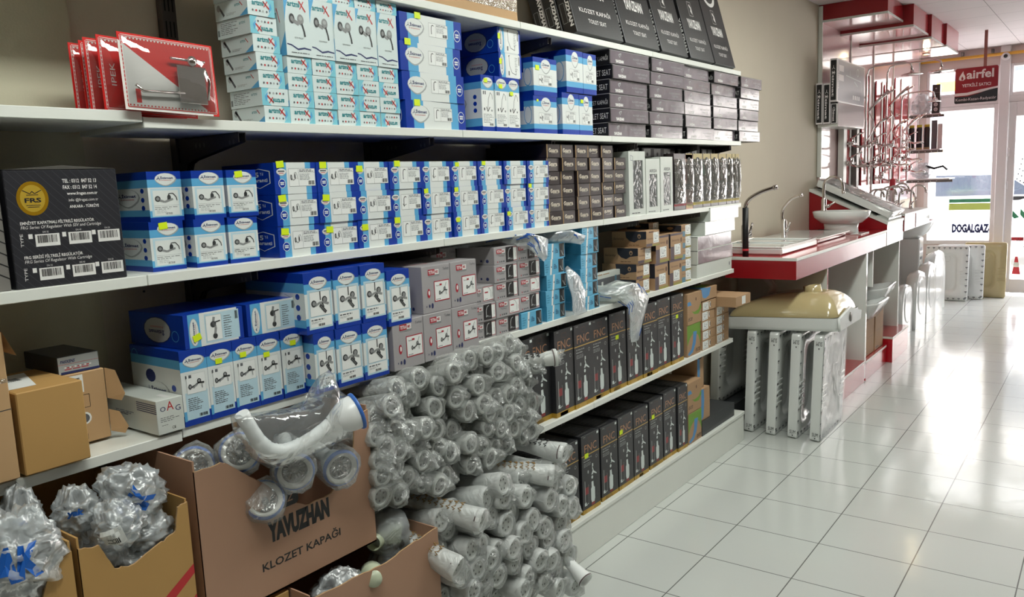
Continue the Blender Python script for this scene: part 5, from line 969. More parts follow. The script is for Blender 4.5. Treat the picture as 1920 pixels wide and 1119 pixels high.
# crumpled bags
MARK = mat('marker_blue', (24, 96, 190), .5); FIT = mat('fitting_steel', (170, 170, 168), .25, metal=.85)
BAGC = film('bag_clear', (240, 246, 250), gloss=.25, haze=.34, rough=.28, bump=1.1, bscale=22)
def blob_bag(name, lab, loc, size, seed, word=None, grp=None, fitt=5, label=False, rot=(0, 0, 0), wsc=1.0):
    r = random.Random(seed); ph = [r.uniform(0, 6.28) for _ in range(8)]; sx, sy, sz = size
    def S(u, v, flat=False):   # u azimuth, v polar
        q = Vector((math.sin(v)*math.cos(u), math.sin(v)*math.sin(u), math.cos(v))); o_ = Vector((seed*3.1, seed*1.7, 0)); k = .80+.26*(1-abs(2.2*noise.noise(q*1.9+o_)))+.13*(1-abs(2.2*noise.noise(q*4.3+o_)))+.04*noise.noise(q*9+o_)
        if flat: k = .80+.26*(1-abs(1.3*noise.noise(q*1.9+o_)))+.10
        return Vector((sx*math.sin(v)*math.cos(u)*k, sy*math.sin(v)*math.sin(u)*k, sz*math.cos(v)*k*(1.25 if math.cos(v) > .8 else 1)))
    t = thing(name, lab, 'bag', loc, rot, grp); mb = MB(); mb.ring_loft([[S(2*math.pi*j/44, .02+(math.pi-.04)*i/28) for j in range(44)] for i in range(29)], BAGC); obj('plastic_film', mb, t)
    for k in range(fitt):
        c = Vector((r.uniform(-.5, .5)*sx, r.uniform(-.55, .55)*sy, r.uniform(-.6, .3)*sz)); d = Vector((r.uniform(-1, 1), r.uniform(-1, 1), r.uniform(-.4, .8))).normalized(); q = min(size)*.28
        m2 = MB(); m2.lathe([(0, -q*1.4), (q*.5, -q*1.4), (q*.5, -q*.2), (q*.75, -q*.1), (q*.75, q*.3), (q*.42, q*.4), (q*.42, q*1.1), (q*.30, q*1.1), (q*.28, 0), (0, 0)], FIT if k % 3 else TRW, c, d, 12); obj('metal_fitting', m2, t)
    def on(u0, v0, U, V, poly, fs, m, wd, hg, nm):
        m2 = MB(); m2.mesh([S(u0+(x-.5)*wd, v0-(y-.5)*hg, True)*1.0 for x, y in poly], fs, m); m2b = m2; obj(nm, m2b, t)
    if word:
        vs, fs, asp = text_polys(word, 0.15, .06); on(-.5, 1.35, 0, 0, vs, fs, MARK, 1.45 if word.isupper() else .7, .8 if word.isupper() else .4, 'marker_writing')
    if label:
        gx = [(i/6, j/4) for j in range(5) for i in range(7)]; fs = [(j*7+i, j*7+i+1, (j+1)*7+i+1, (j+1)*7+i) for j in range(4) for i in range(6)]
        m2 = MB(); m2.mesh([S(-.65+(x-.5)*.85, 1.5-(y-.5)*.7, True)*1.0 for x, y in gx], fs, LABELM)
        for k in range(9): m2.mesh([S(-.65+(x-.5)*.85, 1.5-(y-.5)*.7, True)*1.006 for x, y in ((.15+.07*k, .12), (.19+.07*k, .12), (.19+.07*k, .45), (.15+.07*k, .45))], [(0, 1, 2, 3)], INK)
        obj('paper_label', m2, t)
    return t
zt = z6+.301
gb = 'bags of metal fittings in the ochre cartons'
blob_bag('fittings_bag', 'clear bag with big blue YAK writing in the leftmost carton', (-1.485, .530, zt+.385), (.052, .074, .070), 21, 'YAK', gb, 6)
blob_bag('fittings_bag', 'clear bag with barcode slip behind the leftmost YAK bag', (-1.53, .492, zt+.425), (.045, .045, .060), 22, None, gb, 4, True)
blob_bag('fittings_bag', 'small clear bag at the right side of the leftmost carton', (-1.58, .575, zt+.42), (.045, .035, .05), 27, 'yak', gb, 3)
blob_bag('fittings_bag', 'clear bag with tilted blue marker letters, topmost in the striped carton', (-1.515, .755, zt+.425), (.050, .052, .058), 23, 'YAK', gb, 6, False, (0.9, 0, 0))
blob_bag('fittings_bag', 'clear bag with barcode slip in front of the striped carton pile', (-1.48, .700, zt+.385), (.042, .046, .043), 24, None, gb, 4, True, (.3, 0, 0))
blob_bag('fittings_bag', 'small clear bag at the left of the striped carton pile', (-1.54, .655, zt+.418), (.045, .040, .038), 25, 'yak', gb, 3)
blob_bag('fittings_bag', 'low bag of steel pipe fittings at the right of the striped carton pile', (-1.495, .762, zt+.345), (.036, .048, .036), 26, None, gb, 8)
blob_bag('fittings_bag', 'bag of steel fittings filling the bottom of the striped carton', (-1.57, .72, zt+.28), (.10, .09, .09), 28, None, gb, 8)
blob_bag('fittings_bag', 'bag filling the bottom of the leftmost carton', (-1.60, .47, zt+.22), (.11, .10, .09), 29, None, gb, 6)
# basket strainers in the big carton
GASK = mat('gasket_blue', (58, 108, 190), .4); BASK = mat('basket_steel', (150, 148, 144), .22, metal=.9)
def strainer_mesh(R=.052):
    a = MB(); a.lathe([(R*.98, -.010), (R*1.06, -.006), (R*1.06, -.001), (R*.94, .0035)], GASK, A=(1, 0, 0), n=28)
    b = MB(); b.lathe([(R*.97, .001), (R*.90, .003), (R*.74, .002), (R*.68, -.004)], mat('rim_cream', (206, 206, 200), .25), A=(1, 0, 0), n=28); b.lathe([(R*.68, -.004), (R*.60, -.016), (R*.25, -.020), (R*.2, -.012), (R*.12, -.004), (.0005, -.002)], BASK, A=(1, 0, 0), n=28)
    for k in range(16):
        t = k*math.pi/8; u = Vector((0, math.cos(t), math.sin(t))); v = Vector((0, -math.sin(t), math.cos(t)))*.0016
        b.poly([u*R*.32+v+Vector((-.0178, 0, 0)), u*R*.56+v+Vector((-.0150, 0, 0)), u*R*.56-v+Vector((-.0150, 0, 0)), u*R*.32-v+Vector((-.0178, 0, 0))], HOLE)
    c = MB(); c.lathe([(R*.98, -.010), (R*.92, -.02), (R*.7, -.05), (R*.42, -.08), (R*.42, -.13), (.016, -.135), (.016, -.20)], TRW, A=(1, 0, 0), n=22)
    return a.build('blue_gasket'), b.build('steel_basket'), c.build('drain_body')
SM = strainer_mesh(.0415)
BGS = bag_mesh(.0455, BAGF, 77, L=.19, open_=.014)
zC = z6+.410
for i, (px, ry, rz, lab) in enumerate((((-1.42, 1.195, .816), .05, -.30, 'bagged basket strainer hanging over the V cut, rightmost'), ((-1.43, 1.072, .845), .15, -.55, 'bagged basket strainer facing out, middle of the V cut'), ((-1.455, 1.005, .800), .6, -.55, 'bagged basket strainer low in the V cut, tilted up'), ((-1.50, .985, .905), .3, -.5, 'bagged basket strainer left of the white elbow pipe'), ((-1.55, .905, .888), .2, -.5, 'bagged basket strainer farthest left in the big brown carton'))):
    t = thing('basket_strainer', lab, 'strainer', px, (0, -ry if i > 1 else .1, rz), 'basket strainers in the big carton')
    obj('blue_gasket', SM[0], t); obj('steel_basket', SM[1], t); obj('drain_body', SM[2], t); obj('plastic_bag', BGS, t)
t = thing('elbow_pipe', 'white flexible drain pipe with bell end bagged on top of the big carton', 'pipe', (-1.435, 1.0, .90))
PW = mat('pvc_bright', (240, 242, 242), .3)
EP = [Vector((0, y-1.0, z-.90)) for y, z in ((.955, 1.008), (.966, .985), (.978, .960), (.992, .934), (1.012, .913), (1.038, .902), (1.066, .899), (1.095, .903), (1.125, .910), (1.155, .920), (1.18, .931))]
SP = []
for i in range(len(EP)-1):
    for k in range(6): SP.append(EP[i].lerp(EP[i+1], k/6)+Vector((.012*(i/10), 0, 0)))
mb = MB(); mb.tube(SP, [.0155+(.0018 if (k % 2 and 16 < k < 42) else 0) for k in range(len(SP))], PW, 16); obj('corrugated_pipe', mb, t)
mb = MB(); mb.lathe([(.017, 0), (.020, .008), (.028, .02), (.038, .04), (.041, .055), (.041, .068)], PW, (.010, .172, .028), (.35, .85, .25), 24); obj('bell_end', mb, t)
mb = MB(); mb.lathe([(.042, .066), (.045, .070), (.045, .074), (.0, .076)], GASK, (.010, .172, .028), (.35, .85, .25), 24); obj('blue_gasket', mb, t)
OUT = [(.93, 1.01), (1.0, 1.0), (1.08, .99), (1.15, 1.0), (1.175, 1.045), (1.195, 1.05), (1.215, 1.0), (1.255, .965), (1.26, .92), (1.23, .88), (1.16, .875), (1.08, .865), (1.01, .872), (.965, .91), (.935, .965)]
cy, cz = 1.10, .935; rg = random.Random(5)
mb = MB(); mb.ring_loft([[Vector((dx+rg.uniform(-.004, .004), cy-1+(y-cy)*q, cz-.9+(z-cz)*q)) for y, z in OUT] for dx, q in ((-.030, .3), (-.026, .72), (-.012, .95), (0, 1.0), (.022, .93), (.040, .70), (.046, .3))], film('bag_thin', (240, 244, 248), gloss=.15, haze=.10, rough=.12, bump=.8, bscale=14)); obj('plastic_bag', mb, t)
# parts in the low carton
GRP = mat('pvc_sage', (196, 204, 178), .35)
t = thing('grey_pipe_fitting', 'sage green pipe fitting in a zip bag inside the low brown carton', 'pipe', (-1.50, 1.40, .560), (0, 0, .2), 'fittings in the low carton')
mb = MB(); mb.lathe([(0, 0), (.036, 0), (.038, .006), (.033, .01), (.033, .05), (.0, .05)], GRP, (0, 0, -.02), (.2, .2, 1), 20); obj('wide_socket', mb, t); mb = MB(); mb.lathe([(.02, 0), (.022, .002), (.02, .06), (.017, .06), (.016, .01)], GRP, (.0, -.02, 0), (.2, -1, .1), 18); obj('side_branch', mb, t)
mb = MB(); mb.ring_loft([[Vector((math.cos(a)*.052*q*(1+.1*math.sin(4*a)), math.sin(a)*.06*q, z)) for a in [2*math.pi*j/16 for j in range(16)]] for z, q in ((-.05, .6), (-.03, 1), (.02, 1.05), (.045, .9), (.06, .3))], BAGC); obj('plastic_bag', mb, t)
t = thing('grey_pipe_fitting', 'pale pipe fitting lying low in the middle of the low brown carton', 'pipe', (-1.46, 1.30, .50), (0, 0, .9), 'fittings in the low carton'); mb = MB(); mb.lathe([(0, 0), (.030, 0), (.030, .05), (.020, .06), (.020, .09), (0, .09)], GRP, (0, 0, 0), (0, -1, .3), 18); obj('pipe_socket', mb, t)
blob_bag('fittings_bag', 'crumpled clear bag in the dark slot of the low brown carton', (-1.46, 1.19, .51), (.045, .07, .035), 31, None, 'fittings in the low carton', 4)
blob_bag('fittings_bag', 'clear bag with fittings behind the big brown carton edge', (-1.50, 1.40, .47), (.05, .06, .05), 33, None, 'fittings in the low carton', 4)
t = thing('flexible_connector', 'white flexible connector dangling off the right side of the lower heap', 'pipe', (-1.30, 2.05, .195), (0, .45, -.2)); mb = MB(); mb.lathe([(.016, -.10), (.019, -.05), (.026, 0), (.026, .004), (.022, .002), (.014, -.06)], TRW, A=(1, 0, 0), n=20); obj('connector_body', mb, t); mb = MB(); mb.lathe([(.0262, -.001), (.0266, .001), (.0262, .003)], SEAL, A=(1, 0, 0), n=20); obj('seal_ring', mb, t)
# plastic bags on the fourth shelf
def drape(name, lab, pts, w, fm, ink=None, seed=1):
    """pts: centre line; w: half widths"""
    r = random.Random(seed); rings = []
    for i, (p, q) in enumerate(zip(pts, w)):
        p = Vector(p); rings.append([p+Vector((math.cos(a)*q[0]*(1+.25*math.sin(3*a+i*1.7)), math.sin(a)*q[1]*(1+.12*math.sin(5*a+i)), math.sin(2*a+i)*q[0]*.3+math.cos(a)*q[2])) for a in [2*math.pi*j/20 for j in range(20)]])
    mb = MB(); mb.ring_loft(rings, fm); t = thing(name, lab, 'bag', (0, 0, 0), group='loose plastic bags on the fourth shelf')
    if ink:
        b = mb
        for k in range(10):
            i = r.randrange(1, len(pts)-1); j = r.randrange(0, 20); c = Vector(rings[i][j]); dd = (Vector(rings[i+1][j])-c)*.35; e = (Vector(rings[i][(j+1) % 20])-c)*.5
            out = (c-Vector(pts[i])).normalized()*.002
            b.tube([c+out, c+dd+e+out, c+dd*2+out], .0016, ink, 4); b.tube([c+e+out, c+e*1.6+dd+out], .0014, ink, 4)
    obj('plastic_film', mb, t)
    return t
drape('plastic_bag_roll', 'clear bags with blue print lying on the small grey stacks', [(-1.80, 2.00, 1.262), (-1.70, 2.10, 1.263), (-1.62, 2.19, 1.262), (-1.57, 2.24, 1.256), (-1.555, 2.26, 1.20)], [(.05, .02, .008), (.05, .05, .012), (.05, .06, .013), (.02, .05, .02), (.004, .015, .01)], BAGC, MARK, 3)
drape('plastic_bag_roll', 'clear bags lying on the left sky blue stack', [(-1.78, 2.32, 1.250), (-1.68, 2.38, 1.255), (-1.60, 2.45, 1.254), (-1.575, 2.50, 1.250), (-1.568, 2.52, 1.235)], [(.05, .03, .008), (.05, .06, .016), (.04, .06, .016), (.015, .05, .015), (.004, .02, .01)], BAGC, MARK, 4)
t = drape('tap_bag', 'clear bag with blue print spilling over the shelf front over the black boxes', [(-1.66, 2.80, 1.02), (-1.61, 2.83, 1.01), (-1.565, 2.87, 1.00), (-1.54, 2.89, .96), (-1.535, 2.88, .90), (-1.54, 2.87, .84), (-1.545, 2.87, .80)], [(.05, .09, .02), (.05, .10, .02), (.03, .09, .03), (.02, .08, .02), (.012, .06, .02), (.01, .045, .01), (.006, .03, .005)], BAGC, MARK, 5)
b = MB()
for k in range(4): b.tube([(-1.70, 2.735+.012*k, .985+.022*(k % 3)), (-1.58, 2.78+.01*k, .982+.02*k), (-1.56, 2.84+.004*k, .985+.016*k)], .010, CREAMB, 8)
obj('white_fittings', b, t)
drape('plastic_bag_roll', 'empty clear bag squeezed between the two sky blue stacks', [(-1.60, 2.46, 1.14), (-1.58, 2.475, 1.10), (-1.565, 2.485, 1.04), (-1.56, 2.475, .99), (-1.56, 2.49, .972)], [(.004, .01, .01), (.006, .04, .02), (.006, .045, .02), (.006, .04, .01), (.004, .045, .004)], BAGC, None, 6)
b = MB(); b.box(0, .0008, 0, .014, 0, .013, mat('green_tag', (60, 190, 60), .5)); tag(obj('price_tag', b, None, (-1.5898, 2.045, z4-.0195)), 'small green price tag stuck on the front of the fourth shelf', 'tag')
# ================================================================== sink counter and display
BX = WX+.003; CF = -1.33
REDT = mat('red_top', (168, 40, 44), .2, coat=.4)
def cbox(name, lab, cat, parts, group=None, loc=(0, 0, 0), rot=(0, 0, 0)):
    t = thing(name, lab, cat, loc, rot, group)
    for nm, fn in parts: mb = MB(); fn(mb); obj(nm, mb, t)
    return t
cbox('sink_counter', 'red sink counter with white edged top at the end of the shelving', 'counter', [
    ('counter_top', lambda m: m.box(BX, CF, 4.257, 6.33, .988, 1.005, WHITE, .001, {'+z': REDT})),
    ('fascia', lambda m: m.box(BX, CF-.003, 4.259, 6.33, .888, .9878, RED, .001)),
    ('side_panel', lambda m: m.box(BX, CF-.012, 4.86, 4.885, 0, .8878, WHITE, .001, {'+x': REDP})),
    ('side_panel', lambda m: m.box(BX, CF-.003, 5.755, 5.785, .02, .8878, WHITE, .001, {'+x': GLOSSW})),
    ('foot', lambda m: m.tube([(CF-.03, 5.77, 0), (CF-.03, 5.77, .02)], .014, INK, 10)),
    ('back_panel', lambda m: m.box(BX, BX+.012, 4.886, 6.33, .0, .8878, WHITE))])
def step(y0, y1, z, lab, xf=CF):
    cbox('plinth_step', lab, 'step', [('top_board', lambda m: m.box(BX+.013, xf, y0, y1, z-.016, z, WHITE, .001, {'+z': REDT})), ('front_board', lambda m: m.box(BX+.013, xf-.003, y0+.002, y1-.002, 0, z-.0162, REDP, .001))], 'red steps under the counter')
step(4.886, 5.754, .15, 'low red step board under the counter, nearest one'); step(5.786, 6.40, .14, 'low red step board under the two cartons'); step(6.43, 6.99, .195, 'low red step board with pink glossy front beyond the cartons', -1.293)
cbox('display_wedge', 'sloping red display stand with white board at the end of the counter', 'stand', [
    ('wedge_side', lambda m: (m.poly([(BX, 6.332, 1.0056), (CF, 6.332, 1.0056), (CF, 6.332, 1.04), (BX, 6.332, 1.295)], RED), m.poly([(BX, 6.88, 1.0056), (CF, 6.88, 1.0056), (CF, 6.88, 1.04), (BX, 6.88, 1.295)][::-1], RED), m.poly([(CF, 6.332, 1.0056), (CF, 6.88, 1.0056), (CF, 6.88, 1.04), (CF, 6.332, 1.04)], GLOSSW))),  # pale front face is daylight glare coloured onto the red stand
    ('sloping_board', lambda m: m.ring_loft([[(BX, y, 1.296), (CF+.004, y, 1.0405), (CF+.004, y, 1.060), (BX, y, 1.316)] for y in (6.325, 6.885)], WHITE, True, True, False)),
    ('base', lambda m: m.box(BX, CF, 6.333, 6.88, .89, 1.005, WHITE, .001, {'+x': GLOSSW}))])
cbox('tap_counter', 'higher red counter carrying display taps near the far window', 'counter', [
    ('counter_top', lambda m: m.box(BX, CF+.01, 6.89, 7.93, 1.072, 1.09, WHITE, .001)), ('fascia', lambda m: m.box(BX, CF+.004, 6.892, 7.928, .952, 1.0718, RED, .001)),
    ('glare_strip', lambda m: (m.box(CF+.0045, CF+.0085, 6.893, 7.23, .955, 1.07, GLOSSW), m.box(CF+.0045, CF+.0085, 7.34, 7.926, .955, 1.07, GLOSSW))),  # pale strips painted as daylight glare on the red fascia
    ('side_panel', lambda m: m.box(BX, CF-.03, 6.90, 6.925, 0, .9518, WHITE, .001))])
# ---- display wall panels --------------------------------------------------------------
PIC = mat('panel_pink_reflection', (226, 196, 196), .12, coat=.9, var=.06, vscale=2)  # pinkish reflection of the glossy white panels, put into the base colour
for i, (y0, y1) in enumerate(((6.53, 7.38), (7.38, 8.18), (8.18, 9.0), (9.0, 10.3))):
    m = MB(); m.box(BX, BX+.018, y0+.002, y1-.002, 1.32 if i == 0 else 1.1, 2.665, PIC, .001); m.box(BX+.0182, BX+.028, y1-.018, y1-.002, 1.32 if i == 0 else 1.1, 2.665, WHITE, .001)
    if i == 0: m.box(BX, BX+.03, y0-.012, y0+.0015, .90+.5, 2.68, WHITE, .001)
    tag(obj('wall_panel', m), 'glossy white display wall panel, %s from the beige wall' % ORD[i], 'panel', 'glossy display wall panels')
PINKG = mat('canopy_pink_reflection', (222, 176, 178), .12, coat=.7)  # white canopy undersides, coloured pink for what they reflect
k = 0
for (y0, y1, z0, z1) in ((7.72, 7.98, 1.30, 2.27), (8.22, 8.46, 1.30, 2.25), (8.56, 8.86, 1.30, 2.24), (9.02, 9.30, 1.30, 2.34), (9.33, 9.68, 1.30, 2.30), (7.10, 7.34, 1.28, 1.78)):
    m = MB(); m.box(BX+.0285, BX+.040, y0, y1, z0, z1, REDP, .001); m.box(BX+.0402, BX+.047, y1-.05, y1-.005, z0, z1+.01, WHITE, .001)
    tag(obj('red_display_board', m), 'glossy red display board with white strip, %s behind the shower sets' % ORD[k], 'panel', 'red display boards'); k += 1
m = MB(); m.box(BX+.0285, BX+.075, 6.99, 7.08, 1.06, 1.84, WHITE, .002); m.box(BX+.0285, BX+.085, 7.36, 7.44, 1.06, 1.9, GREY, .004); tag(obj('profile_column', m), 'grey and white vertical profiles left of the shower sets', 'trim')
for i, (y0, y1, xf, z0) in enumerate(((6.53, 7.05, -1.401, 2.560), (7.052, 7.66, -1.327, 2.520), (7.662, 8.255, -1.303, 2.495), (8.257, 8.90, -1.282, 2.490))):
    cbox('ceiling_canopy', 'red ceiling canopy box with white underside, %s of the stepped row' % ORD[i], 'canopy', [('red_front', lambda m: m.box(BX, xf-.002, y0, y1, z0+.0172, CEIL-.001, RED, .001, {'+x': REDP})), ('underside_board', lambda m: m.box(BX, xf, y0, y1, z0, z0+.017, WHITE, .001, {'-z': PINKG}))], 'stepped red ceiling canopies')
m = MB(); m.lathe([(0, 0), (.035, 0), (.04, .006), (.028, .010)], CHROME, (-1.50, 8.58, 2.4890), (0, 0, -1), 16); t = tag(obj('spotlight', m), 'small lit spotlight under the last red canopy', 'light')
sp = bpy.data.lights.new('lamp_light', 'POINT'); sp.energy = 1.2; sp.color = (1, .82, .5); sp.shadow_soft_size = .03; so = bpy.data.objects.new('lamp_light', sp); COL.objects.link(so); so.parent = t; so.location = (-1.50, 8.58, 2.43)
m = MB(); m.lathe([(.026, .0101), (.0, .0102)], mat('spot_glow', (255, 226, 150), .4, emit=2), (-1.50, 8.58, 2.4890), (0, 0, -1), 16); obj('glowing_bulb', m, t)
# ---- basins and taps on the counter --------------------------------------------------------
def tap(name, lab, P, pts, r, handle, cat='faucet', m=CHROME, grp='taps on the sink counter', nb=None):
    t = thing(name, lab, cat, P, group=grp); P = Vector(P); L = [Vector(q)-P for q in pts]
    S = []
    for i in range(len(L)-1):   # smooth the bends
        for k in range(5):
            u = k/5; p0 = L[max(i-1, 0)]; p1 = L[i]; p2 = L[i+1]; p3 = L[min(i+2, len(L)-1)]
            S.append(.5*((2*p1)+(p2-p0)*u+(2*p0-5*p1+4*p2-p3)*u*u+(3*p1-p0-3*p2+p3)*u**3))
    S.append(L[-1]); mb = MB(); mb.tube(S, r, m, 10); obj('spout', mb, t)
    mb = MB(); mb.lathe([(0, 0), (r*2.4, 0), (r*2.4, .006), (r*1.9, .012), (r*1.9, .10 if not nb else nb), (r*1.05, .115 if not nb else nb+.015)], m, L[0], (0, 0, 1), 16); obj('tap_base', mb, t)
    mb = MB(); h0 = Vector(handle[0])-P; h1 = Vector(handle[1])-P; mb.tube([L[0]+Vector((0, 0, h0.z-L[0].z)), h0, h1], [r*1.1, r*.8, r*.5], m, 8); mb.lathe([(0, -.010), (r*1.3, -.010), (r*1.3, .010), (0, .010)], m, h0, (h1-h0), 12); obj('handle', mb, t)
    mb = MB(); e = S[-1]; d = (S[-1]-S[-2]).normalized(); mb.lathe([(0, -.004), (r*1.25, -.004), (r*1.25, .016), (r*.9, .018), (0, .014)], m, e, d, 12); obj('aerator', mb, t)
    return t
DCH = mat('dark_chrome', (176, 170, 168), .12, metal=1.0)
tap('kitchen_tap', 'tall dark chrome swan neck tap on the white kitchen sink', (-1.745, 4.62, 1.052), [(-1.745, 4.62, 1.05), (-1.747, 4.62, 1.22), (-1.729, 4.62, 1.295), (-1.656, 4.62, 1.342), (-1.573, 4.62, 1.368)], .0115, [(-1.712, 4.60, 1.10), (-1.690, 4.59, 1.17)], m=DCH)
tap('kitchen_tap', 'chrome curved tap standing behind the white kitchen sink', (-1.756, 5.35, 1.031), [(-1.756, 5.35, 1.03), (-1.771, 5.35, 1.183), (-1.74, 5.35, 1.245), (-1.700, 5.35, 1.282), (-1.655, 5.35, 1.298)], .0095, [(-1.735, 5.34, 1.075), (-1.712, 5.335, 1.125)])
tap('basin_tap', 'chrome arched tap on the round white counter basin', (-1.674, 5.96, 1.165), [(-1.674, 5.96, 1.165), (-1.676, 5.96, 1.34), (-1.650, 5.96, 1.39), (-1.60, 5.96, 1.405), (-1.556, 5.96, 1.375), (-1.543, 5.96, 1.30)], .0095, [(-1.645, 5.955, 1.20), (-1.595, 5.95, 1.228)], nb=.08)
def inset_sink(x0, x1, y0, y1, z, h, wells):
    m = MB(); m.box(x0, x1, y0, y1, z, z+h*.84, CERAM, .008); w = .03
    m.box(x0, x0+w, y0, y1, z+h*.84-.001, z+h, CERAM, .004); m.box(x1-w, x1, y0, y1, z+h*.84-.001, z+h, CERAM, .004); m.box(x0+w, x1-w, y0, y0+w, z+h*.84-.001, z+h, CERAM, .004); m.box(x0+w, x1-w, y1-w*1.6, y1, z+h*.84-.001, z+h, CERAM, .004)
    for (a, b) in wells: m.box(x0+w, x1-w, a, b, z+h*.84-.001, z+h, CERAM, .004)
    return m
t = thing('kitchen_sink', 'white rectangular kitchen sink lying on the red counter', 'sink', (0, 0, 0)); obj('sink_body', inset_sink(-1.86, -1.447, 4.375, 5.02, 1.0055, .046, [(4.70, 4.76)]), t)
m = MB(); m.lathe([(0, 0), (.02, 0), (.022, .004), (.012, .006)], CHROME, (-1.60, 4.88, 1.040), (0, 0, 1), 14); obj('drain', m, t)
m = MB()
for k in range(6): m.tube([(-1.78, 4.42+.035*k, 1.040), (-1.52, 4.42+.035*k, 1.040)], .003, CERAM, 6)
obj('drainer_ribs', m, t)
cbox('ceramic_sink', 'flat white ceramic sink with thin rim behind the kitchen sink', 'sink', [('sink_body', lambda m: (m.box(-1.84, -1.475, 5.12, 5.78, 1.0055, 1.030, CERAM, .006), m.box(-1.84, -1.455, 5.10, 5.80, 1.0302, 1.040, CERAM, .003)))])
m = MB(); m.tube([(-1.80, 5.84, 1.012), (-1.74, 5.80, 1.03), (-1.66, 5.83, 1.04), (-1.60, 5.90, 1.03)], .004, INK, 6); m.tube([(-1.80, 5.86, 1.012), (-1.73, 5.86, 1.02), (-1.66, 5.87, 1.018), (-1.61, 5.93, 1.02)], .004, INK, 6); tag(obj('black_hose', m), 'two looped black hoses lying left of the round basin', 'hose')
cbox('countertop_basin', 'oval white countertop basin on a short foot', 'basin', [('bowl', lambda m: m.lathe([(0, .088), (.10, .085), (.15, .10), (.180, .152), (.190, .158), (.195, .152), (.185, .115), (.14, .075), (.12, .07)], CERAM, n=32, sx=1.0, sy=.86)), ('foot', lambda m: m.lathe([(.112, 0), (.118, .004), (.114, .04), (.12, .072), (0, .072)], CERAM, n=28, sx=1.0, sy=.86))], loc=(-1.565, 6.00, 1.0058))
m = MB(); m.box(-1.46, -1.39, 5.83, 6.06, 1.0056, 1.012, CERAM, .002); tag(obj('tile_sample', m), 'small white ceramic piece lying before the round basin foot', 'tile')
# squat toilet helper ------------------------------------------------------------------
WFILM = film('wrap_film', gloss=1.0, haze=.12, rough=.08, bump=.6, bscale=14)
def rrect(w, h, r, n=5, y0=0., z0=0.):
    out = []
    for cx, cy, a in ((w/2-r, h/2-r, 0), (-w/2+r, h/2-r, 90), (-w/2+r, -h/2+r, 180), (w/2-r, -h/2+r, 270)):
        for k in range(n): t_ = math.radians(a+90*k/(n-1)); out.append((y0+cx+r*math.cos(t_), z0+cy+r*math.sin(t_)))
    return out
def pan_mesh(w=.45, h=.59, th=.05, m=CERAM, marks=True, bowl=True):
    R = [[(x, y, z+h/2) for y, z in rrect(W, Hh, r, 5, 0, dz)] for x, W, Hh, r, dz in ((-th, w*.99, h*.99, .02, 0), (-.006, w, h, .02, 0), (0, w*.985, h*.985, .02, 0), (0, w*.50, h*.74, .07, .0), (-.012, w*.46, h*.70, .065, 0), (-.035, w*.36, h*.62, .06, 0))]
    mb = MB(); mb.ring_loft(R, m, False, True); mb.ring_loft([[(x, y, z+h/2) for y, z in rrect(W, Hh, r)] for x, W, Hh, r in ((-th, w*.99, h*.99, .02), (-th, w*.8, h*.86, .05))], m, False, False)
    if bowl: mb.ring_loft([[(x, y, z+h/2) for y, z in rrect(W, Hh, r)] for x, W, Hh, r in ((-th*.2, w*.8, h*.86, .05), (-th, w*.55, h*.76, .08), (-th*1.5, w*.4, h*.6, .07))], m, False, True)
    for s_ in (-1, 1):
        for k in range(5): mb.box(0.0003, .006, s_*w*.39-.035, s_*w*.39+.035, h*(.30+.055*k), h*(.30+.055*k)+.012, m, .002)
    mk = mb
    fa = Face(mk, (.0004, -w/2, 0), (0, 1, 0), (0, 0, 1), w, h)
    for k in (range(8) if marks else ()):
        for (u, v) in ((.04, .06+.11*k), (.96, .06+.11*k), (.06+.125*k, .04), (.06+.125*k, .96)): fa.rect(u-.026, v-.008, u+.026, v+.008, INKG); fa.poly([(u-.012, v-.014), (u+.012, v-.014), (u, v-.030)], INKG)
    hl = MB(); hl.lathe([(.034, 0), (.028, -.004), (0, -.005)], HOLE if m is not BEIGEC else GLOSSW, (-.0345, 0, h*.76), (1, 0, 0), 18)
    return mb.build('pan'), None, hl.build('drain_hole')
PAN = pan_mesh(); PANB = pan_mesh(.40, .60, .06, BEIGEC, False)
def pan(lab, loc, rot, mm=PAN, grp='squat toilet pans', wrap=True):
    t = thing('squat_toilet', lab, 'toilet', loc, rot, grp); obj('ceramic_pan', mm[0], t); obj('drain_hole', mm[2], t)
    if mm[1]: obj('wrap_print', mm[1], t)
    if wrap:
        mb = MB(); mb.ring_loft([[(.004+.004*math.sin(7*a), y*1.0, z*1.0+.295) for a, (y, z) in enumerate(rrect(W, Hh, .03))] for W, Hh in ((.45, .59), (.3, .42), (.12, .2))], WFILM, False, True); obj('wrap_film', mb, t)
    return t
def pan_copy(t):
    me = [c for c in t.children if c.name.startswith('ceramic_pan')][0].data; mb = MB(); mb.v = [tuple(v.co) for v in me.vertices]; mb.f = [tuple(p.vertices) for p in me.polygons]
    mb.mats = list(me.materials); mb.fm = [p.material_index for p in me.polygons]; mb.sm = [p.use_smooth for p in me.polygons]; return mb
def set_mesh(t, mb): [c for c in t.children if c.name.startswith('ceramic_pan')][0].data = mb.build('pan')
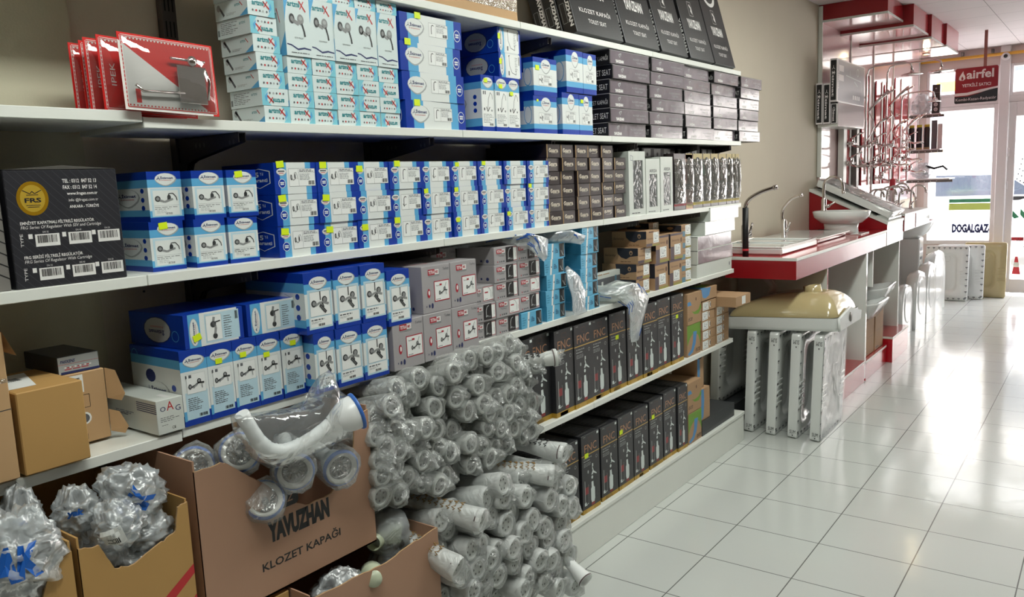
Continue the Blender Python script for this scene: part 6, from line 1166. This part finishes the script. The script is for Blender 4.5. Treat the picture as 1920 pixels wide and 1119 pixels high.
for i, x in enumerate((-1.795, -1.590, -1.465, -1.345, -1.225)):
    pan('squat toilet pan standing on edge beside the plinth, %s from the left' % ORD[i], (x, 4.545, .0 if i else .135), (0, .035, 0), wrap=(i == 4), grp='squat toilet pans stacked on edge')
    if i:   # printing on the narrow edges
        mb = pan_copy(bpy.data.objects['squat_toilet'+('.%03d' % i)]); fa = Face(mb, (-.045, -.2262, 0), (1, 0, 0), (0, 0, 1), .045, .59); fa.text('SUM', .15, .90, .85, .94, INK, rot=2); fa.poly([(.4, .88), (.6, .88), (.5, .865)], INK); fa.text('SUM', .15, .05, .85, .085, INK); fa.poly([(.4, .04), (.6, .04), (.5, .025)], INK)
        set_mesh(bpy.data.objects['squat_toilet'+('.%03d' % i)], mb)
m = MB(); m.box(-1.88, -1.72, 4.33, 4.80, .0, .133, DRK, .002); tag(obj('dark_block', m), 'dark block under the leftmost squat pan', 'block')
# beige pan lying upside down on the row
t = thing('beige_squat_toilet', 'beige squat toilet pan lying upside down on top of the row', 'toilet', (-1.44, 4.54, .622), (0, -.045, 0))
m = MB(); m.ring_loft([[(x, y, z) for x, y in rrect(W, D, .03)] for W, D, z in ((.60, .44, -.02), (.61, .45, .0), (.61, .45, .05))], CERAM, True, False, True); obj('rim', m, t)
m = MB(); _rs = []
for k in range(13):
    a = k/12*math.pi/2*.96; cq = math.cos(a); _rs.append([(x+.125*(1-cq), y, .0505+.118*math.sin(a)**1.25) for x, y in rrect(.12+.475*cq, .12+.315*cq, .05, 6)])
m.ring_loft(_rs, BEIGEC, False, True); m.lathe([(.055, 0), (.048, .02), (.046, .05), (.038, .05), (.036, .02)], BEIGEC, (.12, .0, .150), (-.1, 0, 1), 18); obj('underside_shell', m, t)
m = MB(); m.ring_loft([[(.3055, y, z) for y, z in ((-.22, -.02), (.20, -.02), (.22, .03), (.0, .085), (-.22, .05))], [(.318, y, z) for y, z in ((-.22, -.015), (.20, -.015), (.22, .03), (.0, .08), (-.22, .045))]], CERAM); m.lathe([(.026, 0), (.026, .004), (0, .004)], GREY, (.3182, -.02, .03), (1, 0, 0), 16); obj('end_block', m, t)
# squat pan on the wedge
t = pan('film wrapped squat toilet pan resting on the sloping red stand', (-1.60, 6.60, 1.185), (0, math.radians(25.7)-math.pi/2, 0), PAN, wrap=True); t.location = (-1.305, 6.60, 1.130)
m = MB(); m.box(-1.42, -1.335, 6.40, 6.84, 1.062, 1.10, CERAM, .004); obj('lower_rim', m, None); bpy.data.objects['lower_rim'].parent = None; tag(bpy.data.objects['lower_rim'], 'white ceramic block holding the squat pan on the slope', 'block'); bpy.data.objects['lower_rim'].name = 'ceramic_block'; bpy.data.objects['ceramic_block'].location = (.0, 0, .008)
# under-counter stock
def bowl_shape(lab, loc, s=1.0, rot=(0, 0, 0)):
    return cbox('toilet_bowl', lab, 'toilet', [('bowl', lambda m: m.lathe([(.11*s, -.24*s), (.10*s, -.20*s), (.12*s, -.12*s), (.18*s, -.02*s), (.19*s, 0), (.185*s, .012*s), (.15*s, .012*s), (.14*s, -.02*s), (.08*s, -.09*s), (0, -.10*s)], CERAM, n=28, sy=1.25)), ('rear_block', lambda m: m.box(-.30*s, -.17*s, -.12*s, .12*s, -.05*s, .05*s, CERAM, .02*s))], loc=loc, rot=rot)
bowl_shape('white toilet bowl under the counter behind the squat pans', (-1.475, 5.20, .60), .95)
m = MB(); m.box(-1.62, -1.36, 5.04, 5.36, .1505, .362, CERAM, .02); tag(obj('toilet_pedestal', m), 'white pedestal block carrying the toilet bowl', 'pedestal')
for (a, lab) in (((-1.75, -1.36, 5.80, 6.13, .1405, .40), 'kraft carton on the step under the counter, nearer'), ((-1.72, -1.355, 6.14, 6.39, .1405, .43), 'kraft carton on the step under the counter, farther')):
    m = MB(); m.box(*a, BK, .003); fa = Face(m, (a[1], a[2], a[4]), (0, 1, 0), (0, 0, 1), a[3]-a[2], a[5]-a[4]); fa.lines(.1, .06, .6, .12, 1, DRK, 3, .5); fa.stroke([(0, .5), (1, .5)], .001, DRK); tag(obj('kraft_carton', m), lab, 'box')
def trough(lab, loc, rot, L=.45, W=.34, h=.10):
    m = MB(); m.ring_loft([[(x, y, z) for x, y in rrect(a, b, .05, 5)] for a, b, z in ((W*.6, L*.7, -h), (W*.9, L*.95, -h*.3), (W, L, 0), (W*1.02, L*1.02, .012), (W*.9, L*.92, .012), (W*.82, L*.86, -.01), (W*.5, L*.6, -h*.75))], CERAM, True, True)
    return tag(obj('wash_basin', m, None, loc, rot), lab, 'basin', 'white wash basins stored under the counter')
trough('white wash basin on the nearer carton under the counter', (-1.44, 6.01, .505), (0, -.12, 0), .40); trough('white wash basin on the farther carton under the counter', (-1.46, 6.36, .560), (0, -.18, .05), .42)
m = MB(); m.box(-1.62, -1.40, 5.80, 5.83, .52, .80, CERAM, .003); fa = Face(m, (-1.62, 5.80, .52), (1, 0, 0), (0, 0, 1), .22, .28); fa.rect(.75, .3, 1, .34, INK); fa.rect(.75, .7, 1, .74, INK); tag(obj('ceramic_slab', m), 'upright white slab with black marks beside the basins', 'slab')
m = MB(); m.box(-1.60, -1.36, 6.05, 6.07, .62, .886, WHITE, .001); fa = Face(m, (-1.60, 6.0495, .62), (1, 0, 0), (0, 0, 1), .24, .266); fa.text('LOCALSH', .10, .02, .60, 1.0, INK, rot=1, bold=.03); fa.lines(.68, .1, .72, .9, 6, INKG, 3, .3); tag(obj('printed_sheet', m), 'white sheet with upright LOCALSH lettering under the counter', 'sheet')
m = MB(); m.box(-1.42, -1.37, 6.40, 6.44, .1955, .245, YEL, .002); m.box(-1.415, -1.375, 6.405, 6.435, .245, .26, INK, .002); tag(obj('yellow_can', m), 'small yellow box on the pink red step', 'box')
# white wrapped pieces standing on the floor beyond the counter
def lid(lab, loc, rot, w, h):
    t = thing('wrapped_toilet_lid', lab, 'toilet', loc, rot, 'white wrapped ceramic pieces on the floor'); m = MB()
    prof = [(-w/2, 0), (w/2, 0), (w/2, h*.55), (w*.44, h*.80), (w*.28, h*.95), (0, h), (-w*.28, h*.95), (-w*.44, h*.80), (-w/2, h*.55)]
    m.ring_loft([[(x, y*s, z*s2+.0) for y, z in prof] for x, s, s2 in ((-.10, .85, .95), (-.03, 1, 1), (.0, .97, .985))], CERAM, True, True, True); obj('ceramic_body', m, t)
    m = MB(); m.ring_loft([[(.0005+q, math.cos(a)*w*.33*k, h*.55+math.sin(a)*h*.33*k) for a in [2*math.pi*j/20 for j in range(20)]] for q, k in ((.0, 1.0), (.006, .93), (.003, .86))], CERAM, False, True); obj('oval_recess', m, t)
for i, (x, y, rz, w, h) in enumerate(((-1.46, 7.25, -.0, .36, .60), (-1.42, 7.62, -.0, .34, .44), (-1.38, 7.99, -.0, .36, .52), (-1.36, 8.38, -.0, .36, .56), (-1.37, 8.77, -.05, .36, .62), (-1.40, 9.12, -.1, .28, .60))):
    lid('white film wrapped ceramic piece standing on the floor, %s from the counter' % ORD[i], (x, y, 0.001), (0, 0, rz-.05), w, h)
for i, (x, y, h, rz) in enumerate(((-1.66, 7.20, .84, -.2), (-1.66, 7.66, .88, -.2), (-1.66, 8.14, .80, -.2))):
    m = MB(); m.box(-.05, 0, -.20, .20, 0, h, mat('tray_tan', (176, 150, 124), .5), .01); m.box(-.055, .012, -.215, -.2005, 0, h+.02, CERAM, .005); m.box(-.055, .012, .2005, .215, 0, h+.02, CERAM, .005); tag(obj('shower_tray', m, None, (x, y, .001), (0, -.06, rz)), 'tan shower tray with white rim leaning on the display wall, %s one' % ORD[i], 'tray', 'tan shower trays')
cbox('pedestal_basin', 'white wash basin on a printed pedestal box below the tap counter', 'basin', [('bowl', lambda m: m.lathe([(0, -.02), (.09, -.02), (.16, .04), (.205, .13), (.21, .15), (.20, .15), (.15, .06), (0, .03)], CERAM, n=28, sy=1.2)), ('pedestal', lambda m: (m.box(-.10, .10, -.10, .10, -.78, -.02, CERAM, .01), [Face(m, (.1002, -.10, -.5), (0, 1, 0), (0, 0, 1), .2, .45).rect(.2, .2*k, .7, .2*k+.06, INKG) for k in range(5)]))], loc=(-1.60, 8.62, .785))
pan('white squat toilet pan with printed border leaning below the window', (-1.44, 9.70, .002), (-.0, -.06, -math.pi/2), PAN, wrap=False); pan('second printed squat toilet pan behind the one below the window', (-1.33, 9.86, .002), (0, -.06, -math.pi/2), PAN, wrap=False)
pan('beige squat toilet pan leaning beside the glass door', (-1.12, 10.05, .002), (0, -.07, -math.pi/2), PANB, wrap=False)
bpy.data.objects['squat_toilet.006'].scale = (1, .92, 1)
# ---- boxed shower sets on the wall box ---------------------------------------------------
cbox('wall_box', 'small white wall box with glossy side carrying boxed shower sets', 'shelf', [('carcass', lambda m: m.box(BX+.02, -1.722, 6.45, 7.22, 1.778, 1.796, WHITE, .001)), ('gloss_side', lambda m: m.box(-1.7218, -1.715, 6.452, 7.22, 1.778, 1.955, GLOSSW, .001))])
WBM = mat('carton_white_gloss', (226, 220, 222), .25, coat=.4); DPR = mat('print_deep_grey', (104, 100, 106), .3)
def sbox(lab, loc, w, d, h, big):
    m = MB(); m.box(0, w, 0, d, 0, h, WBM, .003); fa = Face(m, (0, 0, 0), (1, 0, 0), (0, 0, 1), w, h); rr(fa, .12, .04, .88, .96, .15, INK, .15*w/h*1.0); fa.up().text('İtimat', .28, .12, .70, .72, WBM, rot=-1, bold=.03); fa.stroke([(.5, .84), (.5, .79), (.3, .75)], .003, WBM); fa.stroke([(.5, .79), (.7, .75)], .003, WBM)
    if big: fb = Face(m, (w, 0, 0), (0, 1, 0), (0, 0, 1), d, h); fb.rect(.03, .03, .97, .97, DPR); fb.up().text('İtimat', .03, .30, .09, .72, WBM, rot=-1); fb.rect(.06, .72, .22, .86, WBM); fb.rect(.06, .50, .22, .64, WBM); fb.stroke([(.3, .66), (.85, .60), (.9, .2)], .007, SGREY); fb.stroke([(.45, .66), (.45, .80)], .005, SGREY); fb.stroke([(.6, .56), (.72, .46)], .008, SGREY); fb.ring(.72, .80, .04, .1, SGREY, .2, 12); [fb.rect(.55+.07*k, .12, .59+.07*k, .22, CREDP) for k in range(4)]
    tag(obj('shower_set_box', m, None, loc), lab, 'box', 'boxed shower sets')
sbox('white shower set box with black label, leftmost on the wall box', (-1.868, 6.40, 1.797), .050, .55, .305, False); sbox('white shower set box with black label, second on the wall box', (-1.816, 6.41, 1.797), .050, .55, .300, False)
sbox('dark shower set box leaning low between the wall box and the big one', (-1.764, 6.43, 1.797), .044, .70, .148, False); sbox('large grey shower set box with pictured side, on top', (-1.766, 6.40, 1.956), .052, .82, .315, True)
# ---- display showers and taps ------------------------------------------------------------
PX = BX+.05
def hose(m, a, b, sag, r=.0045, sway=.03, n=14):
    a, b = Vector(a), Vector(b); m.tube([a.lerp(b, k/n)+Vector((sway*math.sin(math.pi*k/n*2), sway*.8*math.sin(math.pi*k/n), -sag*math.sin(math.pi*k/n))) for k in range(n+1)], r, CHROME, 6)
def shower_col(lab, y, zb, zt, arm, head_r, hand=True):
    t = thing('shower_column', lab, 'shower', (PX, y, zb), group='display shower columns'); m = MB(); x0 = .04
    pts = [(x0, 0, 0), (x0, 0, zt-zb-.07), (x0+.02, 0, zt-zb-.02), (x0+.07, 0, zt-zb), (arm-.06, 0, zt-zb+.005), (arm-.01, 0, zt-zb-.015), (arm, 0, zt-zb-.07)]; m.tube(pts, .0095, CHROME, 10); obj('riser_pipe', m, t)
    m = MB(); m.lathe([(.012, .02), (.016, 0), (head_r*.55, -.008), (head_r, -.016), (head_r, -.022), (0, -.022)], CHROME, (arm, 0, zt-zb-.085), (0, 0, 1), 24); obj('overhead_shower', m, t)
    for z in ((zt-zb)*.72, .12): m = MB(); m.tube([(-.002, 0, z), (x0, 0, z)], .008, CHROME, 8); m.lathe([(.018, 0), (.018, .006), (.01, .010)], CHROME, (-.001, 0, z), (1, 0, 0), 14); obj('wall_bracket', m, t)
    m = MB(); m.tube([(x0, -.10, .08), (x0, .10, .08)], .016, CHROME, 12); m.lathe([(.02, 0), (.02, .02), (.012, .03), (0, .03)], CHROME, (x0, .10, .08), (0, 1, 0), 14); m.lathe([(.02, 0), (.02, .02), (.012, .03), (0, .03)], CHROME, (x0, -.10, .08), (0, -1, 0), 14); m.tube([(x0, 0, .08), (x0+.07, 0, .065), (x0+.10, 0, .055)], .009, CHROME, 8); obj('mixer_bar', m, t)
    if hand:
        m = MB(); m.tube([(x0+.03, -.05, zt-zb-.38), (x0+.12, -.03, zt-zb-.28), (x0+.19, -.02, zt-zb-.22)], [.010, .013, .015], CHROME, 10); m.lathe([(.012, 0), (.036, .004), (.038, .014), (0, .016)], CHROME, (x0+.20, -.018, zt-zb-.222), (.5, .2, -.8), 16); obj('hand_shower', m, t)
        m = MB(); hose(m, (x0+.03, -.05, zt-zb-.38), (x0, -.03, .06), .0, .0048, .05); obj('shower_hose', m, t)
shower_col('chrome shower column with overhead arm, nearest on the display wall', 7.62, 1.40, 2.32, .40, .085); shower_col('chrome shower column with wide square head, second on the display wall', 8.40, 1.40, 2.40, .50, .105)
shower_col('chrome shower column, farthest on the display wall', 9.05, 1.45, 2.18, .34, .06)
def wall_mixer(lab, y, z, hand, i):
    t = thing('wall_mixer', lab, 'faucet', (PX, y, z), group='wall mixers on the display boards'); m = MB(); m.tube([(.045, -.075, 0), (.045, .075, 0)], .017, CHROME, 12)
    for s_ in (-1, 1): m.tube([(0, s_*.07, 0), (.045, s_*.07, 0)], .010, CHROME, 8); m.lathe([(.027, 0), (.025, .008), (.012, .012)], CHROME, (.0, s_*.07, 0), (1, 0, 0), 14)
    obj('mixer_body', m, t); m = MB(); m.tube([(.045, 0, -.01), (.10, 0, -.03), (.16, 0, -.022), (.19, 0, -.035)], .010, CHROME, 8); obj('spout', m, t)
    m = MB(); m.lathe([(.018, 0), (.02, .03), (.012, .04), (0, .04)], CHROME, (.045, 0, .012), (0, 0, 1), 14); m.tube([(.045, 0, .05), (.09, 0, .075), (.13, 0, .085)], .006, CHROME, 8); obj('lever', m, t)
    if hand:
        m = MB(); m.tube([(.03, .02, .30), (.08, .03, .36), (.14, .035, .40)], [.009, .012, .014], CHROME, 10); m.lathe([(.012, 0), (.034, .004), (.035, .014), (0, .015)], CHROME, (.15, .036, .402), (.6, .1, -.7), 16); obj('hand_shower', m, t); m = MB(); hose(m, (.03, .02, .30), (.045, .0, -.02), .16, .0045, .04); obj('shower_hose', m, t)
for i, (y, z, hd) in enumerate(((7.15, 1.50, 0), (7.18, 1.66, 0), (7.95, 1.50, 1), (8.02, 1.68, 0), (8.72, 1.50, 1), (8.66, 1.66, 0), (9.35, 1.55, 1), (9.42, 1.72, 0), (9.55, 1.42, 0), (8.25, 1.36, 0))):
    wall_mixer('chrome wall mixer %s, %s along the display wall' % ('with hand shower' if hd else 'with lever', ORD[i]), y, z, hd, i)
for i, (x, y, h) in enumerate(((-1.62, 7.02, .19), (-1.52, 7.20, .21), (-1.60, 7.36, .20), (-1.48, 7.46, .17), (-1.55, 7.62, .22), (-1.44, 7.74, .20), (-1.60, 7.80, .19), (-1.70, 7.55, .18))):
    z = 1.0905; tap('basin_tap', 'chrome swan neck tap on the higher counter, %s from the squat pan' % ORD[i], (x, y, z), [(x, y, z), (x, y, z+h*.7), (x+.02, y, z+h*.93), (x+.06, y, z+h), (x+.10, y, z+h*.93), (x+.115, y, z+h*.75)], .008, [(x+.01, y-.02, z+.05), (x+.05, y-.03, z+.075)], grp='taps on the higher counter', nb=.05)
m = MB(); m.box(-1.58, -1.42, 7.0, 7.3, 1.0905, 1.096, GLOSSW, .002); tag(obj('paper_sheet', m), 'white sheet lying between the taps on the higher counter', 'sheet') if 0 else None
m = MB(); m.lathe([(0, 0), (.022, 0), (.026, .01), (.024, .09), (.012, .10), (0, .10)], SREDM, (-1.62, 7.88, 1.0905+.16), (0, 0, 1), 14); m.box(-1.65, -1.59, 7.85, 7.91, 1.0905, 1.0905+.159, GLOSSW, .002); tag(obj('red_cup', m), 'red cup standing on a white block at the end of the higher counter', 'cup')
# ---- wire bracket shelves by the window -----------------------------------------------------
def wshelf(z, lab, x1=-1.54):
    cbox('glass_shelf', lab, 'shelf', [('shelf_plate', lambda m: m.box(BX+.05, x1, 9.70, 10.05, z, z+.012, WBM, .001)), ('bracket', lambda m: (m.box(BX+.03, x1+.03, 9.705, 9.715, z-.028, z-.0002, GREY, .001), [m.lathe([(0, 0), (.005, 0), (.005, .003), (0, .003)], WHITE, (-1.80+.06*k, 9.7045, z-.014), (0, -1, 0), 8) for k in range(5)]))], 'bracket shelves by the window')
wshelf(1.985, 'top bracket shelf by the window, with a black box on it'); wshelf(1.615, 'middle bracket shelf by the window, under the dark bottles'); wshelf(1.30, 'bottom bracket shelf by the window', -1.44)
m = MB(); m.box(0, .075, 0, .075, 0, .30, SSB, .002); fa = Face(m, (0, 0, 0), (1, 0, 0), (0, 0, 1), .075, .30); [(fa.ell(.5, v, .26, .065, WBM, 14), fa.up().ell(.5, v, .2, .05, SGREY, 12)) for v in (.14, .31, .48)]; fa.ell(.5, .86, .12, .03, SGREY, 8); fa.stroke([(0, .72), (1, .72)], .002, SGREY)
tag(obj('valve_display_box', m, None, (-1.635, 9.74, 1.998)), 'tall black box with three round valves on the top bracket shelf', 'box')
for i, x in enumerate((-1.83, -1.755, -1.68)):
    t = thing('hose_bottle', 'dark packaged bottle with yellow cap, %s on the middle bracket shelf' % ('left', 'middle', 'right')[i], 'bottle', (x, 9.78, 1.628), group='dark bottles by the window'); m = MB(); m.lathe([(0, 0), (.030, 0), (.030, .22), (.024, .235), (0, .235)], SSB, n=14); m.lathe([(.0305, .0), (.031, .0), (.031, .02), (.0305, .02)], TAN, n=14); obj('bottle_body', m, t); m = MB(); m.lathe([(.0, .2355), (.027, .2355), (.027, .262), (0, .262)], YEL, n=14); obj('cap', m, t)
m = MB(); m.box(0, .055, 0, .06, 0, .30, DPR, .002); tag(obj('grey_package', m, None, (-1.635, 9.76, 1.628)), 'narrow grey package right of the dark bottles', 'box')
m = MB(); m.box(0, .045, 0, .05, 0, .26, WBM, .002, {'-y': GLOSSW}); tag(obj('white_package', m, None, (-1.575, 9.77, 1.628)), 'narrow white package at the end of the middle bracket shelf', 'box')
blob_bag('plastic_bag', 'crumpled clear bag on the top bracket shelf by the window', (-1.75, 9.83, 2.085), (.10, .08, .10), 41, None, 'bags on the bracket shelves', 2); blob_bag('plastic_bag', 'crumpled bag with black strap on the bottom bracket shelf', (-1.72, 9.83, 1.39), (.11, .08, .07), 42, None, 'bags on the bracket shelves', 3)
m = MB(); m.tube([(-1.70, 9.80, 1.45), (-1.60, 9.78, 1.42), (-1.52, 9.80, 1.44), (-1.48, 9.82, 1.40)], .012, INK, 8); tag(obj('black_strap', m), 'black strap lying over the bag on the bottom bracket shelf', 'strap')
m = MB(); m.tube([(-1.62, 4.60, .86), (-1.57, 4.60, .80), (-1.60, 4.60, .72), (-1.70, 4.60, .66)], .022, TRG, 12); tag(obj('drain_hose', m), 'grey corrugated drain hose hanging under the counter', 'hose')
# ================================================================== street outside
PAVE = mat('pavement', (206, 204, 200), .8, var=.05); BLDG = mat('street_wall', (214, 208, 200), .8, var=.05); CARP = mat('car_white', (232, 232, 232), .2, coat=.6); CGL = mat('car_glass', (60, 66, 76), .08, coat=.5); TYRE = mat('tyre', (40, 40, 42), .7)
m = MB(); m.box(-14, 10, YF+.121, 34, -.12, -.02, PAVE); struct('trim_2', m)
m = MB(); m.box(-14, 10, 23, 23.3, 0, 7, BLDG)
for k in range(6): m.box(-13+3.6*k, -11.4+3.6*k, 22.96, 23, 3.6, 5.2, CGL)
tag(obj('street_building', m, None, (0, 0, -.02)), 'pale building across the street seen through the far window', 'building')
m = MB(); m.box(-4.9, -3.3, 22.6, 22.95, 2.6, 3.6, mat('sign_lilac', (150, 150, 176), .5)); fa = Face(m, (-4.9, 22.6, 2.6), (1, 0, 0), (0, 0, 1), 1.6, 1.0); fa.text('EPAKI', .15, .3, .75, .5, SREDM); fa.rect(.75, .6, 1, .85, YEL); tag(obj('shop_awning', m), 'lilac shop sign across the street with red lettering', 'sign')
m = MB()
for k in range(26): m.tube([(-4.9+.13*k, 19, 0), (-4.9+.13*k, 19, 1.9)], .018, TAN, 6); m.lathe([(.045, -.01), (.06, 0), (.045, .01)], TAN, (-4.9+.13*k, 19, 1.1), (0, 1, 0), 8)
m.box(-4.95, -1.6, 18.98, 19.02, .15, .20, TAN); m.box(-4.95, -1.6, 18.98, 19.02, 1.75, 1.80, TAN); tag(obj('iron_fence', m, None, (0, 0, -.02)), 'tan iron railing fence across the street', 'fence')
t = thing('parked_car', 'white hatchback parked across the street outside the window', 'car', (-2.0, 14.0, -.02), (0, 0, .15)); m = MB()
prof = [(-1.9, .30), (1.9, .30), (1.95, .75), (1.85, 1.0), (1.35, 1.08), (.75, 1.45), (-.9, 1.50), (-1.65, 1.30), (-1.92, .9)]
m.ring_loft([[(x*s, y, .3+(z-.3)*q) for x, z in prof] for y, s, q in ((-.85, .95, .9), (-.80, 1, .97), (.80, 1, .97), (.85, .95, .9))], CARP, True, True, True); obj('car_body', m, t)
m = MB(); m.poly([(-1.45, -.862, 1.02), (-.35, -.862, 1.02), (-.35, -.862, 1.32), (-1.25, -.862, 1.28)], CGL); m.poly([(-.25, -.862, 1.02), (1.0, -.862, 1.02), (.62, -.862, 1.30), (-.25, -.862, 1.32)], CGL); obj('side_window', m, t)
for x in (-1.2, 1.25):
    for y in (-.80, .80): m = MB(); m.lathe([(0, -.1), (.30, -.1), (.33, -.06), (.33, .06), (.30, .1), (0, .1)], TYRE, (x, y, .33), (0, 1, 0), 24); m.lathe([(0, -.105), (.2, -.105), (.2, -.1005)], GREY, (x, y, .33), (0, 1, 0), 16); obj('wheel', m, t)
